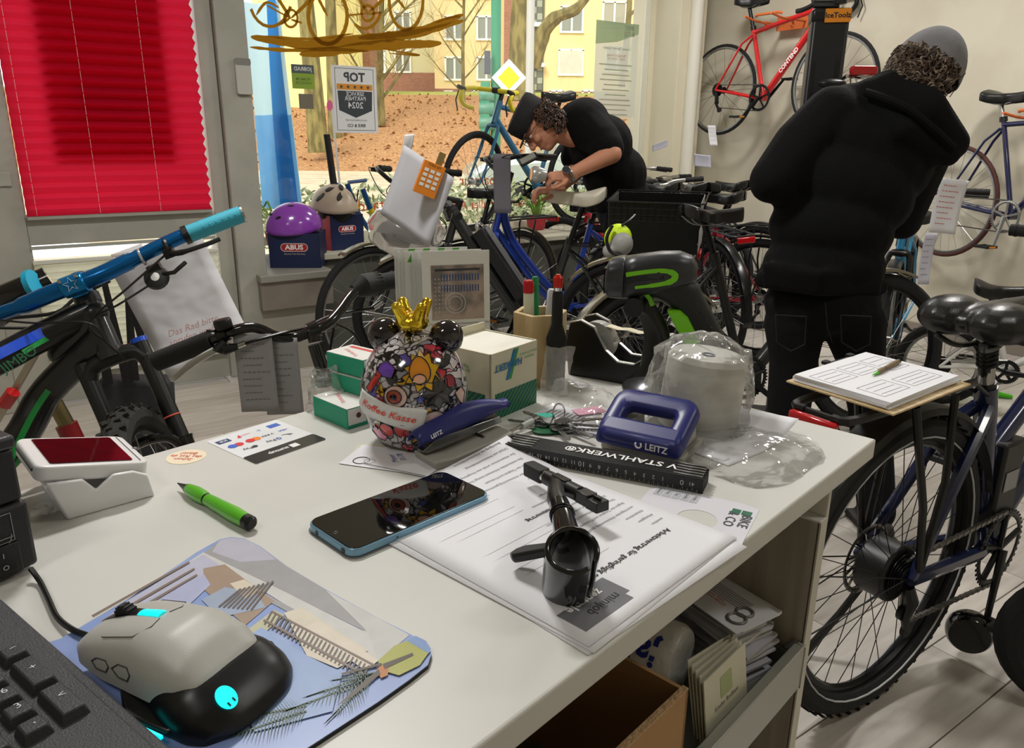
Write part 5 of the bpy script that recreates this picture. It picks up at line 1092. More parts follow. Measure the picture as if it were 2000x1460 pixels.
MB(MT(*D(1062, 812, .010)), world=kyT).prism(circ(.012, 16, sx_=1.2, sy_=.7), -.0012, .0012, MR(.2, 'Z')).build('teal_tag', mat('key_tag_teal', '3fae98', .4), kyT, bevel=.0005)
m = wl(kyT); m.tube([D(1050, 815, .012), D(1010, 838, .008), D(985, 850, .006)], [.0028, .003, .0022], 10); m.build('carabiner', CHROME, kyT); m = wl(kyT); m.tube([D(1040, 822, .012), D(1020, 832, .010)], .0038, 10); m.build('torch_body', mat('glass_grey', 'b9bcba', .15), kyT)
# ---- things on the pull-out tray
def TZ(px, py, h=0): return PZ(px, py, TRZ+.002+h)
cbx = thing('cardboard_box', 'brown open cardboard box standing below the counter edge', 'box', DMX)
KBR = two_tone('kraft_cardboard', 'a98257', 'b58e62', nscale=6, rough=.8); KBD = mat('cardboard_inside_dark', '3c2f22', .9)
bz0, bz1 = .40, .775
for c_, d_ in (((-.53, .012, (bz0+bz1)/2), (.26, .004, bz1-bz0)), ((-.53, .25, (bz0+bz1)/2), (.26, .004, bz1-bz0)), ((-.402, .13, (bz0+bz1)/2), (.004, .24, bz1-bz0)), ((-.658, .13, (bz0+bz1)/2), (.004, .24, bz1-bz0)), ((-.53, .13, bz0), (.26, .24, .004))): MB().box(c_, d_).build('carton_wall', KBR, cbx, smooth=0)
MB().box((-.53, .013, bz1+.001), (.26, .006, .002)).build('torn_edge', mat('torn_board', 'c2a078', .9, bump=.5, bscale=200), cbx, smooth=0)
def inD(v): return DMX.inverted() @ v
def roll_thing(a, b, r, label, jtxt):
    t = thing('kitchen_roll', label, 'roll', frame_xz(a, b-a)); L = (b-a).length
    MX = Matrix(((0, 0, 1, 0), (1, 0, 0, 0), (0, 1, 0, 0), (0, 0, 0, 1)))
    MB().lathe([(.008, 0), (r*.92, 0), (r, .006), (r, L-.010), (r*.9, L-.002), (.012, L)], 26, MX).build('wrapped_roll', mat('roll_film_white', 'c6c5c0', .35, bump=.3, bscale=60), t)
    if jtxt:
        text('ja!', .042, None, mat('ja_blue', '26348f', .4), t, fn=lambda x, y: V((L*.74-x, -math.sin(.95+y/r)*(r+.0008), math.cos(.95+y/r)*(r+.0008))) , bold=.03)
        text('PFLEGETUCH', .008, None, REDINK, t, fn=lambda x, y: V((L*.55-x, -math.sin(y/r+.1)*(r+.0008), math.cos(y/r+.1)*(r+.0008))))
def DL(x, y, z): return DMX @ V((x, y, z))
roll_thing(DL(-.255, .25, TRZ+.052), DL(-.235, .105, TRZ+.052), .045, 'white wrapped roll with blue ja! lettering on the tray', True)
roll_thing(DL(-.345, .24, TRZ+.038), DL(-.347, .060, TRZ+.038), .034, 'second white roll in film beside the cardboard box', False)
rc = random.Random(4)
cs = thing('leaflet_pile', 'untidy pile of printed leaflets on the tray under the counter', 'leaflets', DMX)
for i in range(19):
    x = -.125+rc.uniform(-.01, .01); y = .125+rc.uniform(-.01, .012); z = TRZ+.004+i*.0042
    o = MB(MT(x, y, z) @ MR(rad(rc.uniform(-9, 9)-12), 'Z')).box((0, 0, 0), (.072, .125, .0038)).build('leaflet_bundle', [PAP, PAPD, mat('paper_grey_edge', 'c4c4c8', .8)][i % 3], cs, smooth=0)
lfp = MT(-.130, .125, TRZ+.088) @ MR(rad(-16), 'Z')
tl_ = thing('leaflet', 'top leaflet with red lines and a steel ring drawing on the pile', 'leaflet', DMX @ lfp)
MB().box((0, 0, 0), (.075, .145, .001)).build('sheet', PAP, tl_, smooth=0)
text('Viele Gr\u00fc\u00dfe vom Team\nfreuen uns \u00fcber Ihren Besuch', .006, MT(-.004, .010, .001) @ MR(rad(90), 'Z') @ MR(math.pi, 'Z'), REDINK, tl_)
for i in range(6): MB().box((.004+i*.004, .0, .0008), (.0008, .085, .0002)).build('text_line', GREYINK, tl_, smooth=0)
MB().ring((-.015, -.052, .001), (0, 0, 1), .011, .0022, 20, 6).ring((.003, -.048, .001), (0, 0, 1), .010, .0022, 20, 6).build('ring_print', mat('ring_grey', '6c6c66', .4), tl_, kind='stuff')
for k in range(5):
    t = thing('business_card_pack', ['front cream business card with a green square emblem in the tray rail', 'cream card behind the front business card', 'third cream card in the tray rail', 'fourth cream card in the tray rail', 'rearmost cream card in the tray rail'][k], 'card', DMX @ MT(-.237+k*.001, .041+k*.004, TRZ+.0) @ MR(rad(-8-k*2), 'X') @ MR(rad(2*k), 'Y'), 'cream business cards in the tray rail')
    MB().box((0, 0, .044), (.095, .0016, .084)).build('card', mat('card_cream', 'd3d0bb', .6), t, smooth=0)
    if k == 0: MB().prism(rrect(.026, .026, .003), 0, .0004, MT(.0, -.0009, .060) @ MR(rad(90), 'X')).build('green_emblem', mat('card_green', 'a9b583', .6), t, smooth=0); text('Kinder Radhaus', .0085, MT(0, -.0012, .040) @ MR(rad(90), 'X'), GREYINK, t)
# ================================================================ bicycles
def paint(n, c, rough=.25, coat=.6, metal=0): return mat('paint_'+n, c, rough, metal, coat=coat)
RIMD = mat('rim_black', '161617', .35, .6); RIMS = mat('rim_silver', '9fa0a0', .3, .9); SPK = mat('spoke_steel', '8e8e8e', .3, .9); SPB = mat('spoke_black', '1a1a1a', .4, .5)
REFW = mat('reflex_stripe', 'b4b6b8', .5); FRED = mat('rear_lamp_red', 'b00c14', .18, coat=.5); CHN = mat('chain_steel', '77756f', .35, .8)
def wheel(parent, S, c, R, tw, o, name, rim=None, spk=None, n=28, knob=False, indiv=False, stripe=False, tyrem=None, disc=False):
    """wheel in the x-z plane centred at c (bike coordinates), S: matrix applied first"""
    W = bpy.data.objects.new(name, None); COL.objects.link(W); W.parent = parent; W.empty_display_size = .05
    M = S @ MT(*c); rim = rim or RIMD; spk = spk or SPK; rr = R-tw*1.0
    tb = MB(M); tb.ring((0, 0, 0), (0, 1, 0), R-tw, tw, 44 if R > .2 else 32, 10)
    if knob:
        for k in range(72):
            a_ = 2*math.pi*k/72
            for y_ in ((-.45, .45) if k % 2 else (-.85, 0, .85)):
                q_ = R-.001-abs(y_)**2*tw*.35; kb_ = MT(q_*math.cos(a_), y_*tw, q_*math.sin(a_)) @ MR(-a_, 'Y'); tb.box((0, 0, 0), (.008, tw*.42, .013), kb_)
    elif o.get('tread'):
        for k in range(120):
            a_ = 2*math.pi*k/120; y_ = (.35 if k % 2 else -.35); tb.box((0, 0, 0), (.0045, tw*.75, .009), MT((R-.001)*math.cos(a_), y_*tw, (R-.001)*math.sin(a_)) @ MR(-a_, 'Y'))
    tb.build('tyre', tyrem or TYRE, W)
    if stripe:
        s_ = MB(M)
        for y_ in (-1, 1): s_.ring((0, y_*tw*.88, 0), (0, 1, 0), R-tw*1.45, .0022, 44, 5)
        s_.build('reflex_stripe', REFW, W, kind='stuff')
    r1 = R-2*tw+.004
    MB(M).ring((0, 0, 0), (0, 1, 0), r1-.006, .010, 44, 6, sx=1.0).build('rim', rim, W)
    hb_ = MB(M); hb_.cyl((0, -.03, 0), (0, .03, 0), .016, 12).cyl((0, -.036, 0), (0, -.030, 0), .026, 14).cyl((0, .030, 0), (0, .036, 0), .026, 14).cyl((0, -.055, 0), (0, .055, 0), .006, 8); hb_.build('hub', o.get('hubm', ALU), W)
    proto_s = None; sp_ = MB(M)
    for k in range(n):
        a_ = 2*math.pi*k/n; sd = 1 if k % 2 else -1; b_ = a_+(.45 if (k//2) % 2 else -.45)
        p0 = V((.024*math.cos(b_), sd*.032, .024*math.sin(b_))); p1 = V(((r1-.014)*math.cos(a_), 0, (r1-.014)*math.sin(a_)))
        if indiv:
            L = (p1-p0).length
            if proto_s is None:
                po = MB().cyl((0, 0, 0), (1, 0, 0), .0011, 5).build('spoke', spk, W); proto_s = po.data; bpy.data.objects.remove(po)
            ob = bpy.data.objects.new('spoke', proto_s); COL.objects.link(ob); ob.parent = W; ob.matrix_basis = M @ frame_xz(p0, p1-p0, (0, 1, 0)) @ Matrix.Diagonal((L, 1, 1, 1))
        else: sp_.cyl(p0, p1, .0012, 4)
    if not indiv: sp_.build('spokes', spk, W, kind='stuff')
    if disc:
        d_ = MB(M)
        for k in range(12): a_ = k*math.pi/6; d_.tube([(.035*math.cos(a_), .042, .035*math.sin(a_)), (.075*math.cos(a_+.25), .042, .075*math.sin(a_+.25))], .003, 5)
        d_.ring((0, .042, 0), (0, 1, 0), .078, .006, 32, 6, sx=.3); d_.build('brake_disc', STEEL, W, kind='stuff')
    return W
def saddle(parent, M, L=.27, w=.14, m=None, thick=.03, topm=None, notch=False):
    m = m or SADL; mb = MB(M)
    def wd(t): return w/2*(1/(1+math.exp((t-.36)*14)))+.019
    def fn(u, v):
        x = L*(u-.35); h_ = wd(u); a_ = math.pi*(v-.5)*1.15
        edge = math.sin(a_) if abs(a_) <= math.pi/2 else math.copysign(1, a_)
        ends = min(1, math.sqrt(max(0, 1-(2*u-1)**2))*1.9+.05)
        y = h_*edge*ends; z = thick*.5*math.cos(a_)-.010*math.sin(math.pi*u)+.018*max(0, .3-u)/.3
        if abs(v-.5) > .43: z -= thick*1.0*(abs(v-.5)-.43)/.07
        return (x, y, z)
    mb.grid(fn, 18, 14)
    mb.build('saddle', topm or m, parent, smooth=180, subsurf=1, solid=.006)
    r_ = MB(M)
    for s_ in (-1, 1): r_.tube(spline([(-.30*L, s_*.035, -.012), (-.12*L, s_*.022, -.045), (.2*L, s_*.022, -.045), (.55*L, s_*.010, -.014)], 4), .0035, 6)
    r_.build('saddle_rails', ALU, parent, kind='stuff')
def bike(name, label, M, o, group=None):
    t = thing(name, label, 'bicycle', M, group)
    g = o.get; R = g('R', .35); tw = g('tw', .02); wb = g('wb', 1.08); FM_ = g('paint', paint('black', '121214')); style = g('style', 'diamond'); ft = g('tube', .016); k_ = g('k', 1.0)
    bb = V((g('bbx', .43)*k_, 0, g('bbz', .29))); stz = g('stz', .78); sa = math.tan(rad(17)); ST = V((bb.x-(stz-bb.z)*sa, 0, stz)); sdz = g('sdz', .97); SD = V((bb.x-(sdz-bb.z)*sa, 0, sdz))
    cz = 2*R+g('cgap', .05); hl = g('hl', .14); ax_ = V((-.32, 0, .947)); C_ = V((wb-.045-(cz-R)*.338+0, 0, cz)); HT = C_+ax_*hl
    dlt = g('steer', 0.0); S = MT(*C_) @ Matrix.Rotation(dlt, 4, ax_) @ MT(*(-C_)); I4 = Matrix.Identity(4)
    F = V((wb, 0, R)); RH = V((0, 0, R))
    skip = g('skip', ())
    fr_ = MB(); fr_.cyl(C_-ax_*.0, HT, ft*1.25, 14)
    if style == 'diamond':
        fr_.cyl(bb, ST, ft*.95, 12); fr_.cyl(ST-V((-.01, 0, .03)), HT-ax_*.035, g('ttr', ft), 12); fr_.cyl(bb, C_+ax_*.03, g('dtr', ft*1.25), 12)
    elif style == 'wave':
        fr_.cyl(bb, ST, ft*1.05, 12); fr_.tube(spline([HT-ax_*.05, C_+V((-.10, 0, -.04)), bb+V((.16, 0, .16)), bb+V((.02, 0, .06)), bb], 6), ft*1.5, 12)
        fr_.tube(spline([C_+ax_*.02, C_+V((-.16, 0, -.20)), bb+V((.12, 0, .05)), bb], 5), ft*1.1, 10)
    elif style == 'trapez':
        fr_.cyl(bb, ST, ft*1.05, 12); fr_.cyl(bb.lerp(ST, .55), HT-ax_*.04, ft*.95, 12); fr_.cyl(bb, C_+ax_*.02, ft*1.35, 12)
    elif style == 'ebike':
        fr_.cyl(bb, ST, ft*1.15, 12); fr_.tube(spline([HT-ax_*.03, HT.lerp(bb, .5)+V((.03, 0, -.02)), bb+V((.05, 0, .02)), bb], 5), ft*1.9, 12); fr_.box(tuple(bb), (.14, .08, .12))
    elif style == 'mtb':
        fr_.cyl(bb, ST, ft*1.1, 12); fr_.tube(spline([ST-V((-.012, 0, .05)), ST.lerp(HT, .5)+V((0, 0, .012)), HT-ax_*.04], 5), ft*1.5, 12); fr_.tube(spline([C_+ax_*.04, C_+V((-.08, 0, -.05)), bb+V((.10, 0, .12)), bb], 6), ft*2.0, 12); fr_.sphere(tuple(C_.lerp(HT, .5)+V((-.03, 0, 0))), (.05, .025, .07))
    for s_ in (-1, 1):
        fr_.tube([bb+V((-.02, s_*.022, 0)), bb+V((-.09, s_*.038, .01)), RH+V((0, s_*.062, 0))], [.011*g('st', 1), .010*g('st', 1), .008*g('st', 1)], 8); fr_.tube([ST+V((.004, s_*.014, -.05)), ST.lerp(RH, .25)+V((0, s_*.036, 0)), RH+V((0, s_*.062, 0))], [.009*g('st', 1), .008*g('st', 1), .007*g('st', 1)], 8)
    fr_.cyl(bb+V((0, -.036, 0)), bb+V((0, .036, 0)), .021, 14)
    if 'frame' not in skip: fr_.build('frame', FM_, t)
    # fork
    fk = MB(S)
    if g('fork') == 'susp':
        fk.sphere(tuple(C_-ax_*.02), (.035, .075, .024))
        for s_ in (-1, 1): fk.tube([C_+V((.008, s_*.066, -.0)), F.lerp(C_, .5)+V((.02, s_*.066, 0))], .0175, 14)
        fk.build('fork_crown', BLK, t); lw2 = MB(S)
        for s_ in (-1, 1): lw2.tube([F.lerp(C_, .60)+V((.018, s_*.066, 0)), F.lerp(C_, .56)+V((.02, s_*.066, 0)), F+V((-.008, s_*.066, 0))], [.026, .024, .019], 14)
        lw2.build('fork_lowers', g('lowers', BLK), t, kind='stuff')
    else:
        for s_ in (-1, 1): fk.tube(spline([C_-ax_*.01+V((0, s_*.012, 0)), C_-ax_*.04+V((0, s_*.046, 0)), F.lerp(C_, .45)+V((-.012, s_*.052, 0)), F+V((0, s_*.052, 0))], 4), [.014]*5+[.013]*4+[.009]*4, 8)
        fk.sphere(tuple(C_-ax_*.018), (.02, .05, .016)); fk.build('fork', g('forkp', FM_), t)
    wk = dict(rim=g('rim'), spk=g('spk'), n=g('ns', 28), knob=g('knob', False), indiv=g('indiv', False), stripe=g('stripe', False), tyrem=g('tyrem'), disc=g('disc', False))
    if 'rear_wheel' not in skip: wheel(t, I4, RH, R, tw, o, 'rear_wheel', **wk)
    if 'front_wheel' not in skip: wheel(t, S, F, R, tw, o, 'front_wheel', **wk)
    # seat post, saddle
    if 'saddle' not in skip:
        MB().cyl(ST-V((-.006, 0, .02)), SD-V((0, 0, .035)), g('spr', .0135), 12).build('seatpost', g('postm', DRK), t); MB().cyl(ST-V((-.003, 0, .012)), ST+V((-.003, 0, .012)), .021, 12).build('seat_clamp', BLK, t)
        if g('gel'):
            gs = MB(MT(*SD)); gs.sphere((-.045, .052, -.012), (.088, .064, .044)).sphere((-.045, -.052, -.012), (.088, .064, .044)).sphere((-.02, 0, -.014), (.095, .060, .036)).caps((.02, 0, -.014), (.155, 0, -.006), .036, .024, 12).caps((-.05, .10, -.035), (.02, .045, -.035), .014, .012).caps((-.05, -.10, -.035), (.02, -.045, -.035), .014, .012); gs.build('saddle', SADL, t, remesh=.004, rsm=6)
            sr = MB(MT(*SD))
            for s_ in (-1, 1): sr.tube(spline([(-.10, s_*.05, -.05), (-.05, s_*.03, -.075), (.03, s_*.022, -.075), (.12, s_*.01, -.03)], 4), .006, 8)
            sr.build('saddle_rails', BLK, t, kind='stuff')
        else: saddle(t, MT(*SD), g('sl', .27), g('sw', .15), m=g('sadm'), topm=g('sadtop'), thick=g('sth', .035))
    # bars
    kind = g('bar', 'flat'); BZ = HT+ax_*g('bup', .05)+V((g('reach', .07), 0, g('brise', .02))); 
    if kind != 'none':
        sm_ = MB(S); sm_.cyl(HT, HT+ax_*(g('bup', .05)+.01), .017, 12); sm_.cyl(HT+ax_*g('bup', .05), BZ, .015, 12); sm_.cyl(BZ+V((0, -.022, 0)), BZ+V((0, .022, 0)), .021, 14); sm_.build('stem', g('stemm', BLK), t)
        bw = g('bw', .32); hbm = MB(S); GR = g('grip', RUB); br_ = g('bm', BLK)
        if kind == 'flat': half = [(0, 0, 0), (0, .07, 0), (-.01, .14, .02), (-.03, bw, .02)]
        elif kind == 'city': half = [(0, 0, 0), (0, .06, .01), (.01, .15, .06), (-.05, bw*.82, .07), (-.17, bw, .06)]
        elif kind == 'drop': half = [(0, 0, 0), (0, .14, 0), (.02, .19, 0), (.09, .205, -.01), (.12, .21, -.05), (.09, .21, -.10), (.02, .215, -.125), (-.03, .215, -.13)]
        hp_ = [BZ+V(p) for p in half]; hm_ = [BZ+V((p[0], -p[1], p[2])) for p in half]
        hbm.tube(spline(hm_[::-1]+hp_[1:], 5), g('br', .012 if kind != 'drop' else .0155), 10); hbm.build('handlebar', g('tape', br_) if kind == 'drop' else br_, t)
        for s_ in (1, -1):
            H_ = [V((p.x, (p.y)*1, p.z)) for p in (hp_ if s_ == 1 else hm_)]
            if kind == 'drop':
                hd_ = MB(S); hd_.caps(H_[3], H_[4]+V((.025, 0, .055)), .017, .013, 10); hd_.tube([H_[4]+V((.02, 0, .03)), H_[4]+V((.045, 0, -.03)), H_[4]+V((.02, 0, -.10))], .005, 6); hd_.build('brake_hood', BLK, t)
            else:
                e0, e1 = H_[-1], H_[-2]; d_ = (e1-e0).normalized(); GL = g('gl', .12)
                gb = MB(S); gb.cyl(e0-d_*.002, e0+d_*GL, .0165, 14)
                for k in range(3): gb.cyl(e0+d_*(.01+.045*k), e0+d_*(.016+.045*k), .018, 14)
                gb.build('grip', GR, t)
                lv = MB(S); c_ = e0+d_*(GL+.03); lv.box(tuple(c_+V((.012, 0, -.008))), (.03, .025, .022)); fw_ = V((.05, 0, -.015)); lv.tube([c_+V((.02, 0, -.01)), c_+fw_*.8-d_*.03, e0+fw_+d_*.03, e0+fw_+d_*.0], [.006, .0055, .005, .006], 6, sx=1.6); lv.build('brake_lever', g('leverm', BLKM), t)
                cb = MB(S); cb.tube(spline([c_+V((.02, 0, -.005)), c_+V((.09, -s_*.06, .0)), BZ+V((.10, s_*.03, -.03)), HT+V((.06, s_*.02, -.06)), C_+V((.03, s_*.02, .02))], 5), .0026, 6); cb.build('brake_cable', BLK, t)
    # cranks
    if 'crank' not in skip:
        cr_ = MB(); yk = -.045; rc_ = g('cr', .09); n_ = 40
        for a_ in range(n_): th = 2*math.pi*a_/n_; cr_.box((bb.x+rc_*math.cos(th), yk, bb.z+rc_*math.sin(th)), (.010, .003, .006), None)
        cr_.ring((bb.x, yk, bb.z), (0, 1, 0), rc_-.008, .008, 36, 6, sx=.35)
        for k in range(5): th = 2*math.pi*k/5+.3; cr_.tube([(bb.x, yk, bb.z), (bb.x+(rc_-.01)*math.cos(th), yk, bb.z+(rc_-.01)*math.sin(th))], .007, 6)
        cr_.build('chainring', g('crm', DRK), t)
        ca = rad(g('crank', -60)); dv = V((math.cos(ca), 0, math.sin(ca)))*.17
        for s_, nm in ((-1, 'crank_arm'), (1, 'crank_arm')):
            e = bb+dv*(-s_)+V((0, s_*.075, 0)); am = MB(); am.tube([bb+V((0, s_*.055, 0)), e], [.014, .010], 8, sx=.7); ao = am.build('crank_arm', g('arm', DRK), t)
            pd = MB(); pc_ = e+V((0, s_*.06, 0)); pd.box(tuple(pc_+V((.036, 0, 0))), (.012, .085, .016)).box(tuple(pc_-V((.036, 0, 0))), (.012, .085, .016)).box(tuple(pc_+V((0, .038, 0))), (.07, .010, .014)).box(tuple(pc_-V((0, .038, 0))), (.07, .010, .014)).cyl(e, pc_+V((0, s_*.035, 0)), .007, 8); pd.build('pedal', BLKM, t, bevel=.002)
            MB().box(tuple(pc_+V((.0425, 0, 0))), (.002, .05, .010)).build('pedal_reflector', mat('amber_reflector', 'e08a12', .25), t, smooth=0)
        ch = MB(); rr_ = .035; ch.tube([(bb.x, yk, bb.z+rc_), (0, yk, R+rr_)], .0042, 5).tube([(bb.x, yk, bb.z-rc_), (.04, yk, R-.13), (.015, yk, R-.10), (.01, yk, R-.035)], .0042, 5)
        ch.ring((0, yk, R), (0, 1, 0), rr_, .0042, 16, 5, math.pi/2, 3*math.pi/2, ref=(1, 0, 0)) if False else None
        if g('chainlinks'):
            for (q0, q1) in (((bb.x, yk, bb.z+rc_), (0, yk, R+rr_)), ((bb.x, yk, bb.z-rc_), (.04, yk, R-.13))):
                q0, q1 = V(q0), V(q1); L = (q1-q0).length; fx = frame_xz(q0, q1-q0)
                for k in range(int(L/.0127)): ch.box((k*.0127+.006, 0, 0), (.0105, .0085 if k % 2 else .006, .0095), fx)
        ch.build('chain', CHN, t, kind='stuff')
        cs_ = MB()
        for k in range(5): cs_.cyl((0, -.040-k*.003, R), (0, -.0415-k*.003, R), .05-k*.006, 20)
        cs_.build('sprockets', DRK, t, kind='stuff'); dr_ = MB(); dr_.tube([(.005, -.058, R-.02), (.02, -.062, R-.06), (.015, -.058, R-.10), (.04, -.052, R-.15)], [.012, .016, .010, .008], 8); dr_.cyl((.012, -.046, R-.09), (.012, -.056, R-.09), .018, 12).cyl((.042, -.046, R-.145), (.042, -.056, R-.145), .018, 12); dr_.build('derailleur', BLK, t)
    # mudguards
    if g('guard'):
        gm = g('guard')
        def arc(S_, c, a0, a1, nm):
            c = V(c); n = 26; vs = []; w_ = tw*1.35
            for i in range(n+1):
                a_ = rad(a0+(a1-a0)*i/n); q_ = R+.022
                for y_, dz in ((-1, -.012), (-.8, .0), (0, .004), (.8, 0), (1, -.012)): vs.append((c.x+(q_+dz)*math.cos(a_), y_*w_, c.z+(q_+dz)*math.sin(a_)))
            MB(S_).add(vs, [(i*5+k, i*5+k+1, (i+1)*5+k+1, (i+1)*5+k) for i in range(n) for k in range(4)]).build(nm, gm, t, solid=.0012)
            sy = MB(S_)
            for s_ in (-1, 1):
                for a_ in ((a1-4, a1-28) if a0 < 60 else (a1-5,)): sy.cyl((c.x, s_*.055, c.z), (c.x+(R+.02)*math.cos(rad(a_)), s_*w_, c.z+(R+.02)*math.sin(rad(a_))), .0017, 5)
            sy.build('guard_stay', g('staym', STEEL), t, kind='stuff')
        arc(I4, RH, 15 if g('longguard') else 40, 190, 'rear_mudguard'); arc(S, F, 70 if False else 60, 175, 'front_mudguard') if not g('noff') else None
    if g('rack'):
        rk = MB(); rz = R*2+.06
        for s_ in (-1, 1):
            rk.tube(spline([(.12, s_*.055, rz+.01), (.0, s_*.06, rz+.012), (-.28, s_*.06, rz+.008), (-.31, s_*.03, rz+.006)], 4), .006*g('rkr', 1), 8); rk.tube([(-.10, s_*.062, rz), (-.02, s_*.07, R+.18), (.015, s_*.068, R+.02)], .0055*g('rkr', 1), 8); rk.tube([(.04, s_*.062, rz), (.05, s_*.07, R+.22), (.02, s_*.068, R+.02)], .0055*g('rkr', 1), 8)
        rk.tube([(-.31, -.03, rz+.006), (-.31, .03, rz+.006)], .006, 8); rk.tube([(.12, -.055, rz+.01), (ST.x, -.01, ST.z-.02)], .005, 6).tube([(.12, .055, rz+.01), (ST.x, .01, ST.z-.02)], .005, 6)
        for x_ in (.06, -.08, -.2): rk.tube([(x_, -.06, rz+.01), (x_, .06, rz+.01)], .0045, 6)
        rk.build('rack', g('rackm', BLK), t); MB().box((-.325, 0, rz-.012), (.016, .10, .032)).build('rear_lamp', FRED, t, bevel=.005)
    if g('lamp'):
        lm = MB(S); q_ = C_+V((.09, 0, .03)); lm.lathe([(.008, -.03), (.024, -.005), (.027, .012), (.024, .016)], 16, MT(*q_) @ MR(rad(90), 'Y')); lm.tube([C_+V((.01, 0, .0)), q_+V((-.01, 0, -.02))], .005, 6); lm.build('headlamp', g('lampm', CHROME), t)
    if g('battery'):
        a_, b_ = bb.lerp(HT, .25), bb.lerp(HT, .78); fx = frame_xz(a_+V((-.02, 0, .045)), b_-a_); L = (b_-a_).length
        MB(fx).prism(rrect(.085, .075, .02), 0, L, Matrix(((0, 0, 1, 0), (1, 0, 0, 0), (0, 1, 0, 0), (0, 0, 0, 1)))).build('battery', mat('battery_black', '1a1b1d', .4), t, bevel=.006); MB(fx).box((L/2, 0, .042), (L*.96, .05, .012)).build('battery_cover', mat('battery_grey', '6a6c70', .35), t, bevel=.005)
    if g('basket'):
        bk = MB(); x0, x1, y0, y1, z0, z1 = -.34, .08, -.15, .15, R*2+.075, R*2+.30
        for i in range(15):
            x_ = x0+(x1-x0)*i/14
            for y_ in (y0, y1): bk.cyl((x_*.9, y_*.85, z0), (x_, y_, z1), .0016, 4)
        for i in range(11):
            y_ = y0+(y1-y0)*i/10
            for x_ in (x0, x1): bk.cyl((x_*.9, y_*.85, z0), (x_, y_, z1), .0016, 4)
        for j in range(9):
            u = j/8; z = z0+(z1-z0)*u; sx_, sy_ = .9+.1*u, .85+.15*u; r_ = .004 if j in (0, 8) else .0016
            bk.tube([(x0*sx_, y0*sy_, z), (x1*sx_, y0*sy_, z), (x1*sx_, y1*sy_, z), (x0*sx_, y1*sy_, z)], r_, 5, closed=True)
        bk.build('basket_wire', BLK, t, kind='stuff'); bf = MB(); bf.box(((x0+x1)*.45, 0, z0), ((x1-x0)*.9, (y1-y0)*.84, .004))
        for y_ in (y0, y1): bf.box(((x0+x1)/2*.95, y_*.93, (z0+z1)/2), ((x1-x0)*.93, .002, (z1-z0)*.96))
        for x_ in (x0, x1): bf.box((x_*.95, 0, (z0+z1)/2), (.002, (y1-y0)*.92, (z1-z0)*.96))
        bf.build('basket_mesh', thin('dark_mesh', c=(.25, .25, .26), tint=.35, gloss=.02, rough=.5), t, smooth=0, kind='stuff')
    if g('kickstand'): MB().tube([(.10, .05, R-.02), (.06, .12, .14), (.02, .17, .012)], [.009, .009, .011], 8).build('kickstand', BLK, t)
    if g('bell'):
        q_ = BZ+V((-.02, g('bell'), .03)); MB(S).lathe([(.022, 0), (.024, .006), (.022, .016), (.012, .022), (.002, .023)], 18, MT(*q_)).build('bell', g('bellm', BLK), t)
    t['_ht'] = 0; del t['_ht']
    return t, dict(S=S, C=C_, HT=HT, BZ=BZ, ST=ST, SD=SD, bb=bb, F=F, ax=ax_)
def BM_(x, y, yaw, lean=0.0, z=0.0): return MT(x, y, z) @ MR(yaw, 'Z') @ MR(lean, 'X')
def paper_tag(name, label, c, ex, ey, w_, h_, curl=0, lines=0, m=None, red=False, bend=0):
    """hanging paper: c top centre, ex width direction, ey down direction"""
    ex, ey = V(ex).normalized(), V(ey).normalized(); nz = ex.cross(ey)
    t = thing(name, label, 'paper tag', MT(*c)); mb = MB(world=t)
    f = lambda u, v: V(c)+ex*(u-.5)*w_+ey*v*h_+nz*(curl*math.sin(math.pi*v)*h_+bend*v*v*h_+.012*w_*math.sin(u*8+v*4))
    mb.grid(f, 8, 10).build('sheet', m or PAP, t, smooth=180, solid=.0004)
    if lines:
        lm = MB(world=t); rr_ = random.Random(int(abs(c[0])*1000))
        for i in range(lines):
            v = .12+.8*i/lines; a_ = .1+.1*rr_.random(); b_ = .5+.4*rr_.random(); n_ = 6
            for s_ in (1, -1):
                for k in range(n_):
                    u0, u1 = a_+(b_-a_)*k/n_, a_+(b_-a_)*(k+.7)/n_; q_ = [f(u0, v)-nz*.0009*s_, f(u1, v)-nz*.0009*s_, f(u1, v+.012)-nz*.0009*s_, f(u0, v+.012)-nz*.0009*s_]; lm.poly(q_)
        lm.build('print_lines', REDINK if red else GREYINK, t, smooth=0, kind='stuff')
    return t
# ---- dark blue e-bike, right foreground
DBL = paint('midnight_blue', '101a3c')
E1, e = bike('electric_bicycle', 'dark blue bicycle with rear rack and clipboard beside the counter corner', BM_(.823, 1.493, rad(33)), dict(R=.352, tw=.029, st=1.7, rkr=1.5, paint=DBL, tube=.023, style='trapez', stz=.72, sdz=.900, gel=1, sw=.21, sth=.075, sl=.25, bar='flat', bw=.27, guard=mat('mudguard_black', '151516', .5), longguard=1, rack=1, indiv=True, spk=SPB, ns=32, stripe=True, disc=True, tread=1, crank=-110, cr=.10, kickstand=1, chainlinks=1, hubm=BLK, hl=.18, spr=.0155, postm=BLK, noff=0, staym=BLK), None)
MB().cyl((0, -.036, .352), (0, .034, .352), .066, 32).build('hub_motor', mat('motor_black', '111112', .4), E1, bevel=.006)
bel = MB()
for k in range(8): bel.cyl(e['ST'].lerp(e['SD'], .30+k*.06), e['ST'].lerp(e['SD'], .33+k*.06), .022, 16)
bel.build('rubber_bellows', RUB, E1, kind='stuff'); MB().cyl(e['ST']+V((0, 0, -.01)), e['ST'].lerp(e['SD'], .30), .0175, 18).build('silver_sleeve', ALU, E1)
MB().box((.43, -.0, .46), (.10, .075, .22), MR(rad(0), 'Y')).build('battery_block', mat('battery_black2', '1a1a1c', .45), E1, bevel=.008)
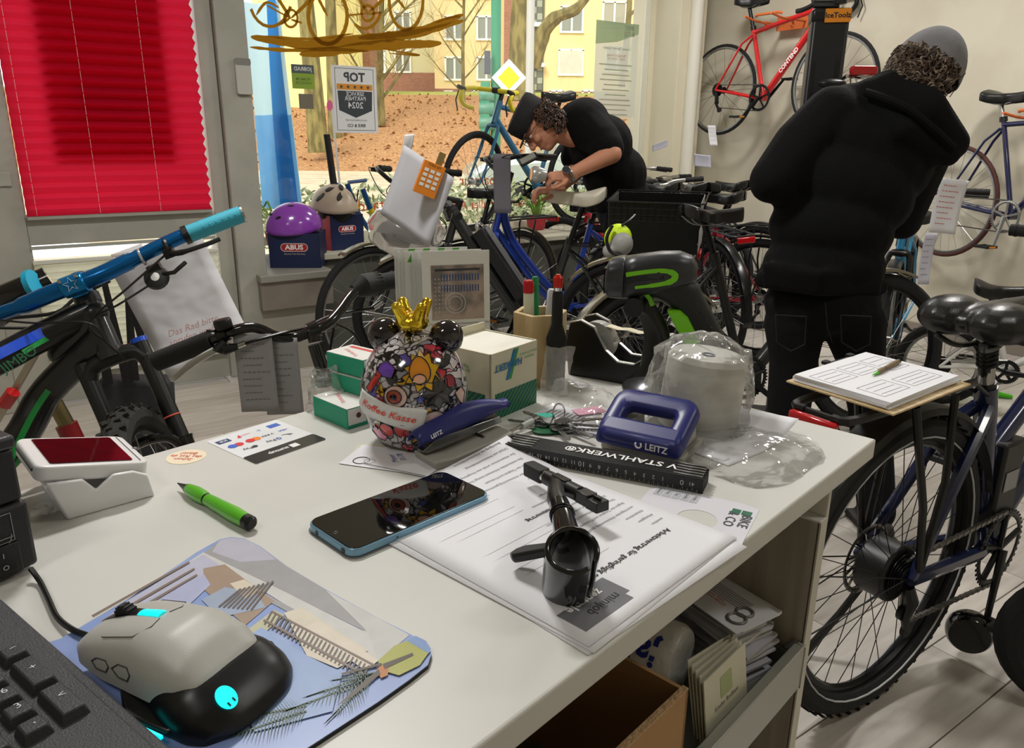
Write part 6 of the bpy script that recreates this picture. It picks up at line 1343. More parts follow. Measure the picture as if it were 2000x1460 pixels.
MB().box((.43, -.039, .47), (.06, .001, .05)).build('battery_label', mat('label_silver', '8f9092', .5), E1, smooth=0)
# clipboard on the rack
rz = .704+.06+.03
cbd = thing('clipboard', 'wooden clipboard with a thick stack of forms on the rear rack', 'clipboard', BM_(.823, 1.493, rad(33)) @ MT(-.115, .01, rz) @ MR(rad(1.5), 'X') @ MR(rad(4), 'Z') @ Matrix.Diagonal((.9, .9, 1, 1)))
MB().box((0, 0, 0), (.33, .24, .004)).build('board', WD, cbd, bevel=.001)
for k in range(5): MB(MR(rad(random.uniform(-1.5, 1.5)), 'Z')).box((-.006, .004, .0045+k*.0028), (.300, .212, .0024)).build('form_stack', PAP, cbd, smooth=0)
fm = MB()
for (x, y, a, b) in ((-.10, .05, .09, .06), (.0, .05, .08, .06), (.09, .04, .07, .08), (-.08, -.05, .10, .06), (.05, -.055, .12, .05)):
    for dx, dy, w_, h_ in ((0, b/2, a, .0008), (0, -b/2, a, .0008), (a/2, 0, .0008, b), (-a/2, 0, .0008, b)): fm.box((x+dx, y+dy, .0172), (w_, h_, .0003))
    for j in range(3): fm.box((x, y-b*.3+j*b*.28, .0172), (a*.8, .0009, .0003))
fm.build('form_print', GREYINK, cbd, smooth=0, kind='stuff')
MB().box((.03, .115, .010), (.10, .010, .012)).box((-.02, .118, .017), (.018, .014, .008)).box((.08, .118, .017), (.018, .014, .008)).build('clip', BLK, cbd, bevel=.002)
pw0 = PZ(1704, 732, rz+.021); pw1 = PZ(1757, 704, rz+.024)
pen_at(pw0, pw1, 'ballpoint_pen', 'brown and green ballpoint pen lying across the forms on the clipboard', mat('pen_cardboard_brown', '7c6a4c', .6), GRN, .0045)

# ---- black crossbar mountain bike leaning at the counter (front left)
MBM = BM_(-1.0, 1.55, 0)
a_ = V((-.37, 0, .93))
FMt = BM_(-.688, 1.808, -1.261, .337)             # steering assembly, bars turned towards the counter
mt = thing('mountain_bike', 'black mountain bike with blue handlebar and green stripes leaning at the counter', 'bicycle', FMt)
MBK = mat('mtb_black', '17181a', .35, coat=.3); MBL = mat('anodised_blue', '0f5f9e', .22, .65); MTQ = mat('turquoise_grip', '3aa5bd', .6, bump=.1, bscale=300); MGR = mat('mtb_green', '0f8a3c', .3, coat=.4); MBB = mat('mtb_bright_blue', '1650d8', .25, coat=.4)
def mp(t, y=0, dx=0): return V((a_.x*t+dx, y, .78+a_.z*t))
def WF(p): return FMt @ V(p)
bz_ = mp(.205, 0, .055)
m = MB(); m.tube(spline([mp(.20, -.40, .0), mp(.20, -.22, .02), mp(.20, -.12, .04), bz_+V((0, -.05, 0)), bz_+V((0, .05, 0)), mp(.21, .12, .04), mp(.22, .24, .015), mp(.22, .33, .0)], 6), [.014]*7+[.016]*5+[.020]*7+[.020]*6+[.020]*6+[.017]*7+[.014]*5, 14); m.build('handlebar', MBL, mt)
for s_ in (1, -1):
    p0, p1 = mp(.22, .27*s_, .012), mp(.22, .40*s_, -.002); m = MB(); m.cyl(p0, p1, .0205, 18); 
    m.build('grip', MTQ, mt); m = MB()
    for k in range(7): q0 = p0.lerp(p1, .15+k*.12); m.tube([q0+V((-.0205, 0, .005)), q0+V((.0, .012*s_, .0212)), q0+V((.020, .02*s_, .005))], .0012, 5)
    m.build('grip_ridge', MTQ, mt, kind='stuff'); MB().cyl(p1, p1+(p1-p0)*.04, .022, 18).build('grip_end', ALU, mt); MB().cyl(p0-(p1-p0)*.10, p0, .0225, 18).build('grip_clamp', BLK, mt)
m = MB(); c_ = mp(.21, .215, .02); m.ring(tuple(c_), (.0, 1, 0), .018, .006, 16, 6); m.box(tuple(c_+V((.02, 0, -.012))), (.04, .022, .022)); m.tube(spline([c_+V((.03, 0, -.012)), c_+V((.055, .03, -.018)), c_+V((.06, .09, -.02)), c_+V((.052, .12, -.02))], 4), [.007]*5+[.0055]*8, 8); m.build('brake_lever', BLK, mt)
m = MB(); c2_ = mp(.20, .17, .02); m.box(tuple(c2_+V((.02, 0, -.03))), (.03, .03, .03)); m.lathe([(.026, -.008), (.029, 0), (.026, .010), (.012, .012)], 20, MT(*(c2_+V((.03, -.004, -.045)))) @ MR(rad(65), 'Y')); m.tube([c2_+V((.03, .0, -.04)), c2_+V((.05, .04, -.045)), c2_+V((.03, .07, -.035))], .005, 8); m.build('gear_shifter', BLK, mt)
MB().lathe([(.0, .0128), (.010, .0126), (.010, .011)], 16, MT(*(c2_+V((.03, -.004, -.045)))) @ MR(rad(65), 'Y')).build('shifter_cap', ALU, mt)
m = MB(); 
for y_ in (.10, .125, .155): m.ring(tuple(mp(.21, y_, .032)), (0, 1, 0), .0185, .0032, 16, 6)
m.box(tuple(mp(.235, .13, .034)), (.018, .07, .008)); m.build('clear_clip', thin('clear_clip', gloss=.25, haze=.3), mt, kind='stuff')
# stem with a plain star emblem, on the steerer
m = MB(); m.cyl(mp(.165), mp(.215), .019, 18); m.box(tuple(mp(.19, 0, .028)), (.05, .034, .03)); m.cyl(bz_+V((0, -.027, 0)), bz_+V((0, .027, 0)), .0245, 20); m.build('stem', mat('stem_blue', '1a7fc2', .2, .7), mt, bevel=.004)
sM = frame_xz(bz_+V((.0235, 0, .006)), V((0, 1, 0)), V((1, 0, .25))); MB(sM).tube([(x, y, 0) for x, y in star(5, .017, .007)], .0010, 5, closed=True).build('star_emblem', mat('emblem_silver', 'c8ccd4', .3, .6), mt)
MB().cyl(mp(.215), mp(.222), .017, 18).build('top_cap', BLK, mt)
m = MB(); 
for (x, y) in ((.018, .018), (.018, -.018)): m.cyl(bz_+V((x, y, .016)), bz_+V((x+.008, y, .020)), .004, 8)
m.build('stem_bolt', CHROME, mt, kind='stuff')
m = MB(); m.cyl(mp(.012), mp(.165), .027, 20); m.cyl(mp(.145), mp(.168), .029, 20); m.cyl(mp(.008), mp(.03), .031, 20); m.build('head_tube', MBK, mt)
m = MB(); m.tube(spline([mp(-.02, -.068), mp(.004, -.05), mp(.01, 0), mp(.004, .05), mp(-.02, .068)], 5), .020, 12); 
for s_ in (-1, 1): m.cyl(mp(.02, .068*s_), mp(-.24, .068*s_), .0185, 18)
m.build('fork_crown', BLK, mt)
m = MB(); m.cyl(mp(.019, .068), mp(.030, .068), .019, 18); m.build('fork_cap', MBB, mt); MB().ring(tuple(mp(-.17, .068)), (-.37, 0, .93), .019, .0018, 24, 6).build('travel_ring', mat('travel_ring_red', 'd8604c', .5), mt)
m = MB()
for s_ in (-1, 1): m.tube([mp(-.225, .068*s_), mp(-.235, .068*s_), mp(-.46, .068*s_, .012)], [.027, .024, .020], 16)
m.tube(spline([mp(-.245, -.068, .02), mp(-.20, -.05, .045), mp(-.185, 0, .055), mp(-.20, .05, .045), mp(-.245, .068, .02)], 5), .011, 10); m.build('fork_lowers', GBK, mt, kind='stuff')
text('RC', .05, frame_xz(mp(-.33, .0905, .008), V((.37, 0, -.93)), V((0, 1, 0))), LG, mt, 'fork_lettering', bold=.02)
hub_ = mp(-.46, 0, .045)
wheel(mt, MT(0, 0, 0), tuple(hub_), .362, .029, {}, 'front_wheel', knob=True, n=28, tyrem=mat('knobby_tyre', '242320', .85, bump=.2, bscale=200))
# cables in front of the head tube
m = MB(); 
for (p_, q_) in ((c_+V((.02, 0, -.01)), .16), (c2_+V((.02, 0, -.05)), .14), (mp(.20, -.20, .04), .15)): m.tube(spline([p_, p_*.5+mp(.14, 0, .14)*.5+V((0, 0, -.01)), mp(.12, .01, .11), mp(.06, .02, .08), mp(.0, .03, .03)], 6), .0026, 6)
m.build('cable', BLK, mt, kind='stuff')
# frame running off to the left
hd0, hd1 = WF(mp(.15)), WF(mp(.02))
tl0 = WF(mp(.125)); tl1 = PY(-330, 900, 1.50); dn1 = PY(-90, 1010, 1.62); dn2 = PY(-150, 1240, 1.55)
m = MB(world=mt); m.tube(spline([tl0, tl0.lerp(tl1, .35)+V((0, 0, .012)), tl1], 6), [.036]*3+[.034]*4+[.030]*6, 14, sx=.75); m.tube(spline([WF(mp(.06)), PY(95, 760, 1.72), PY(35, 860, 1.66), dn1, dn2], 6), [.036]*8+[.037]*8+[.036]*9, 16, sx=.75); m.caps(WF(mp(.12)), PY(120, 690, 1.75), .033, .030, 14); m.cyl(tl1, dn2, .018, 12); m.build('frame', MBK, mt)
def band(pts, w_, mm, nm, off):
    m = MB(world=mt); P_ = spline([PY(*p) for p in pts], 5); n = len(P_); vs = []
    for i, p in enumerate(P_):
        t_ = (P_[min(i+1, n-1)]-P_[max(i-1, 0)]).normalized(); vw = (CP-p).normalized(); sd = t_.cross(vw).normalized(); vs += [p+sd*w_, p-sd*w_, p-sd*w_-vw*off, p+sd*w_-vw*off]
    m.add(vs, [(i*4+k, i*4+(k+1) % 4, (i+1)*4+(k+1) % 4, (i+1)*4+k) for i in range(n-1) for k in range(4)]+[(0, 1, 2, 3)]); return m.build(nm, mm, mt, smooth=60)
band([(112, 634, 1.72), (70, 655, 1.675), (0, 690, 1.60), (-60, 722, 1.55)], .011, MBB, 'blue_stripe', .012)
band([(112, 650, 1.715), (75, 670, 1.67), (45, 688, 1.635)], .0055, MGR, 'green_stripe', .012)
band([(150, 718, 1.745), (110, 745, 1.715), (75, 790, 1.67), (45, 845, 1.635), (20, 900, 1.60)], .0065, MGR, 'green_stripe', .012)
band([(135, 745, 1.735), (95, 790, 1.695), (65, 845, 1.66), (30, 910, 1.62)], .0035, MGR, 'green_stripe', .010)
tp_ = PY(14, 716, 1.592); tq = PY(47, 696, 1.622); text('LTE JIMBO', .030, frame_xz(tp_, tq-tp_, (CP-tp_)), mat('mtb_green_dark', '14603c', .5), mt, 'frame_lettering', world=True)
CRUM = mat('crumpled_paper', 'd4d4d8', .8, bump=1.0, bscale=9)
# large crumpled work sheet hanging from the bar
g0 = WF(mp(.20, .28, .03))
paper_tag('work_order_sheet', 'large crumpled white sheet with red handwriting hanging from the blue handlebar', PY(300, 478, 1.98), (PY(395, 455, 2.05)-PY(232, 545, 1.93)), (PY(310, 690, 1.95)-PY(232, 545, 1.93)), .24, .325, curl=.05, lines=0, m=CRUM)
t_ = bpy.data.objects['work_order_sheet']
wa, wb2_ = PY(312, 668, 1.93), PY(445, 622, 2.02); text('Das Rad bitte\nanrufen vorher', .024, frame_xz(wa.lerp(wb2_, .5), wb2_-wa, (CP-wa)), mat('faded_red_pen', 'b08484', .8), t_, 'handwriting', world=True, shear=.3)
# ---- loose city handlebar with bell, resting by the plaster boxes
hbt = thing('city_handlebar', 'black swept city handlebar with bell and quill stem resting on the counter edge', 'handlebar', MT(*D(640, 790)))
def HP(px, py, Y): return PY(px, py, Y)
GBL = mat('gloss_black_bar', '101011', .16, coat=.5)
m = wl(hbt); m.tube(spline([HP(300, 705, 1.22), HP(415, 664, 1.22), HP(460, 645, 1.22), HP(500, 640, 1.23), HP(540, 656, 1.24), HP(575, 660, 1.25), HP(605, 648, 1.26), HP(640, 632, 1.27), HP(665, 605, 1.30), HP(690, 572, 1.34), HP(720, 556, 1.38), HP(800, 540, 1.46)], 6), .0092, 12); m.build('bar_tube', GBL, hbt)
m = wl(hbt); m.cyl(HP(305, 706, 1.22), HP(412, 664, 1.22), .0165, 18); m.build('grip', RUB, hbt); m = wl(hbt); m.cyl(HP(742, 552, 1.40), HP(806, 540, 1.46), .0165, 18); m.build('grip', RUB, hbt)
m = wl(hbt); m.tube([HP(692, 568, 1.35), HP(706, 558, 1.36), HP(722, 556, 1.385), HP(744, 552, 1.40)], [.012, .021, .022, .019], 18); m.build('twist_shifter', BLKM, hbt)
m = wl(hbt)
tw0, tw1 = HP(724, 556, 1.387), HP(742, 552, 1.40); fx = frame_xz(tw0, tw1-tw0)
for k in range(18): a2 = 2*math.pi*k/18; MBx = MT(.5*(tw1-tw0).length, .020*math.cos(a2), .020*math.sin(a2)); m.box((0, 0, 0), ((tw1-tw0).length*.8, .003, .003), fx @ MBx)
m.build('shifter_ribs', BLK, hbt, kind='stuff')
m = wl(hbt); m.cyl(HP(604, 648, 1.255), HP(622, 640, 1.262), .015, 18); m.tube([HP(612, 645, 1.26), HP(617, 668, 1.255)], [.013, .012], 14); m.tube([HP(614, 672, 1.255), HP(634, 735, 1.25)], .0115, 16); m.build('quill_stem', GBL, hbt)
m = wl(hbt)
for (x, y, r_) in ((630, 728, .0155), (632, 736, .0165), (635, 745, .0175)): c0_ = HP(x, y, 1.25); m.cyl(c0_, c0_+(HP(x+1, y+6, 1.25)-c0_), r_, 22)
m.build('headset_ring', GBL, hbt, bevel=.001, kind='stuff')
m = wl(hbt); c0_ = HP(435, 640, 1.215); m.cyl(HP(427, 656, 1.22), HP(445, 650, 1.22), .0125, 16); m.build('lever_clamp', BLK, hbt)
MB(MT(*HP(436, 634, 1.215)) @ MR(rad(-12), 'Y'), world=hbt).lathe([(.0135, -.006), (.0145, -.004), (.0145, .006), (.013, .0095), (.004, .0105)], 24).build('bell', BLK, hbt); MB(MT(*HP(412, 646, 1.21)), world=hbt).box((0, 0, 0), (.014, .006, .004)).build('bell_lever', BLK, hbt, bevel=.001)
m = wl(hbt); m.tube([HP(443, 668, 1.21), HP(425, 688, 1.205), HP(438, 682, 1.205), HP(465, 676, 1.21)], [.010, .012, .010, .005], 10); m.build('lever_body', BLK, hbt)
m = wl(hbt); m.tube(spline([HP(418, 684, 1.20), HP(380, 706, 1.18), HP(345, 735, 1.17), HP(335, 742, 1.17)], 4), [.006]*6+[.005]*7, 10, sx=.5); m.build('brake_lever', ALU, hbt)
m = wl(hbt); m.cyl(HP(462, 677, 1.21), HP(480, 670, 1.212), .0045, 10).cyl(HP(728, 602, 1.36), HP(745, 590, 1.38), .005, 10); m.build('cable_adjuster', CHROME, hbt, kind='stuff')
m = wl(hbt); m.tube(spline([HP(480, 670, 1.212), HP(515, 660, 1.22), HP(560, 648, 1.24), HP(595, 640, 1.27), HP(650, 615, 1.32), HP(728, 602, 1.36)], 6), .0025, 6).tube(spline([HP(655, 632, 1.30), HP(690, 650, 1.32), HP(715, 690, 1.33), HP(722, 715, 1.33)], 5), .0025, 6).tube(spline([HP(652, 640, 1.30), HP(645, 680, 1.29), HP(640, 715, 1.28), HP(640, 740, 1.27)], 5), .0025, 6); m.build('bowden_cable', BLK, hbt, kind='stuff')
# ================================================================ the row of parked bicycles
SILG = mat('mudguard_champagne', '8f8a7a', .22, .8); BKG = mat('mudguard_gloss_black', '0e0e0f', .25); CRM = mat('saddle_top_cream', 'c9c4b4', .4)
def at_saddle(px, py, Y, yaw, lean=0, x0=.23, z0=.97, z=None):
    p = PY(px, py, Y); return BM_(p.x-x0*math.cos(yaw), p.y-x0*math.sin(yaw), yaw, lean, (p.z-z0) if z is None else z)
bike('bicycle', 'black city bicycle with champagne mudguard, its front wheel nearest the display ledge', BM_(.02, 4.755, 3.936, .0), dict(style='wave', paint=paint('black', '121214'), guard=SILG, rim=RIMS, lamp=1, bar='city', bw=.30, hl=.20, crank=30, rack=1, kickstand=1, ns=32, sdz=.95, basket=0))
bike('electric_bicycle', 'black bicycle with grey frame battery, cream saddle and mesh basket', BM_(.56, 3.68, 2.85, -.10), dict(style='ebike', paint=paint('dark_teal_black', '161c1e', .3), guard=SILG, battery=1, rack=1, basket=1, sadtop=CRM, bar='flat', steer=.5, lamp=1, lampm=BLK, sdz=1.0, hl=.16, sw=.16, sl=.29, crank=-20, kickstand=1))
bike('bicycle', 'blue step-through bicycle with chrome lamp the bent mechanic works on', BM_(.72, 4.62, 3.60, .05), dict(style='wave', paint=paint('royal_blue', '1f3fa0', .3), guard=BKG, lamp=1, bar='city', hl=.2, bup=.12, rack=0, crank=60, grip=mat('grey_grip', '5a5a58', .6), sdz=.88))
bike('bicycle', 'black bicycle with pale saddle clamp and big tyre behind the scanner', BM_(.565, 2.99, .25, -.08), dict(style='ebike', paint=paint('matt_black', '161617', .5, .1), tw=.028, guard=SILG, staym=SILG, rack=0, bar='none', sdz=.97, stz=.80, skip=('front_wheel',) if False else (), crank=-40, hl=.10, steer=0))
bike('bicycle', 'black bicycle with glossy black mudguard seen from behind', BM_(1.20, 4.35, 1.78, -.08), dict(style='diamond', paint=paint('black', '121214'), guard=BKG, rack=1, bar='flat', sdz=.98, ns=32, spk=SPK, hubm=ALU, bm=ALU, crank=10))
bike('bicycle', 'red trapeze-frame bicycle parked towards the column', at_saddle(1425, 378, 4.6, 2.50, z=0, z0=.93), dict(style='trapez', paint=paint('ruby_red', 'a3142c', .25), sdz=.93, stz=.76, bar='flat', bm=ALU, rack=1, guard=BKG, crank=-30))
bike('bicycle', 'red diamond-frame bicycle nearest the white corner pipe', at_saddle(1300, 378, 5.0, 2.35, z=0, z0=.95), dict(style='diamond', paint=paint('signal_red', 'b01024', .25), sdz=.95, stz=.80, bar='flat', bm=ALU, crank=20))
bike('bicycle', 'black bicycle with grey grips parked at the wall below the red road bike', at_saddle(1438, 360, 5.35, 2.25, z=0, z0=.95), dict(style='diamond', paint=paint('dark_grey', '2a2b2e', .3), sdz=.95, bar='flat', bm=ALU, guard=BKG, crank=-60))
bike('bicycle', 'grey city bicycle with high swept bars beside the column', at_saddle(1352, 388, 5.6, 2.2, z=0, z0=.93), dict(style='trapez', paint=paint('silver_grey', '8c8d8c', .3), bar='city', bm=ALU, sdz=.92, crank=45))
bike('bicycle', 'turquoise and black bicycle right behind the mechanic, front wheel towards the room', BM_(2.30, 4.47, 4.19, 0), dict(style='ebike', paint=paint('turquoise', '1f86b4', .25), guard=BKG, bar='flat', hl=.2, sdz=.86, crank=20, tw=.022, rim=RIMS, forkp=BLK))
bike('child_bicycle', 'white child bicycle with black saddle beside the green display stand', BM_(2.10, 3.62, -.55, 0), dict(R=.205, tw=.022, wb=.72, bbx=.27, bbz=.22, stz=.44, sdz=.60, hl=.10, style='trapez', tube=.014, paint=paint('pearl_white', 'd8d8d4', .3), bar='flat', bw=.24, sl=.22, sw=.13, rack=0, cr=.055, crank=0, rim=RIMS, ns=20, bup=.10))
ks = thing('display_stand', 'bright green bicycle display stand on the floor behind the saddle', 'bike stand', MT(*PZ(1915, 772, 0)))
GST = mat('stand_green', '4fb81e', .4); q0, q1 = PZ(1912, 768, .012), PZ(1933, 640, .36); q1 = V((q0.x+.02, q0.y+.02, .42))
m = wl(ks); m.tube([q0, q0.lerp(q1, .5), q1], [.026, .022, .020], 12); m.build('post', GST, ks); m = wl(ks)
m.tube([q0+V((-.16, .03, .0)), q0+V((0, 0, .012))], [.010, .024], 10).tube([q0+V((.14, -.05, .0)), q0+V((0, 0, .012))], [.010, .024], 10).tube([q0+V((.03, .15, .0)), q0+V((0, 0, .012))], [.010, .024], 10); m.build('foot', GST, ks, kind='stuff')
# ---- wall-hung road bikes
HK = mat('orange_hook', 'd26a32', .5)
RR = paint('racing_red', 'd01c20', .22)
rb1, e1 = bike('road_bicycle', 'red road bicycle hanging high on the right wall', BM_(1.577, 6.265, -.96, 0, 1.273), dict(R=.328, tw=.0125, wb=.96, bbx=.40, bbz=.26, style='diamond', tube=.017, dtr=.024, paint=RR, bar='drop', rim=RIMS, ns=20, spk=SPB, stz=.74, sdz=.93, sw=.13, hl=.14, crank=-130, hubm=DRK))
text('SPEEDSTER', .042, MT(.62, -.026, .47) @ MR(rad(-0), 'Z') @ MR(rad(90), 'X') @ MR(rad(47), 'Z'), mat('print_white', 'f0f0f0', .5), rb1, 'frame_lettering', bold=.02) if False else None
dtc = e1['bb'].lerp(e1['C'], .52); dv_ = (e1['C']-e1['bb']).normalized(); text('CONTEND', .040, frame_xz(dtc+V((0, -.0255, .008)), dv_, V((0, -1, 0))), MATS['print_white'], rb1, 'frame_lettering', bold=.03)
def hook(M, name, label):
    t = thing(name, label, 'hook', M); m = MB(); 
    for x_ in (-.11, .11): m.tube(spline([(x_, -.22, .02), (x_, -.10, .0), (x_, .0, -.005), (x_, .03, -.03), (x_, .02, -.05), (x_, -.0, -.035)], 4), .008, 8)
    m.tube([(-.11, -.10, .03), (-.09, -.12, .035), (.09, -.12, .035), (.11, -.10, .03)], .009, 8); m.build('hook_arms', HK, t); MB().box((0, .165, 0), (.26, .01, .09)).tube([(-.11, .16, .0), (-.11, -.0, .0)], .008, 8).tube([(.11, .16, .0), (.11, .0, .0)], .008, 8).build('wall_bracket', HK, t, kind='stuff'); return t
tt = e1['ST'].lerp(e1['HT'], .42)+V((0, 0, -.012))
hook(world_of(rb1) @ MT(*tt), 'wall_hook', 'orange wall hook carrying the red road bicycle')
NV = paint('deep_navy', '171a45', .25)
rb2, e2 = bike('road_bicycle', 'dark blue steel road bicycle hanging on the right wall beside the mechanic', BM_(2.70, 4.88, -1.22, 0, .55), dict(R=.34, tw=.013, wb=.99, style='diamond', tube=.0145, paint=NV, bar='drop', rim=RIMS, ns=32, stz=.82, sdz=.95, sw=.14, hl=.13, crank=-95, crm=ALU, arm=ALU, tyrem=mat('tan_red_tyre', '4a2620', .7), postm=ALU, steer=.3))
hook(world_of(rb2) @ MT(*(e2['ST'].lerp(e2['HT'], .55)+V((0, 0, -.012)))), 'wall_hook', 'orange wall hook carrying the dark blue road bicycle')
# ---- repair stand column behind the mechanic
wp_ = PY(1588, 300, 3.25); wk_ = thing('repair_stand', 'black electric repair stand column with orange label at its top', 'repair stand', MT(wp_.x, wp_.y, 0) @ MR(rad(-14), 'Z'))
WB_ = mat('stand_black', '1c1d1f', .4); HH_ = PY(1612, 35, 3.25).z
MB().box((0, 0, HH_/2), (.135, .12, HH_)).build('column', WB_, wk_, bevel=.012); 
m = MB()
for x_ in (-.042, .042): m.box((x_, -.0605, HH_*.48), (.012, .003, HH_*.85))
m.build('groove', mat('groove_black', '060606', .5), wk_, smooth=0, kind='stuff')
MB().box((0, 0, HH_+.003), (.145, .13, .05)).build('top_cap', BLK, wk_, bevel=.012); MB().box((.022, -.0665, HH_+.000), (.092, .002, .048)).build('orange_label', mat('label_orange', 'e08a1a', .5), wk_, smooth=0)
text('IceToolz', .026, MT(.022, -.0682, HH_) @ MR(rad(90), 'X'), INK, wk_, bold=.03); MB().box((0, 0, .015), (.5, .45, .03)).build('foot_plate', WB_, wk_, bevel=.006)
q_ = PY(1640, 18, 3.2); m = wl(wk_); m.tube([PY(1592, 10, 3.25), PY(1615, 10, 3.22), PY(1640, 10, 3.2)], .018, 10).cyl(PY(1640, 8, 3.2), PY(1642, -40, 3.2), .026, 14); m.build('clamp_head', BLK, wk_)
lr = thing('carrier_with_lamp', 'red rear lamp on a chrome-edged carrier held by the repair stand', 'bike part', MT(*PY(1690, 137, 3.1)))
m = wl(lr); fx = frame_xz(PY(1690, 137, 3.1), V((1, .2, .02))); MB(fx, world=lr).prism(rrect(.11, .032, .012), -.02, .0, MR(rad(90), 'X')).build('lamp_lens', FRED, lr, bevel=.004)
m = wl(lr); m.tube([PY(1655, 148, 3.12), PY(1690, 152, 3.1), PY(1730, 146, 3.12), PY(1742, 138, 3.15)], .008, 8).tube([PY(1655, 148, 3.12), PY(1640, 158, 3.2), PY(1625, 165, 3.25)], .007, 8).cyl(PY(1662, 150, 3.12), PY(1663, 180, 3.12), .005, 6).cyl(PY(1670, 150, 3.12), PY(1680, 175, 3.12), .004, 6); m.build('carrier_tube', CHROME, lr)
MB(world=lr).sphere(tuple(PY(1625, 163, 3.12)), (.055, .03, .018)).build('black_pad', BLK, lr)
# ---- paper tags on the bikes
paper_tag('price_tag', 'large white sheet with an orange part box taped to it, hanging at the middle bars', PY(838, 315, 2.55), (PY(885, 350, 2.55)-PY(795, 290, 2.6)), (PY(752, 415, 2.6)-PY(795, 290, 2.6)), .20, .235, lines=0, m=mat('tag_grey_white', 'b9bac0', .75))
pb0 = PY(838, 350, 2.52); obx = thing('part_box', 'orange cardboard hang box with small product pictures', 'box', frame_xz(pb0, PY(868, 328, 2.52)-PY(826, 310, 2.5), (CP-pb0)))
ORG = mat('box_orange', 'd98020', .5); MB().box((0, 0, 0), (.072, .105, .022)).build('carton', ORG, obx, bevel=.001)
MB().box((.012, .070, .0), (.022, .045, .002)).build('hang_tab', mat('tab_brown', '7c6a3c', .6), obx, smooth=0)
m = MB(); 
for i in range(3):
    for j in range(4): m.box((-.020+i*.020, -.022+j*.016, .0115), (.014, .010, .0006))
m.build('product_picture', WHT, obx, smooth=0, kind='stuff'); text('TORX SET', .010, MT(0, .044, .0118), INK, obx)
paper_tag('price_tag', 'folded white slip sticking up left of the large sheet', PY(800, 262, 2.6), (1, .2, .1), (-.2, 0, -1), .032, .06, bend=.2)
for (a, lb, Y, w_, h_, ex, ey, ln) in (((1290, 278), 'white paper strip curling at the column', 4.4, .09, .035, (1, .1, .35), (0, 0, -1), 2), ((1372, 302), 'lilac price sheet at the parked bikes', 4.7, .10, .07, (1, 0, -.1), (.1, 0, -1), 5), ((1390, 245), 'narrow tag hanging from the red road bicycle', 6.15, .06, .15, (1, 0, 0), (.2, 0, -1), 4),
    ((1868, 350), 'white price sheet with red writing at the mechanic\u2019s right side', 2.95, .11, .20, (1, .1, -.1), (-.1, 0, -1), 8), ((1820, 455), 'long pale paper strip hanging below the price sheet', 3.3, .05, .22, (1, 0, 0), (0, 0, -1), 7),
    ((980, 300), 'grey sheet hanging from the black stem beside the mechanic', 4.1, .09, .30, (1, 0, 0), (.02, 0, -1), 0)):
    paper_tag('price_tag', lb, PY(*a, Y), ex, ey, w_, h_, curl=.05, lines=ln, red='red' in lb, m=mat('tag_lilac', 'c8c8d6', .75) if 'lilac' in lb or 'strip' in lb else (mat('tag_grey', '77747c', .8) if 'grey sheet' in lb else PAP))
for i, (a, b_, lb) in enumerate((((455, 690), (530, 690), 'grey form hanging in clear sleeve behind the handlebar'), ((515, 668), (572, 668), 'second hanging form in a clear sleeve, further right'))):
    p = PY((492, 543)[i], (652, 660)[i], (1.222, 1.238)[i]); paper_tag('hanging_form', lb, p, (1, .1, 0), (.02, 0, -1), .062, .135, lines=9, m=mat('form_grey', '9d9ea2', .7))
# hi-vis pouch, display unit, headlamp of the bike being serviced
hv = thing('hi_vis_bag', 'neon yellow and grey reflective bag hanging under the cream saddle', 'bag', MT(*PY(1200, 465, 3.25)))
m = wl(hv); m.sphere(tuple(PY(1207, 465, 3.25)), (.060, .05, .062)); m.build('bag_body', mat('neon_yellow', 'cdf01a', .5), hv, remesh=.006, rsm=8); m = wl(hv); m.sphere(tuple(PY(1214, 476, 3.215)), (.050, .045, .050)).sphere(tuple(PY(1190, 490, 3.215)), (.03, .04, .03)); m.build('reflective_panel', mat('reflective_grey', '9c9d9a', .5), hv, remesh=.006, rsm=8)
m = wl(hv); m.tube(spline([PY(1196, 440, 3.19), PY(1185, 465, 3.18), PY(1192, 490, 3.18), PY(1215, 500, 3.18)], 4), .008, 6).tube(spline([PY(1215, 440, 3.22), PY(1230, 430, 3.25), PY(1240, 420, 3.3)], 4), .006, 6); m.build('bag_strap', BLK, hv); m = wl(hv); m.tube([PY(1207, 505, 3.22), PY(1190, 508, 3.22)], [.02, .012], 8); m.build('strap_end', MATS['neon_yellow'], hv)
du = thing('bike_display', 'grey display unit tilted up on the bar in front of the bent mechanic', 'display', frame_xz(PY(1032, 311, 3.75), PY(1045, 305, 3.75)-PY(1020, 318, 3.75), (-.2, -.5, .8))); MB().prism(rrect(.09, .055, .012), -.006, .006).build('display_case', BLK, du, bevel=.003); MB().prism(rrect(.075, .042, .006), .006, .0075).build('display_screen', mat('display_glass', '8c8d86', .15), du, smooth=0)
hl_ = thing('headlamp', 'round silver headlamp held in the hand of the bent mechanic', 'lamp', frame_xz(PY(1052, 341, 3.58), (-1, -.2, .1))); MB().lathe([(.006, -.04), (.028, -.03), (.036, 0), (.036, .025), (.030, .034), (.001, .036)], 22, MR(rad(90), 'Y')).build('lamp_body', mat('lamp_silver', 'b7b9b6', .2, .6), hl_); MB().lathe([(.0, .0365), (.028, .0355), (.029, .034)], 22, MR(rad(90), 'Y')).build('lamp_lens', CHROME, hl_)
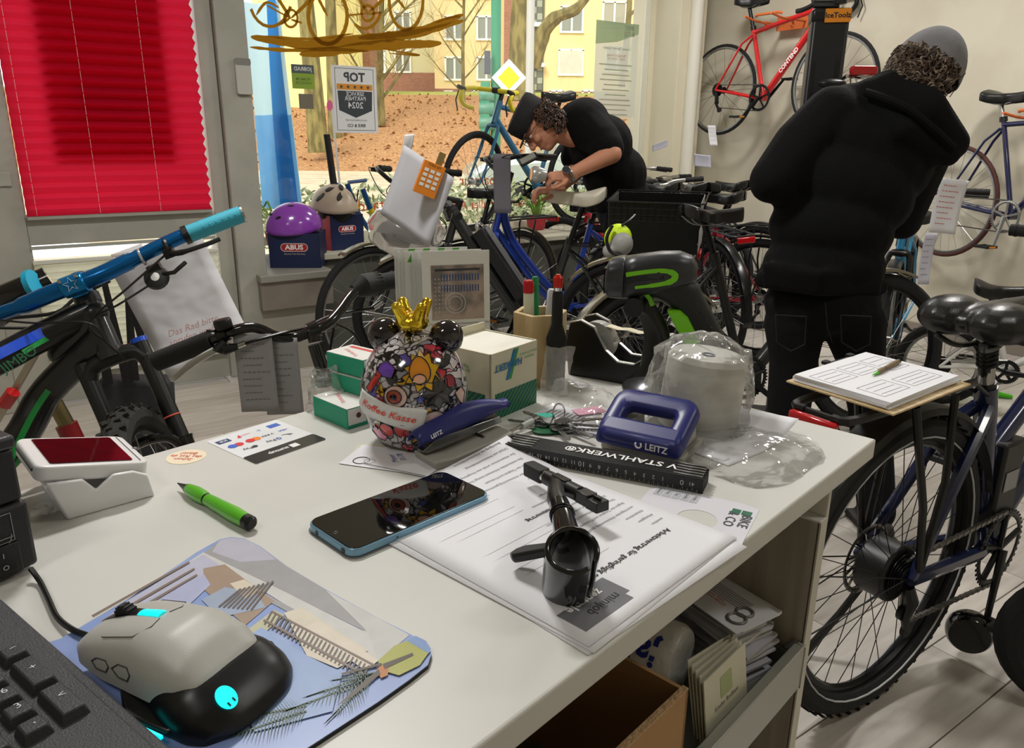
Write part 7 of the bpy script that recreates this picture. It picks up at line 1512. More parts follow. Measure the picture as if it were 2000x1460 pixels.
# ---- stabiliser wheel and small red-rimmed wheel at the right edge
sw_ = thing('training_wheel_bike', 'small wheel with red rim and black stabiliser roller at the right edge', 'child bicycle', BM_(1.275, 1.46, rad(-28), 0))
wheel(sw_, MR(rad(-6), 'X'), (0, 0, .165), .165, .034, {}, 'rear_wheel', rim=mat('rim_red', 'b01c2c', .3), n=12)
m = MB(); m.lathe([(.012, -.03), (.05, -.032), (.058, -.02), (.060, .0), (.058, .02), (.05, .032), (.012, .03)], 28, MT(-.02, .20, .100) @ MR(rad(90), 'X')); m = MB(MT(*PZ(1893, 1232, .085)) @ MR(rad(-28), 'Z') @ MR(rad(90), 'X'), world=sw_); m.lathe([(.012, -.024), (.046, -.026), (.052, -.016), (.054, .0), (.052, .016), (.046, .026), (.012, .024)], 28); m.build('stabiliser_roller', GBK, sw_); m = MB(world=sw_); m.tube([PZ(1900, 1228, .09), PZ(1950, 1215, .13), PZ(2000, 1240, .16)], .009, 8); m.build('stabiliser_arm', BLK, sw_)
# ---- things on the display ledge
def abus(M, label, sx_, sy_, sz_, redside=False):
    t = thing('helmet_box', label, 'box', M); NVY = mat('box_navy', '17234a', .5)
    w5 = MB()
    for c_, d_ in (((sx_/2, .001, sz_/2), (sx_, .002, sz_)), ((sx_/2, sy_-.001, sz_/2), (sx_, .002, sz_)), ((sx_-.001, sy_/2, sz_/2), (.002, sy_, sz_)), ((sx_/2, sy_/2, .001), (sx_, sy_, .002)), ((sx_/2, sy_/2, sz_-.004), (sx_-.004, sy_-.004, .002))): w5.box(c_, d_)
    w5.build('carton', NVY, t, smooth=0, kind='stuff'); MB().box((.001, sy_/2, sz_/2), (.002, sy_, sz_)).build('side_panel', mat('box_bright_red', 'b01a28', .5) if redside else NVY, t, smooth=0)
    fx_ = MT(sx_/2, -.0012, sz_*.60) @ MR(rad(90), 'X'); k = sx_/.28
    MB().prism(rrect(.150*k, .046*k, .0225*k), -.0002, .0006, fx_).build('logo_border', mat('print_pale', 'd8c8c0', .5), t, smooth=0); MB().prism(rrect(.142*k, .038*k, .0185*k), .0006, .0010, fx_).build('logo_plate', mat('logo_red', 'a8202a', .5), t, smooth=0)
    text('ABUS', .036*k, fx_ @ MT(0, 0, .0014), mat('print_white', 'f0f0f0', .5), t, bold=.035, sx=1.15); text('Security Tech Germany', .012*k, fx_ @ MT(0, -.036*k, .0010), mat('print_pale', 'd8c8c0', .5), t); return t
a0_, a1_ = PZ(528, 523, .545), PZ(627, 523, .545)
aM = frame_xz(a0_, a1_-a0_); bw_ = (a1_-a0_).length; abus(aM, 'navy helmet box with red maker logo on the near ledge block', bw_, .21, PY(530, 456, a0_.y).z-.545)
hz_ = PY(530, 456, a0_.y).z
c0_, c1_ = PZ(634, 490, .6), PZ(682, 478, .6); c0_ = R(*pq(PQ(648, 489, 4.26))[:2], .6025)
cM = frame_xz(c0_, R(1, 0)); abus(frame_xz(c0_, V((.80, .60, 0))) @ MR(rad(6), 'Z'), 'second helmet box with a red side behind the purple helmet', .22, .20, .20, True)
def helmet(M, name, label, m1, holes, s=1.0, hm=None):
    t = thing(name, label, 'helmet', M @ Matrix.Scale(s, 4)); hm = hm or BLKM
    def f(u, v):
        a_ = 2*math.pi*u; b_ = math.pi*.5*v*1.05; r = 1+.04*math.cos(2*a_); lip = -.020*(1-v)*0
        x = .128*math.cos(a_)*math.cos(b_); y = .098*math.sin(a_)*math.cos(b_); z = .125*math.sin(min(b_, math.pi/2)); z += (.020*abs(math.sin(a_))**1 - .012*math.cos(a_))*(1-v)**2*-1
        return (x*r, y*r, z)
    MB().grid(f, 32, 14).build('helmet_shell', m1, t, smooth=180, solid=.012)
    MB().sphere((0, 0, .005), (.105, .078, .10)).build('helmet_liner', hm, t); h = MB()
    for (au, bv, w_, l_, rot) in holes:
        p = V(f(au, bv)); nrm = p.normalized(); tx = V((0, 0, 1)).cross(nrm).normalized(); mm_ = frame_xz(p+nrm*.0075, tx*math.cos(rot)+nrm.cross(tx)*math.sin(rot), nrm)
        h.prism([(l_*math.cos(k*math.pi/6), w_*math.sin(k*math.pi/6)) for k in range(12)], -.004, .0012, mm_)
    h.build('vent_opening', BLKM, t, kind='stuff'); MB().tube(spline([(.05, .085, .0), (.03, .05, -.03), (0, .0, -.035), (.03, -.05, -.03), (.05, -.085, .0)], 4), .005, 6).build('strap', RUB, t); return t
hc_ = aM @ V((bw_*.46, .09, hz_-.545+.015)); helmet(MT(*hc_) @ MR(rad(25), 'Z'), 'child_helmet', 'glossy purple child helmet on the navy helmet box', mat('helmet_purple', '8a3fae', .18, coat=.7), [(.62, .35, .006, .016, .5), (.70, .68, .005, .014, .1), (.52, .40, .006, .015, .3)], 1.12, mat('liner_red', '8a2030', .6))
hd2 = cM @ V((.06, .07, .235)); helmet(MT(*hd2) @ MR(rad(160), 'Z'), 'bike_helmet', 'cream bike helmet with black vents on the second helmet box', mat('helmet_cream', 'b8a894', .35), [(.20+.08*k, b, .014, .032, .9) for k, b in ((0, .35), (1, .62), (2.2, .40), (3.2, .68), (4.4, .35), (5.5, .60), (7, .4))], 1.05)
# blue fork and frame parts standing on the ledge
fk_ = thing('fork_set', 'blue fork with long black steerer standing on the display ledge', 'bike part', MT(*PQ(685, 484, 4.40)))
YF = 4.42
m = wl(fk_); m.tube([PQ(638, 262, YF), PQ(652, 360, YF)], [.019, .021], 12); m.build('steerer', BLKM, fk_); m = wl(fk_); m.tube(spline([PQ(651, 358, YF), PQ(664, 420, YF), PQ(678, 455, YF), PQ(687, 482, YF)], 4), [.030]*5+[.022]*4+[.012]*4, 12); m.build('fork_blade', paint('petrol_blue', '1d4a7c', .25), fk_); m = wl(fk_); m.tube([PQ(675, 432, YF-.01), PQ(679, 444, YF-.01)], [.028, .027], 12); m.build('yellow_band', mat('band_yellow', 'c8b820', .4), fk_)
f2_ = thing('frame_set', 'blue and yellow bicycle frame set standing behind the fork', 'bike part', MT(*PQ(755, 478, 4.45)))
m = wl(f2_); m.tube(spline([PQ(678, 358, 4.45), PQ(692, 400, 4.45), PQ(715, 440, 4.45), PQ(748, 475, 4.45)], 4), .016, 10).tube(spline([PQ(708, 368, 4.5), PQ(722, 405, 4.5), PQ(738, 435, 4.5), PQ(756, 475, 4.5)], 4), .017, 10).tube([PQ(680, 356, 4.45), PQ(715, 352, 4.47)], .011, 8); m.build('frame_tubes', MATS['paint_petrol_blue'], f2_); m = wl(f2_); m.tube([PQ(689, 392, 4.44), PQ(697, 408, 4.44)], .0175, 10).tube([PQ(724, 408, 4.49), PQ(731, 422, 4.49)], .0185, 10); m.build('yellow_band', MATS['band_yellow'], f2_, kind='stuff')
m = wl(f2_); m.tube(spline([PQ(700, 370, 4.4), PQ(695, 420, 4.4), PQ(705, 470, 4.4)], 4), .004, 5); m.build('cable', BLK, f2_)
# bagged helmet on the bars
bh = thing('wrapped_helmet', 'black helmet wrapped in clear film below the large sheet', 'helmet', MT(*PY(795, 450, 2.9))); MB(world=bh).sphere(tuple(PY(795, 450, 2.9)), (.12, .09, .075)).build('helmet_shell', BLK, bh)
crumple(lambda u, v: (.15*math.cos(2*math.pi*u)*math.sin(math.pi*v), .12*math.sin(2*math.pi*u)*math.sin(math.pi*v), .10*math.cos(math.pi*v)-.0), 30, 18, .02, 18, 3)
mbg = MB(); rn = random.Random(6)
from mathutils import noise as _nz
def wf(u, v): p = V((.145*math.cos(2*math.pi*u)*math.sin(math.pi*v), .115*math.sin(2*math.pi*u)*math.sin(math.pi*v), .10*math.cos(math.pi*v))); return p+_nz.noise_vector(p*18)*.022
mbg.grid(wf, 36, 20).build('film', thin('film_dark', gloss=.12, rough=.1, haze=.15, tint=.9), bh, smooth=20)
# yellow-taped blue road bike in the window
wb3, e3 = bike('road_bicycle', 'blue road bicycle with yellow bar tape on the display ledge', BM_(.52, 6.02, -2.52, 0, .605), dict(R=.34, tw=.018, wb=.99, style='diamond', tube=.018, dtr=.024, paint=paint('steel_blue', '2a6488', .3), bar='drop', tape=mat('yellow_tape', 'd8c81e', .5), rim=RIMD, ns=24, stz=.78, sdz=.93, hl=.15, crank=-40, steer=.35))

# ---- parts of further bicycles behind the mountain bike at the left edge
ob = thing('bicycle', 'partly hidden bicycle with turquoise band and brass-coloured red fork at the left edge', 'bicycle', MT(*PZ(120, 900, 0)))
m = wl(ob); m.tube([PY(-60, 640, 2.0), PY(20, 585, 2.0), PY(98, 545, 2.05)], [.045, .045, .036], 12, sx=.7); m.build('top_tube', GBL, ob); m = wl(ob); m.tube([PY(62, 560, 2.0), PY(72, 556, 2.0)], .044, 12, sx=.75); m.build('turquoise_band', mat('band_turquoise', '1a9cc0', .4), ob)
m = wl(ob); m.cyl(PY(88, 752, 2.1), PY(132, 832, 2.1), .022, 14); m.build('fork_stanchion', mat('brass_tube', '7d7350', .3, .8), ob); m = wl(ob); m.cyl(PY(129, 828, 2.1), PY(165, 905, 2.1), .030, 14); m.build('fork_lower', mat('dark_red_lower', '7c1a1e', .3), ob); m = wl(ob); m.cyl(PY(-20, 845, 2.15), PY(70, 690, 2.15), .011, 10); m.build('stay', mat('champagne_tube', 'a39c8a', .3, .7), ob); m = wl(ob)
m.tube([PY(8, 790, 2.12), PY(26, 765, 2.12)], .020, 10); m.build('red_clamp', FRED, ob)
m = wl(ob); m.tube(spline([PY(-10, 625, 1.9), PY(30, 620, 1.95), PY(110, 610, 2.0), PY(150, 580, 2.05), PY(215, 548, 2.1)], 4), .005, 6).tube(spline([PY(-10, 640, 1.9), PY(60, 640, 1.95), PY(115, 632, 2.0)], 4), .004, 6); m.build('brake_cable', BLK, ob, kind='stuff')
pn = thing('pannier_bag', 'black pannier bag with long straps hanging behind the mountain bike fork', 'bag', MT(*PY(240, 800, 2.35)))
m = MB(world=pn); p_, q_ = PY(185, 745, 2.35), PY(330, 745, 2.4); fx = frame_xz(p_, q_-p_); m.M = m.M @ fx; L_p = (q_-p_).length; m.box((L_p/2, .05, -.16), (L_p, .10, .32)); m.build('bag_body', mat('bag_grey_black', '26282b', .7, bump=.2, bscale=200), pn, bevel=.015)
for (a, b) in (((178, 545), (212, 750)), ((203, 548), (250, 748)), ((250, 580), (262, 742)), ((255, 590), (302, 742))): m = wl(pn); m.tube([PY(*a, 2.35), PY(*b, 2.35)], [.010, .017], 4, sx=.25); m.build('strap', RUB, pn)
# ================================================================ the two mechanics
def skinmat(n, c): 
    m = mat('skin_'+n, c, .5, bump=.05, bscale=300); m.node_tree.nodes['Principled BSDF'].inputs['Subsurface Weight'].default_value = .08; m.node_tree.nodes['Principled BSDF'].inputs['Subsurface Radius'].default_value = (.02, .008, .004); return m
SK = skinmat('warm', 'b98064')
def cloth(n, c): return mat('cloth_'+n, c, .92, bump=.18, bscale=120, spec=.25)
HOOD = cloth('black_sweat', '060608'); JEAN = cloth('black_denim', '0b0c0e'); TEE = cloth('black_cotton', '060607'); GTR = cloth('charcoal_trousers', '131318')
def hand(parent, M, m, s=1.0, curl=.5, name='hand'):
    """palm along +x, fingers at +x end, thumb on +y side; z is the back of the hand"""
    mb = MB(M, world=parent); c = lambda *p: tuple(x*s for x in p)
    mb.sphere(c(.045, 0, 0), c(.050, .042, .016)); mb.sphere(c(.075, 0, 0), c(.022, .041, .014)); mb.caps(c(-.03, 0, 0), c(.02, 0, 0), .026*s, .030*s)
    for y, L, w_ in ((.031, .068, .0088), (.011, .078, .0092), (-.010, .072, .0088), (-.030, .056, .0078)):
        p = V(c(.083, y, 0)); a_ = 0; segs = [L*.45, L*.31, L*.24]; r_ = w_*s
        for sg in segs:
            a_ += curl*1.15; q = p+V((math.cos(a_), 0, -math.sin(a_)))*sg*s; mb.caps(p, q, r_, r_*.9, 8); p = q; r_ *= .9
    p = V(c(.015, .034, -.004)); a_ = .75
    for sg, r_ in ((.040, .0115), (.032, .0098), (.024, .0085)):
        q = p+V((math.cos(a_)*.85, math.sin(a_)*.75, -.35*curl*2*.5))*sg*s; mb.caps(p, q, r_*s, r_*.92*s, 8); p = q; a_ -= .35*curl*2
    return mb.build(name, m, parent, remesh=.0028, rsm=3)
def head(parent, M, skin, s=1.0, glasses=False):
    """face looks along +x, up is +z, centre of the skull at the origin"""
    mb = MB(M, world=parent)
    mb.sphere((0, 0, .02), (.098, .078, .098)); mb.sphere((.030, 0, -.045), (.062, .058, .075)); mb.sphere((.058, 0, -.090), (.030, .034, .026)); mb.sphere((.010, 0, -.060), (.060, .066, .045))
    mb.caps((.088, 0, .012), (.112, 0, -.032), .010, .0155, 10); mb.sphere((.100, .012, -.036), (.010, .009, .008)); mb.sphere((.100, -.012, -.036), (.010, .009, .008))
    mb.sphere((.088, 0, .030), (.016, .052, .010)); mb.sphere((.082, 0, -.066), (.014, .026, .008)); mb.sphere((.078, 0, -.077), (.014, .022, .007))
    for y in (-.038, .038): mb.sphere((.070, y, -.030), (.024, .020, .020))
    mb.caps((-.02, 0, -.06), (-.05, 0, -.16), .058, .062, 16)
    h_ = mb.build('head', skin, parent, remesh=.004, rsm=4)
    for y in (-.080, .080): MB(M, world=parent).sphere((-.004, y, -.018), (.022, .008, .033)).sphere((.0, y*1.06, -.018), (.014, .007, .024)).build('ear', skin, parent, remesh=.003, rsm=3)
    for y in (-.031, .031):
        MB(M, world=parent).sphere((.082, y, .008), (.011, .013, .011)).build('eye', mat('eye_white', 'd8d4cc', .2), parent); MB(M, world=parent).sphere((.0915, y, .007), (.003, .006, .006)).build('iris', mat('iris_brown', '2a1a10', .2), parent)
        MB(M, world=parent).sphere((.0865, y, .0125), (.010, .015, .005)).build('eyelid', skin, parent); MB(M, world=parent).caps((.096, y-.014*(1 if y > 0 else -1), .027), (.088, y+.018*(1 if y > 0 else -1), .029), .004, .003, 8).build('eyebrow', mat('brow_brown', '3a2a20', .9), parent)
    MB(M, world=parent).sphere((.094, 0, -.070), (.004, .021, .0035)).build('lips', mat('lip_tone', '96564a', .5), parent)
    if glasses:
        g_ = MB(M, world=parent)
        for y in (-.031, .031): g_.ring((.104, y, .006), (1, 0, 0), .020, .0016, 22, 6)
        g_.tube([(.106, -.012, .010), (.110, 0, .013), (.106, .012, .010)], .0015, 6)
        for y in (-1, 1): g_.tube([(.103, y*.052, .010), (.06, y*.076, .010), (0, y*.082, .004)], .0014, 6)
        g_.build('glasses_frame', BLK, parent, kind='stuff')
    return h_
def curls(parent, M, pts, m, seed, n, r0=.012, name='hair'):
    rn = random.Random(seed); mb = MB(M, world=parent)
    for _ in range(n):
        c, rad_ = pts(rn); c = V(c); nrm = c.normalized(); t = nrm.cross(V((rn.uniform(-1, 1), rn.uniform(-1, 1), rn.uniform(-1, 1)))).normalized(); b = nrm.cross(t)
        R_ = rn.uniform(.007, .014); P_ = [c+nrm*(.002+.004*k)+(t*math.cos(k*.9)+b*math.sin(k*.9))*R_ for k in range(6)]
        mb.tube(P_, [rn.uniform(.0022, .0036)]*5+[.001], 5)
    return mb.build(name, m, parent, kind='stuff')
# ---- mechanic seen from behind, right of the counter
pa = thing('person', 'person in a black hoodie and grey cap seen from behind, leaning to the right', 'person', MT(*PZ(1640, 1000, 0)))
Yh = 2.42
hips = PY(1605, 575, Yh); ch = PY(1680, 350, 2.50); nk = PY(1795, 195, 2.56)
# body: one continuous figure under the clothes
bd_ = MB(world=pa)
lhip, rhip = PY(1560, 620, Yh), PY(1665, 625, Yh); lkn, rkn = PY(1540, 800, 2.38), PY(1698, 800, 2.40)
lan = PZ(1530, 985, .09); lan = V((PY(1545, 800, 2.38).x-.005, 2.40, .09)); ran = V((PZ(1712, 1000, .09).x, PZ(1712, 1000, .09).y, .09))
bd_.caps(hips, ch, .11, .12, 14).caps(ch, nk, .11, .055, 14).caps(lhip, lkn, .078, .052).caps(lkn, lan, .052, .035).caps(rhip, rkn, .078, .052).caps(rkn, ran, .052, .035)
ls, le, lw3 = PY(1612, 240, 2.50), PY(1508, 352, 2.40), PY(1590, 385, 2.68)
rs_, re_, rw = PY(1828, 300, 2.55), PY(1762, 430, 2.74), PY(1670, 395, 2.88)
bd_.caps(ls, le, .05, .042).caps(le, lw3, .042, .028).caps(rs_, re_, .05, .042).caps(re_, rw, .042, .028)
bd_.build('body', SK, pa, remesh=.012, rsm=4)
hood = MB(world=pa)
def ell(mb, c, rx, ry, rz, tilt=0.0, yaw=0.0): mb.sphere((0, 0, 0), (rx, ry, rz), 12, 18, MT(*c) @ MR(yaw, 'Z') @ MR(tilt, 'Y'))
ell(hood, PY(1608, 520, Yh), .192, .135, .115, .05); ell(hood, PY(1622, 450, 2.44), .196, .14, .13, .12); ell(hood, PY(1655, 370, 2.47), .215, .14, .15, .3); ell(hood, PY(1690, 300, 2.50), .225, .13, .15, .45); ell(hood, PY(1715, 245, 2.53), .19, .115, .10, .5)
hood.caps(PY(1625, 225, 2.50), PY(1560, 285, 2.46), .088, .082).caps(PY(1560, 285, 2.46), le, .082, .070).caps(le, lw3, .070, .050)
hood.caps(PY(1798, 290, 2.55), re_, .10, .066).caps(re_, rw, .068, .048)
# hem folds
for k in range(3): hood.tube([PY(1492, 520+k*16, 2.36), PY(1600, 535+k*15, 2.26+.004*k), PY(1715, 540+k*14, 2.36)], .020, 8)
hood.caps(PY(1490, 545, 2.42), PY(1600, 560, 2.30), .03, .03).caps(PY(1600, 560, 2.30), PY(1716, 560, 2.40), .03, .03)
# hood hanging on the back: thick roll from the neck to the right shoulder
hood.caps(PY(1735, 175, 2.47), PY(1800, 215, 2.42), .055, .070).caps(PY(1800, 215, 2.42), PY(1860, 280, 2.44), .070, .050).caps(PY(1700, 190, 2.50), PY(1760, 250, 2.40), .06, .055).caps(PY(1760, 250, 2.40), PY(1850, 300, 2.42), .055, .04)
hood.build('hoodie', HOOD, pa, remesh=.010, rsm=5)
hr_ = MB(world=pa); hr_.tube(spline([PY(1690, 180, 2.43), PY(1760, 205, 2.36), PY(1820, 250, 2.355), PY(1862, 290, 2.38)], 5), .012, 8); hr_.build('hood_seam', HOOD, pa)
co = MB(world=pa); co.tube(spline([PY(1705, 163, 2.52), PY(1735, 150, 2.47), PY(1775, 160, 2.46), PY(1808, 190, 2.46), PY(1822, 215, 2.50)], 5), .020, 10); co.build('inner_collar', cloth('olive_collar', '1e241e'), pa)
jn = MB(world=pa)
ell(jn, PY(1605, 590, Yh), .185, .13, .105); jn.caps(PY(1553, 630, 2.42), PY(1550, 700, 2.41), .10, .078).caps(PY(1550, 700, 2.41), lkn, .078, .070).caps(lkn, lan, .070, .062).caps(PY(1668, 635, 2.42), PY(1682, 705, 2.41), .10, .075).caps(PY(1682, 705, 2.41), rkn, .075, .066).caps(rkn, ran, .068, .060)
jn.build('jeans', JEAN, pa, remesh=.010, rsm=5)
pk_ = MB(world=pa)
for x0 in (1545, 1672): pk_.tube([PY(x0-30, 615, 2.275), PY(x0+30, 618, 2.27), PY(x0+27, 672, 2.30), PY(x0, 685, 2.30), PY(x0-28, 668, 2.31), PY(x0-30, 615, 2.275)], .0022, 5)
pk_.tube([PY(1612, 590, 2.28), PY(1616, 640, 2.29), PY(1625, 668, 2.33)], .002, 5); pk_.build('pocket_seam', mat('seam_thread', '1c1c1e', .8), pa, kind='stuff')
for an, nm in ((lan, 'shoe'), (ran, 'shoe')):
    sh_ = MB(world=pa); b_ = V((an.x, an.y, 0)); sh_.caps(b_+V((0, -.05, .045)), b_+V((.02, .05, .045)), .040, .042, 12).caps(b_+V((.02, .05, .038)), b_+V((.04, .15, .034)), .042, .034, 12).box(tuple(b_+V((.015, .045, .012))), (.085, .24, .024)); sh_.build('shoe', mat('shoe_dark', '2a2626', .6), pa, remesh=.006, rsm=4)
hcen = PY(1808, 140, 2.52); fdir = V((.62, .60, -.48)).normalized(); updir = V((.50, .15, .85))
hM_ = frame_xz(hcen, fdir, updir); head(pa, hM_, SK)
HB = mat('hair_brown_grey', '4a3c32', .55); HB2 = mat('hair_light', '8a7a68', .5)
cap = MB(hM_, world=pa)
def capf(u, v):
    a_ = 2*math.pi*u; b_ = math.pi/2*v; return ((.116+.004*math.cos(6*a_)*(1-v))*math.cos(a_)*math.cos(b_*.98), .100*math.sin(a_)*math.cos(b_*.98), .0+.130*math.sin(b_))
cap.grid(capf, 36, 14); cap.M = cap.M @ MR(rad(16), 'Y'); cap.build('knit_cap', mat('cap_grey', '77777a', .9, bump=.4, bscale=300), pa, smooth=180, solid=.004)
cs3 = MB(hM_ @ MR(rad(16), 'Y'), world=pa)
for k in range(8): a_ = 2*math.pi*k/8; cs3.tube([V(capf(k/8, v/6))*1.006 for v in range(7)], .0014, 5)
cs3.build('cap_seam', mat('cap_seam', '55555a', .9), pa, kind='stuff')
def hp_(rn): a_ = rn.uniform(math.pi*.52, math.pi*1.48); z = rn.uniform(-.11, .012); k = 1-.12*max(0, -z/.1); return ((.104*k*math.cos(a_), .090*k*math.sin(a_), z), 0)
curls(pa, hM_, hp_, HB, 1, 520); curls(pa, hM_, hp_, HB2, 2, 130)
hbk = MB(hM_, world=pa); hbk.sphere((-.022, 0, -.030), (.084, .084, .075)); hbk.build('hair_back', HB, pa, smooth=180)
hand(pa, frame_xz(lw3, V((.9, .3, -.1)), (0, -.2, 1)), SK, .95); hand(pa, frame_xz(rw, V((-.9, .3, .0)), (0, -.2, 1)), SK, .95)
# ---- mechanic bending over the blue bike
pb_ = thing('person', 'person in black shirt and black cap bending over the blue bicycle', 'person', MT(*PZ(1215, 560, 0)))
hip2 = PY(1218, 415, 4.05); mid2 = PY(1195, 330, 4.02); up2 = PY(1140, 240, 3.95); nk2 = PY(1098, 232, 3.92)
gx = V((hip2.x, hip2.y, 0))
b2_ = MB(world=pb_)
kn_a, kn_b = V((hip2.x-.02, hip2.y-.10, .48)), V((hip2.x+.06, hip2.y+.12, .48)); an_a, an_b = V((hip2.x+.02, hip2.y-.12, .09)), V((hip2.x+.12, hip2.y+.14, .09))
b2_.caps(hip2, mid2, .11, .11).caps(mid2, up2, .11, .10).caps(up2, nk2, .08, .05)
for h0, k0, a0 in ((hip2+V((-.01, -.09, -.02)), kn_a, an_a), (hip2+V((.01, .09, -.02)), kn_b, an_b)): b2_.caps(h0, k0, .08, .052).caps(k0, a0, .052, .036)
sA, eA, wA = PY(1165, 262, 3.82), PY(1196, 300, 3.66), PY(1112, 341, 3.60)
sB, eB, wB = PY(1120, 262, 4.05), PY(1125, 335, 3.98), PY(1085, 372, 3.72)
b2_.caps(sA, eA, .052, .046).caps(eA, wA, .046, .028).caps(wA, PY(1100, 344, 3.60), .028, .028).caps(sB, eB, .05, .045).caps(eB, wB, .045, .028)
b2_.build('body', SK, pb_, remesh=.010, rsm=4)
t2 = MB(world=pb_)
ell(t2, PY(1212, 385, 4.04), .155, .17, .12); ell(t2, PY(1200, 340, 4.02), .165, .18, .15); ell(t2, PY(1172, 285, 3.98), .165, .19, .15, -.5); ell(t2, PY(1140, 243, 3.94), .13, .19, .125, -.6)
t2.caps(PY(1150, 250, 3.85), PY(1178, 275, 3.74), .105, .085).caps(PY(1178, 275, 3.74), PY(1187, 290, 3.70), .085, .078).caps(PY(1140, 255, 4.05), sB.lerp(eB, .6), .09, .075)
t2.caps(PY(1120, 228, 3.92), PY(1108, 240, 3.90), .07, .06)
t2.build('shirt', TEE, pb_, remesh=.009, rsm=5)
j2 = MB(world=pb_); ell(j2, PY(1222, 415, 4.05), .15, .175, .13)
for h0, k0, a0 in ((hip2+V((-.01, -.09, -.02)), kn_a, an_a), (hip2+V((.01, .09, -.02)), kn_b, an_b)): j2.caps(h0, k0, .105, .075).caps(k0, a0, .074, .060)
j2.build('trousers', GTR, pb_, remesh=.010, rsm=5)
for a0 in (an_a, an_b):
    s_ = MB(world=pb_); b_ = V((a0.x, a0.y, 0)); s_.caps(b_+V((.05, 0, .045)), b_+V((-.05, 0, .045)), .04, .042, 12).caps(b_+V((-.05, 0, .038)), b_+V((-.15, -.01, .034)), .042, .034, 12).box(tuple(b_+V((-.045, 0, .012))), (.24, .085, .024)); s_.build('shoe', mat('shoe_dark', '2a2626', .6), pb_, remesh=.006, rsm=4)
hc2 = PY(1053, 243, 3.86); f2d = V((-.50, -.30, -.80)).normalized(); u2d = V((-.86, .0, .42))
hM2 = frame_xz(hc2, f2d, u2d); head(pb_, hM2, SK, glasses=True)
cp = MB(hM2, world=pb_); cp.M = cp.M @ MR(rad(6), 'Y')
cp.lathe([(.098, .038), (.103, .045), (.104, .100), (.098, .122), (.07, .130), (.0, .133)], 32, MT(-.004, 0, 0) @ Matrix.Diagonal((1.04, .86, 1, 1))); cp.build('cap_crown', mat('cap_black', '17171a', .85, bump=.3, bscale=200), pb_, smooth=50)
br2 = MB(hM2, world=pb_)
br2.prism([(.085*math.cos(a_)+(.055 if abs(a_) < 1.3 else 0), .078*math.sin(a_)) for a_ in [math.pi*(k/16-.5) for k in range(17)]], .040, .046, MR(rad(10), 'Y')); br2.build('cap_brim', mat('cap_black', '17171a', .85), pb_, bevel=.001)
HD = mat('hair_dark_brown', '33251c', .5); HR = mat('hair_reddish', '5c4030', .5)
def hp2(rn): a_ = rn.uniform(math.pi*.45, math.pi*1.55); z = rn.uniform(-.10, .038); k = 1-.1*max(0, -z/.1); return ((.102*k*math.cos(a_), .086*k*math.sin(a_), z), 0)
curls(pb_, hM2, hp2, HD, 3, 420); curls(pb_, hM2, hp2, HR, 4, 130); MB(hM2, world=pb_).sphere((-.022, 0, -.018), (.082, .081, .078)).build('hair_back', HD, pb_, smooth=180)
hand(pb_, frame_xz(PY(1110, 342, 3.60), PY(1062, 346, 3.58)-PY(1110, 342, 3.60), (0, -.5, 1)), SK, .95, .75); hand(pb_, frame_xz(wB, PY(1055, 372, 3.70)-wB, (0, -.3, 1)), SK, .95, .6)
wt = MB(world=pb_); wt.ring(PY(1112, 340, 3.60), wA-eA, .034, .008, 24, 8); wt.build('watch_strap', STEEL, pb_); wc = PY(1106, 333, 3.565); wt = MB(world=pb_); wt.cyl(wc, wc+V((-.1, -.8, .6)).normalized()*.009, .019, 22); wt.build('watch_case', STEEL, pb_); wt = MB(world=pb_); wt.cyl(wc+V((-.1, -.8, .6)).normalized()*.009, wc+V((-.1, -.8, .6)).normalized()*.0098, .016, 22); wt.build('watch_dial', mat('dial_dark', '2c3238', .15), pb_)
# ================================================================ outside the window
def O(px, py, Y): return PY(px, py, Y)
gr0 = MB()
prof = [(-1.0, 8.2, .0), (0, 0, 0)]
def ground(name, label, cat, y0, z0, y1, z1, m, x0=-30, x1=45, kind=None, n=1, amp=0):
    mb = MB()
    mb.grid(lambda u, v: (x0+(x1-x0)*u, y0+(y1-y0)*v, z0+(z1-z0)*v+amp*_nz.noise(V((x0+(x1-x0)*u, (y0+(y1-y0)*v)*1.3, 0))*.9)*math.sin(math.pi*v)), 60 if n > 1 else 1, n)
    o = mb.build(name, m, None); tag(o, None, None, kind='structure'); return o
PAVE = two_tone('pavement_beige', 'b8ab92', 'cbbfa6', nscale=3, rough=.9); ROADM = two_tone('road_sandy_grey', 'b5a78a', 'c9bc9f', nscale=2, rough=.9)
mbp = MB(RMM).box((2.0, GQ+2.35, -.03), (26, 4.5, .04)); o = mbp.build('pavement', PAVE, None, smooth=0); o['kind'] = 'structure'
g1 = ground('street', '', '', 9.2, -.02, 24, .10, ROADM); 
LEAF = two_tone('brown_leaf_litter', '8a6038', 'b98c5c', nscale=14, rough=.95, detail=12, lo=.35, hi=.62, bump=.6); GRS = two_tone('winter_grass', '8a9a3c', 'a8a650', nscale=8, rough=.95)
g2 = ground('leaf_bank', '', '', 24, .10, 37, 3.0, LEAF, n=14, amp=.5)
g3 = ground('lawn_strip', '', '', 37, 3.0, 46, 3.6, GRS, n=3, amp=.15)
g4 = ground('far_ground', '', '', 46, 3.6, 60, 3.7, GRS)
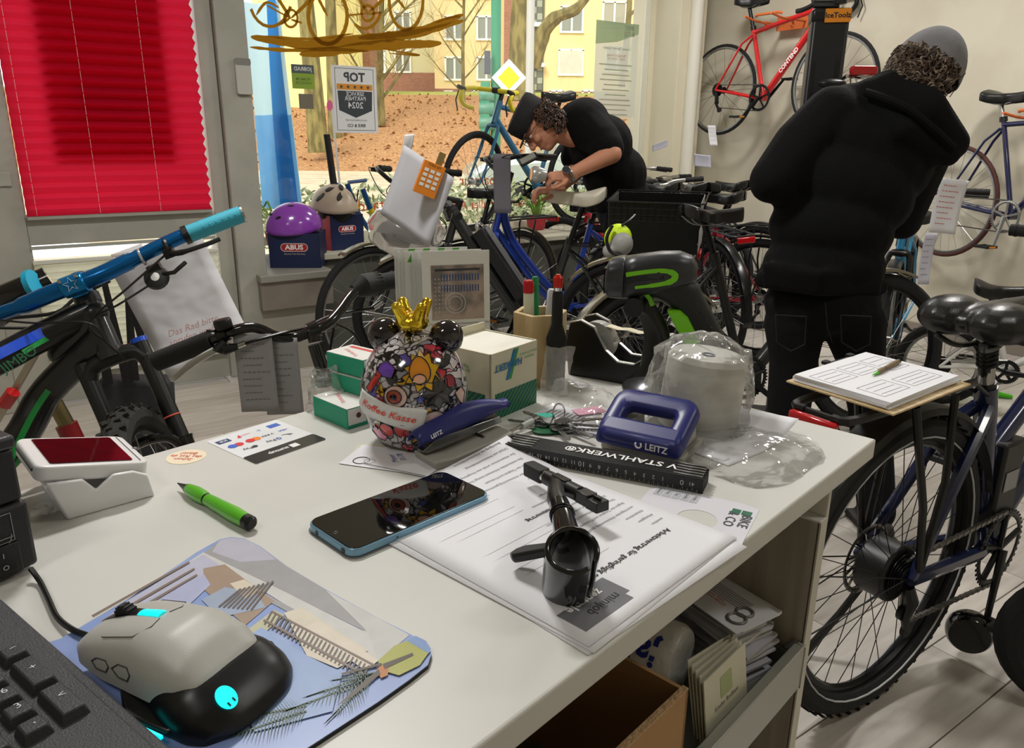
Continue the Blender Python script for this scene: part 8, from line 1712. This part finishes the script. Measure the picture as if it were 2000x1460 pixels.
# kerb
o = MB().box((8, 24.0, .10), (75, .25, .16)).build('kerb', mat('kerb_stone', 'c9bea4', .9), None, smooth=0); o['kind'] = 'structure'
YW = mat('render_yellow', 'f0d49e', .9, vary=.06, vscale=1.2); YL = mat('render_pale_lemon', 'f2e69c', .9, vary=.06, vscale=1); CRR = mat('render_cream_grey', 'd6cfa8', .9)
def brickm():
    m, nt, b = nodes_of('brick_wall_red', .9); tc = nn(nt, 'TexCoord'); bt = nn(nt, 'TexBrick'); bt.inputs['Scale'].default_value = 3.2; bt.inputs['Color1'].default_value = srgb('8e5a48')+(1,); bt.inputs['Color2'].default_value = srgb('a26a54')+(1,); bt.inputs['Mortar'].default_value = srgb('b59a86')+(1,); bt.inputs['Mortar Size'].default_value = .015
    mp_ = nn(nt, 'Mapping'); mp_.inputs['Rotation'].default_value = (rad(90), 0, 0); nt.links.new(tc.outputs['Object'], mp_.inputs[0]); nt.links.new(mp_.outputs[0], bt.inputs[0]); nt.links.new(bt.outputs[0], b.inputs['Base Color']); return m
BRK = brickm(); WFM = mat('window_frame_white', 'ecebe4', .5); WGL = mat('window_pane_grey', '8e938a', .15); CUR = mat('curtain_grey', 'a8a494', .8)
BY = 48.0
def bwin(parent, x, z, w_, h_, Y, kind=0):
    f_ = MB(); 
    for c_, d_ in (((x, Y-.04, z+h_/2), (w_+.1, .10, .09)), ((x, Y-.04, z-h_/2), (w_+.1, .12, .09)), ((x-w_/2, Y-.04, z), (.09, .10, h_)), ((x+w_/2, Y-.04, z), (.09, .10, h_)), ((x, Y-.05, z), (.08, .08, h_))): f_.box(c_, d_)
    fo = f_.build('window_frame', WFM, parent, smooth=0)
    if kind == 2: MB().box((x, Y-.06, z), (w_*.96, .05, h_*.96)).build('shutter', mat('shutter_pale', 'cfcabb', .7), fo, smooth=0)
    else:
        for s_ in (-1, 1): MB().box((x+s_*w_/4, Y-.01, z), (w_/2-.06, .02, h_-.06)).build('pane', WGL if kind == 0 else CUR, fo, smooth=0)
def gx_(px, py=100): return O(px, py, BY).x
def gz_(py, px=1000): return O(px, py, BY).z
bA = thing('apartment_building', 'yellow apartment block beyond the street, wing right of the stair tower', 'building', MT(gx_(1160), BY, 3.4))
def bpart(parent, name, c, d, m): return MB(world=parent).box(c, d).build(name, m, parent, smooth=0)
def span(px0, px1, z0, z1, Y, dy, parent, name, m):
    x0, x1 = O(px0, 100, Y).x, O(px1, 100, Y).x; return bpart(parent, name, ((x0+x1)/2, Y+dy/2, (z0+z1)/2), (x1-x0, dy, z1-z0), m)
zb0 = gz_(178); TOP = 18
span(1062, 1330, zb0, TOP, BY, 6, bA, 'facade', YW); span(1060, 1332, 2.9, zb0, BY-.06, 6, bA, 'brick_base', BRK)
class _P: pass
def win_at(parent, px, py, wpx, hpx, Y=BY, kind=0):
    p = O(px, py, Y); w_ = wpx*Y/1500*.97; h_ = hpx*Y/1500; f_ = MB(world=parent)
    x, z = p.x, p.z
    for c_, d_ in (((x, Y-.04, z+h_/2), (w_+.1, .10, .11)), ((x, Y-.05, z-h_/2), (w_+.14, .14, .11)), ((x-w_/2, Y-.04, z), (.11, .10, h_)), ((x+w_/2, Y-.04, z), (.11, .10, h_)), ((x, Y-.05, z), (.11, .08, h_))): f_.box(c_, d_)
    fo = f_.build('window_frame', WFM, parent, smooth=0)
    if kind == 2: MB(world=parent).box((x, Y-.08, z), (w_*.96, .05, h_*.96)).build('shutter', mat('shutter_pale', 'cfcabb', .7), fo, smooth=0)
    else:
        for s_ in (-1, 1): MB(world=parent).box((x+s_*w_/4, Y-.02, z), (w_/2-.08, .03, h_-.08)).build('pane', WGL if kind == 0 else CUR, fo, smooth=0)
win_at(bA, 1117, 38, 40, 42); win_at(bA, 1200, 28, 42, 40, kind=1); win_at(bA, 1115, 122, 44, 42, kind=2); win_at(bA, 1205, 115, 44, 42); win_at(bA, 1117, -50, 40, 42); win_at(bA, 1200, -58, 40, 42); win_at(bA, 1285, 108, 44, 42); win_at(bA, 1285, 20, 44, 42)
win_at(bA, 1087, 184, 24, 12); win_at(bA, 1150, 184, 24, 12)
bB = thing('stair_tower', 'red brick stair tower with a strip of glass blocks between the yellow wings', 'building', MT(gx_(1022), BY, 3.4)); span(984, 1036, 2.9, TOP, BY-.8, 5, bB, 'brick_shaft', BRK); span(1036, 1062, 2.9, TOP, BY-.1, 5, bB, 'recess', mat('recess_grey', '6f6d5e', .9))
for k in range(16):
    for j in range(2): p = O(1043+j*11, 170-k*12.5, BY-.1); MB(world=bB).box((p.x, BY-.16, p.z), (.30, .08, .33)).build('glass_block', mat('glass_block_grey', 'a3a794' if (k+j) % 2 else '6f7466', .3) if False else [mat('glass_block_light', 'a3a794', .3), mat('glass_block_dark', '6a6f62', .3)][(k+j) % 2], bB, smooth=0)
for py in (128, 50, -28): p = O(1049, py, BY); MB(world=bB).box((p.x, BY-.35, p.z), (.85, .5, .22)).build('landing_sill', WFM, bB, smooth=0)
bC = thing('apartment_building', 'yellow apartment block wing left of the brick stair tower', 'building', MT(gx_(910), BY, 3.4)); span(848, 985, zb0+.1, TOP, BY, 6, bC, 'facade', YW); span(846, 986, 2.9, zb0+.1, BY-.06, 6, bC, 'brick_base', BRK)
for px in (888, 950):
    for py in (134, 55, -28): win_at(bC, px, py, 34 if px < 900 else 34, 38)
win_at(bC, 876, 183, 14, 8); win_at(bC, 930, 181, 14, 8)
bD = thing('apartment_building', 'pale grey-cream block with brick base behind the bare tree', 'building', MT(gx_(790), BY+3, 3.4)); span(700, 850, zb0+1.1, TOP, BY+2, 6, bD, 'facade', CRR); span(700, 850, 2.9, zb0+1.1, BY+1.94, 6, bD, 'brick_base', BRK)
for px in (737, 787):
    for py in (120, 45): win_at(bD, px, py, 28, 36, BY+2)
bE = thing('house', 'bright lemon yellow house wall at the left of the window view', 'building', MT(O(580, 200, 34).x, 34, 2.3))
span(500, 655, 1.6, 14, 34, 6, bE, 'wall', YL); bF = thing('chimney_wall', 'narrow red brick wall behind the tree trunks', 'building', MT(O(695, 100, 40).x, 40, 3)); span(660, 722, 2.6, 14, 40, 3, bF, 'brick_wall', BRK)
# ---- trees
BARK = two_tone('bark_olive', '625a34', '8a7f4c', scale=(1, 1, .3), nscale=6, rough=.95, bump=.4); TWG = mat('twig_ochre', '8a7440', .9)
def tree(px, py, Y, h, r, label, seed, nb=7, lean=0, tw=90, spread=1.0, low=.35):
    base = O(px, py, Y); t = thing('bare_tree', label, 'tree', MT(*base)); rn = random.Random(seed); m = MB()
    top = V((lean, 0, h)); trunk = spline([(0, 0, -.2), (lean*.2+.1*rn.uniform(-1, 1), 0, h*.3), (lean*.6, 0, h*.65), top], 4); n = len(trunk); m.tube(trunk, [r*(1-.65*i/n) for i in range(n)], 9); m.build('trunk', BARK, t); b = MB(); tg = MB()
    for k in range(nb):
        i = int(n*(low+(1-low)*.9*k/nb)); p = V(trunk[min(i, n-1)]); a_ = rn.uniform(0, 6.28); L = h*.42*rn.uniform(.7, 1.1); d = V((math.cos(a_)*spread, math.sin(a_)*.6, rn.uniform(.7, 1.2))).normalized()
        q = p+d*L*.5+V((0, 0, .1*L)); e = q+(d+V((rn.uniform(-.3, .3), rn.uniform(-.3, .3), .4))).normalized()*L*.5; b.tube(spline([p, q, e], 3), [r*.42, r*.38, r*.33, r*.27, r*.2, r*.13, r*.08][:7], 6)
        for j in range(tw//nb):
            s = p.lerp(e, rn.uniform(.25, 1)); d2 = (d*.5+V((rn.uniform(-1, 1), rn.uniform(-.6, .6), rn.uniform(-.1, 1.0)))).normalized(); tg.tube([s, s+d2*L*.22, s+d2*L*.40+V((0, 0, .06*L))], [r*.07, r*.05, r*.025], 4)
    b.build('branches', BARK, t, kind='stuff'); tg.build('twigs', TWG, t, kind='stuff'); return t
tree(622, 285, 25.5, 9, .34, 'thick-trunked bare tree in front of the lemon yellow house', 11, 5, -.3, 60, low=.6)
tree(655, 262, 29, 9, .26, 'thinner bare tree trunk to the right of the thick one', 12, 5, .2, 60, low=.6)
tree(745, 235, 31, 6.5, .16, 'many-branched bushy bare tree in the middle of the view', 13, 14, .3, 300, 1.4, .12)
tree(1018, 185, 30, 9, .52, 'big forked bare tree beside the lamp post', 14, 4, .3, 60, low=.65)
lbt = bpy.data.objects['bare_tree.003']; m = MB(world=lbt); m.tube(spline([O(1040, 130, 29.8), O(1058, 70, 29.6), O(1085, 35, 29.4), O(1125, 18, 29.2), O(1155, -20, 29)], 4), [.30]*5+[.24]*4+[.19]*4+[.15]*4, 8); m.build('limb', BARK, lbt)
tree(1215, 160, 33, 8, .14, 'slim bare tree before the right end of the yellow block', 15, 9, .2, 120)
tree(905, 190, 34, 6, .09, 'slender twiggy sapling in front of the left wing', 16, 10, .1, 200, 1.3, .15)
# leaf tussocks, hedge by the pavement
rn = random.Random(9); tf = MB()
for k in range(1500):
    x = rn.uniform(-14, 12); y = rn.uniform(24.5, 37); u = (y-24)/13; z = .1+2.9*u; a_ = rn.uniform(0, 6.28); r_ = rn.uniform(.03, .10); tf.poly([(x-r_, y, z), (x+r_, y+.05, z), (x+.3*r_, y-.05, z+rn.uniform(.02, .12))])
tag(tf.build('dry_leaves', mat('leaf_rust', '94683c', .95), None, smooth=0), 'brown fallen leaves and dry tufts on the bank', 'leaves', kind='stuff')
hg = MB()
for k in range(2600):
    x = rn.uniform(-2.4, 1.6); s = rn.uniform(0, 1); y = 7.6+.5*s+.3*rn.random()+(x*.7); z = .1+rn.uniform(0, .78)*(1-.3*abs(s-.5)); c = V((x, y, z)); a_, b_ = rn.uniform(0, 6.28), rn.uniform(-1, 1); d = V((math.cos(a_), math.sin(a_), b_))*.045; e = d.orthogonal().normalized()*.02; hg.poly([c-d, c+e, c+d, c-e])
tag(hg.build('hedge', two_tone('hedge_green', '7d8f5c', 'c3c8a0', nscale=30, rough=.8), None, smooth=0), 'light green low hedge right outside the shop window', 'hedge', kind='stuff')
for (px, py, Y, n_, sc_, lb) in ((540, 415, 5.35, 16, .42, 'spiky green plant at the left end of the display ledge'), (1048, 400, 5.5, 26, .42, 'bushy green plant behind the serviced bicycle')):
    t = thing('potted_plant', lb, 'plant', MT(*R(*pq(PQ(px, py, 4.52))[:2], .603))); MB().lathe([(.05, 0), (.065, .02), (.075, .10), (.07, .10), (.06, .09)], 20).build('pot', mat('pot_red', 'a83038', .5), t); m = MB(); r5 = random.Random(px)
    for k in range(n_):
        a_ = r5.uniform(0, 6.28); L = sc_*r5.uniform(.6, 1.0); d = V((math.cos(a_), math.sin(a_), 0)); sd = V((-math.sin(a_), math.cos(a_), 0))*.008
        pts = [V((0, 0, .08))+d*(.02+L*.45*u**1.4)+V((0, 0, L*(1.1*u-.55*u*u*(1+r5.random()*.6)))) for u in (0, .3, .6, .85, 1)]; vs = []
        for i, p in enumerate(pts): w_ = (.6, 1, .9, .5, .05)[i]; vs += [p-sd*w_, p+sd*w_]
        lf = MB().add(vs, [(2*i, 2*i+1, 2*i+3, 2*i+2) for i in range(4)]); lf.build('leaf', mat('leaf_green', '6f9a3c' if n_ < 20 else '5f8a34', .5), t, smooth=0)
# ---- street furniture
GPM = mat('signal_green', '3f8a6a', .5)
def pole(px, Y, r, z1, m, name, label, cat): p = O(px, 300, Y); t = thing(name, label, cat, MT(p.x, p.y, 0)); MB().cyl((0, 0, 0), (0, 0, z1), r, 14).build('pole', m, t); return t, p
tp, p_ = pole(968, 14, .085, 7, GPM, 'traffic_light', 'green traffic light pole with signal head and yellow diamond sign', 'traffic light')
for k, py in enumerate((186, 212, 240)): c = O(938, py, 13.9); MB(world=tp).lathe([(.10, 0), (.115, -.04), (.12, -.22), (.10, -.26)], 16, MT(c.x-.02, c.y, c.z) @ MR(rad(-90), 'Y')).build('signal_hood', mat('signal_hood_green', '5a8a74', .4), tp)
c = O(948, 213, 13.95); MB(world=tp).box((c.x, c.y, c.z), (.16, .25, .88)).build('signal_case', GPM, tp, bevel=.02)
c = O(994, 152, 13.9); dM_ = MT(c.x, c.y-.02, c.z) @ MR(rad(45), 'Y')
MB(dM_, world=tp).box((0, 0, 0), (.42, .012, .42)).build('sign_white', WFM, tp, bevel=.01); MB(dM_, world=tp).box((0, -.010, 0), (.26, .008, .26)).build('sign_yellow', mat('sign_yellow', 'f0c818', .4), tp, smooth=0); MB(world=tp).cyl((c.x, c.y, c.z), (p_.x, p_.y, c.z), .02, 8).build('sign_bracket', GPM, tp); c = O(952, 122, 13.8); MB(world=tp).box((c.x, c.y, c.z), (.10, .10, .36)).build('small_sign_box', mat('box_slate', '50545e', .5), tp, bevel=.01)
pole(1032, 13, .062, 7, mat('pole_grey', 'b9b7b0', .4, .3), 'lamp_post', 'light grey round lamp post right of the green pole', 'lamp post')
# car parked across: body, windows, wheels
cr0 = O(935, 330, 11.5); car = thing('car', 'silver-green parked car seen through the window behind the blue bike wheel', 'car', MT(cr0.x+1.9, 12.6, 0) @ MR(rad(8), 'Z'))
CPM = mat('car_silver_green', 'b7c4bc', .25, .4, coat=.6)
XZ2 = Matrix(((1, 0, 0, 0), (0, 0, 1, 0), (0, 1, 0, 0), (0, 0, 0, 1)))
MB().prism([(-2.1, .35), (-2.15, .75), (-1.9, .90), (-1.0, .97), (-.35, 1.38), (1.1, 1.42), (1.85, 1.0), (2.1, .95), (2.15, .4), (1.8, .28), (-1.8, .28)], -.85, .85, XZ2).build('car_body', CPM, car, bevel=.08, bseg=3)
MB().prism([(-.85, .98), (-.33, 1.31), (.25, 1.34), (.25, .98)], -.87, .87, XZ2).build('side_window', mat('car_glass', '3a4a48', .08), car, smooth=0); MB().prism([(.32, .98), (.32, 1.34), (1.05, 1.34), (1.55, 1.0)], -.87, .87, XZ2).build('side_window', MATS['car_glass'], car, smooth=0)
for x_ in (-1.35, 1.35):
    for y_ in (-.78, .78): MB(MT(x_, y_, .32)).lathe([(.0, -.10), (.19, -.10), (.2, -.09), (.31, -.09), (.32, 0), (.31, .09), (.0, .09)], 24, MR(rad(90), 'X')).build('car_wheel', TYRE, car)
# ---- blue banner beside the window, printed films on the pane
bn = thing('beach_flag', 'blue and pale blue advertising flag just outside the left window edge', 'flag', MT(*O(540, 400, 6.1)))
def bnf(u, v): x = O(476+u*80+v*34, 5+v*400, 6.3); return (x.x, 6.25+.10*math.sin(u*5+v*2), x.z)
FB1 = translucent('flag_pale_blue', 'b8dce8', 'd2ecf4', .5); FB2 = translucent('flag_blue', '3a86cc', '4aa0e0', .5)
MB(world=bn).grid(lambda u, v: bnf(u, v), 12, 20).build('flag_field', FB1, bn, smooth=180); MB(world=bn).grid(lambda u, v: (lambda q: (q[0], q[1]-.02, q[2]))(bnf(.62+u*.32, v)), 6, 20).build('flag_stripe', FB2, bn, smooth=180); MB(world=bn).grid(lambda u, v: (lambda q: (q[0], q[1]-.015, q[2]))(bnf(u, .55+v*.45)), 6, 10).build('flag_lower', translucent('flag_mid_blue', '7cb4e6', '9accf4', .5), bn, smooth=180)
MB(world=bn).cyl(O(537, 5, 6.2)+V((0, 0, .4)), V((O(560, 400, 6.2).x, 6.2, 0)), .012, 8).build('flag_pole', ALU, bn)
WQ = GQ-.007; RMw = Matrix(((E1V.x, 0, -E2V.x, 0), (E1V.y, 0, -E2V.y, 0), (0, 1, 0, 0), (0, 0, 0, 1)))
def on_pane(px, py, q=WQ): p = PQ(px, py, q); M_ = RMw.copy(); M_.translation = p; return M_
MIR = Matrix.Diagonal((-1, 1, 1, 1))
def psz(a, b): return (PQ(*a, WQ)-PQ(*b, WQ)).length
# service partner poster (read from outside, so mirrored)
ps = thing('window_poster', 'white service partner poster with dark shield stuck on the window, mirrored', 'poster', on_pane(694, 195)); sw1, sh1 = psz((652, 195), (738, 195)), psz((694, 130), (694, 260))
MB().box((0, 0, 0), (sw1, sh1, .001)).build('poster_film', mat('poster_white', 'e6e8ea', .6), ps, smooth=0)
GD = mat('poster_dark', '3c4248', .6); fr2 = MB()
for x_, y_, a, b in ((0, sh1*.46, sw1*.86, .0025), (0, -sh1*.46, sw1*.86, .0025), (sw1*.43, 0, .0025, sh1*.92), (-sw1*.43, 0, .0025, sh1*.92)): fr2.box((x_, y_, .001), (a, b, .0005))
fr2.build('poster_border', GD, ps, smooth=0, kind='stuff'); text('TOP', .072, MT(0, sh1*.33, .002) @ MIR, GD, ps, bold=.03)
MB().box((0, sh1*.19, .001), (sw1*.80, sh1*.085, .0006)).build('orange_band', mat('poster_orange', 'e0962c', .6), ps, smooth=0)
m = MB(); 
for k in range(5): m.prism([(x+(k-2)*sw1*.15, y+sh1*.19) for x, y in star(5, .013, .0055)], .0016, .0020)
m.build('poster_stars', GD, ps, smooth=0, kind='stuff'); MB().prism([(-sw1*.39, sh1*.13), (sw1*.39, sh1*.13), (sw1*.37, -sh1*.16), (0, -sh1*.27), (-sw1*.37, -sh1*.16)][::-1], .0006, .0012).build('shield', GD, ps, smooth=0)
PWH = mat('poster_text_white', 'dfe2e4', .6); text('SERVICE', .033, MT(0, sh1*.085, .0018) @ MIR, PWH, ps, bold=.01); text('PARTNER', .033, MT(0, sh1*.015, .0018) @ MIR, PWH, ps, bold=.01); text('2024', .052, MT(0, -sh1*.085, .0018) @ MIR, PWH, ps, bold=.01)
text('IN KOOPERATION MIT', .014, MT(0, -sh1*.31, .0016) @ MIR, GREYINK, ps); text('BIKE & CO', .026, MT(0, -sh1*.39, .0016) @ MIR, GD, ps, bold=.02)
jb = thing('window_sticker', 'grey and green dealer sticker on the window, left of the poster', 'sticker', on_pane(592, 150)); w1, h1 = psz((569, 150), (613, 150)), psz((592, 127), (592, 174))
MB().box((0, h1*.32, 0), (w1, h1*.36, .001)).build('sticker_top', mat('sticker_slate', '55605e', .6), jb, smooth=0); MB().box((0, -h1*.18, 0), (w1, h1*.64, .001)).build('sticker_green', mat('sticker_green', '8fae3c', .6), jb, smooth=0); text('JOBRAD', .030, MT(0, h1*.32, .001) @ MIR, PWH, jb, bold=.02); text('PREMIUM\nH\u00c4NDLER', .022, MT(0, -h1*.18, .001) @ MIR, mat('sticker_text', '5f7a2c', .6), jb, bold=.01)
js = thing('window_sticker', 'small dark grey square sticker below the green dealer sticker', 'sticker', on_pane(598, 198)); MB().box((0, 0, 0), (psz((584, 198), (612, 198)), psz((598, 184), (598, 213)), .001)).build('sticker', mat('sticker_taupe', '7c7666', .7), js, smooth=0)
jp = thing('window_tag', 'small pink tag on a white pole outside the window', 'tag', on_pane(644, 206)); MB().prism(circ(.02, 12, sy_=1.6), 0, .001).build('tag', mat('tag_pink', 'e46aa0', .6), jp, smooth=0); MB().box((.012, -.27, 0), (.014, .5, .002), MR(rad(3), 'Z')).build('pole', mat('pole_white', 'e2e0dc', .5), jp, smooth=0)
# red window lettering (mirrored)
RL = translucent('window_red', 'c04838', 'd85a48', .5)
for s_, px, py, sz in (('Unfallinstandsetzung', 730, 401, .105), ('Inspektion', 640, 401, .001), ('Reparatur', 945, 352, .10), ('Fahrr\u00e4der aller Art', 960, 398, .085)):
    if sz < .01: continue
    t = thing('window_lettering', 'red mirrored lettering low on the window reading %s' % s_, 'lettering', on_pane(px, py)); text(s_, sz, MIR, RL, t)
# bike silhouettes in brown brush style at the top of the pane
BRN = translucent('film_golden_brown', '8c641c', 'a4741e', .6); sb_ = thing('window_film', 'golden brown brush film of two bicycles across the top of the window', 'film', on_pane(690, 60)); Mi = sb_.matrix_world.inverted()
def WPt(px, py): q = Mi @ PQ(px, py, WQ); return (q.x, q.y)
def brush(pts, w_, nm='brush_stroke'):
    P_ = spline([V((*WPt(x, y), 0)) for x, y in pts], 6); n = len(P_); vs = []; r6 = random.Random(len(pts)*7+int(w_*1e4))
    for i, p in enumerate(P_): t_ = (P_[min(i+1, n-1)]-P_[max(i-1, 0)]).normalized(); sd = V((-t_.y, t_.x, 0))*w_*(.15+.85*math.sin(math.pi*min(.999, max(.001, i/(n-1))))**.5)*r6.uniform(.75, 1.2); vs += [p-sd+V((0, 0, .0005)), p+sd+V((0, 0, .0005))]
    MB().add(vs, [(2*i, 2*i+1, 2*i+3, 2*i+2) for i in range(n-1)]).build(nm, BRN, sb_, smooth=0)
for pts, w_ in ((((490, 72), (540, 80), (600, 88), (680, 80), (760, 72), (830, 62), (905, 40)), .030), (((585, 106), (650, 100), (740, 88), (830, 86), (862, 84)), .030), (((700, 74), (780, 66), (850, 50), (905, 28)), .022), (((488, 92), (560, 98), (640, 96), (720, 100)), .012), (((840, 46), (880, 34), (900, 32)), .008), (((760, 104), (820, 108), (750, 96)), .006), (((520, 70), (600, 76), (690, 66)), .008)): brush(pts, w_)
def wring(px, py, rx, ry, w_, a0=0, a1=360):
    pts = [(px+rx*math.cos(rad(a)), py+ry*math.sin(rad(a))) for a in range(a0, a1+1, 15)]; P_ = [V((*WPt(x, y), 0)) for x, y in pts]; n = len(P_); vs = []
    c = V((*WPt(px, py), 0))
    for p in P_: d = (p-c).normalized()*w_; vs += [p-d+V((0, 0, .001)), p+d+V((0, 0, .001))]
    MB().add(vs, [(2*i, 2*i+1, 2*i+3, 2*i+2) for i in range(n-1)]).build('wheel_silhouette', BRN, sb_, smooth=0)
wring(640, 32, 38, 54, .012); wring(793, 2, 33, 56, .011); wring(528, -8, 42, 60, .009, 20, 160); wring(712, 6, 34, 50, .009, 20, 130); wring(568, 36, 13, 17, .007); wring(718, 26, 12, 15, .009)
for pts, w_ in ((((568, 36), (545, 0), (535, -20)), .010), (((568, 36), (600, 5), (615, -20)), .010), (((640, 32), (618, -10)), .010), (((568, 38), (590, 45)), .008), (((568, 34), (548, 48)), .008), (((568, 36), (520, 10)), .006), (((718, 26), (700, -5), (690, -20)), .010), (((718, 26), (752, -5), (765, -20)), .010), (((793, 20), (770, -10)), .010), (((718, 28), (745, 24)), .008), (((500, 30), (520, 5), (545, 15)), .008), (((718, 26), (680, 30)), .006)): brush(pts, w_, 'bicycle_silhouette')
# frosted notice at the right of the pane
fn_ = thing('window_notice', 'pale green translucent notice with lettering at the right side of the window', 'poster', on_pane(1203, 138)); w2_, h2_ = psz((1163, 138), (1245, 138)), psz((1203, 46), (1203, 232))
MB().box((0, 0, 0), (w2_, h2_, .001)).build('notice_film', thin('film_pale_green', c=(.95, .97, .90), gloss=.02, haze=.55), fn_, smooth=0); MB().prism([(-w2_*.5, h2_*.5), (-w2_*.5, h2_*.26), (0, h2_*.30), (w2_*.5, h2_*.40), (w2_*.5, h2_*.5)], .0006, .0010).build('green_wave', thin('film_mid_green', c=(.82, .90, .70), gloss=.02, haze=.25), fn_, smooth=0)
text('BIKE\n& CO', .045, MT(w2_*.28, h2_*.42, .0015) @ MIR, mat('notice_grey', '7f8a78', .7), fn_, bold=.02); text('Unsere "Service"-Zeiten', .028, MT(0, h2_*.23, .0015) @ MIR, MATS['notice_grey'], fn_); NR = mat('notice_red', 'b98a78', .7)
text('Montag bis Freitag\n10.00 - 18.30 Uhr', .026, MT(0, h2_*.14, .0015) @ MIR, NR, fn_); m = MB(); rr5 = random.Random(1)
for k in range(13): m.box((rr5.uniform(-.01, .01), h2_*.06-k*.036, .0012), (w2_*rr5.uniform(.5, .82), .008, .0004))
m.build('notice_lines', mat('notice_line', '9ca08a', .7), fn_, smooth=0, kind='stuff')
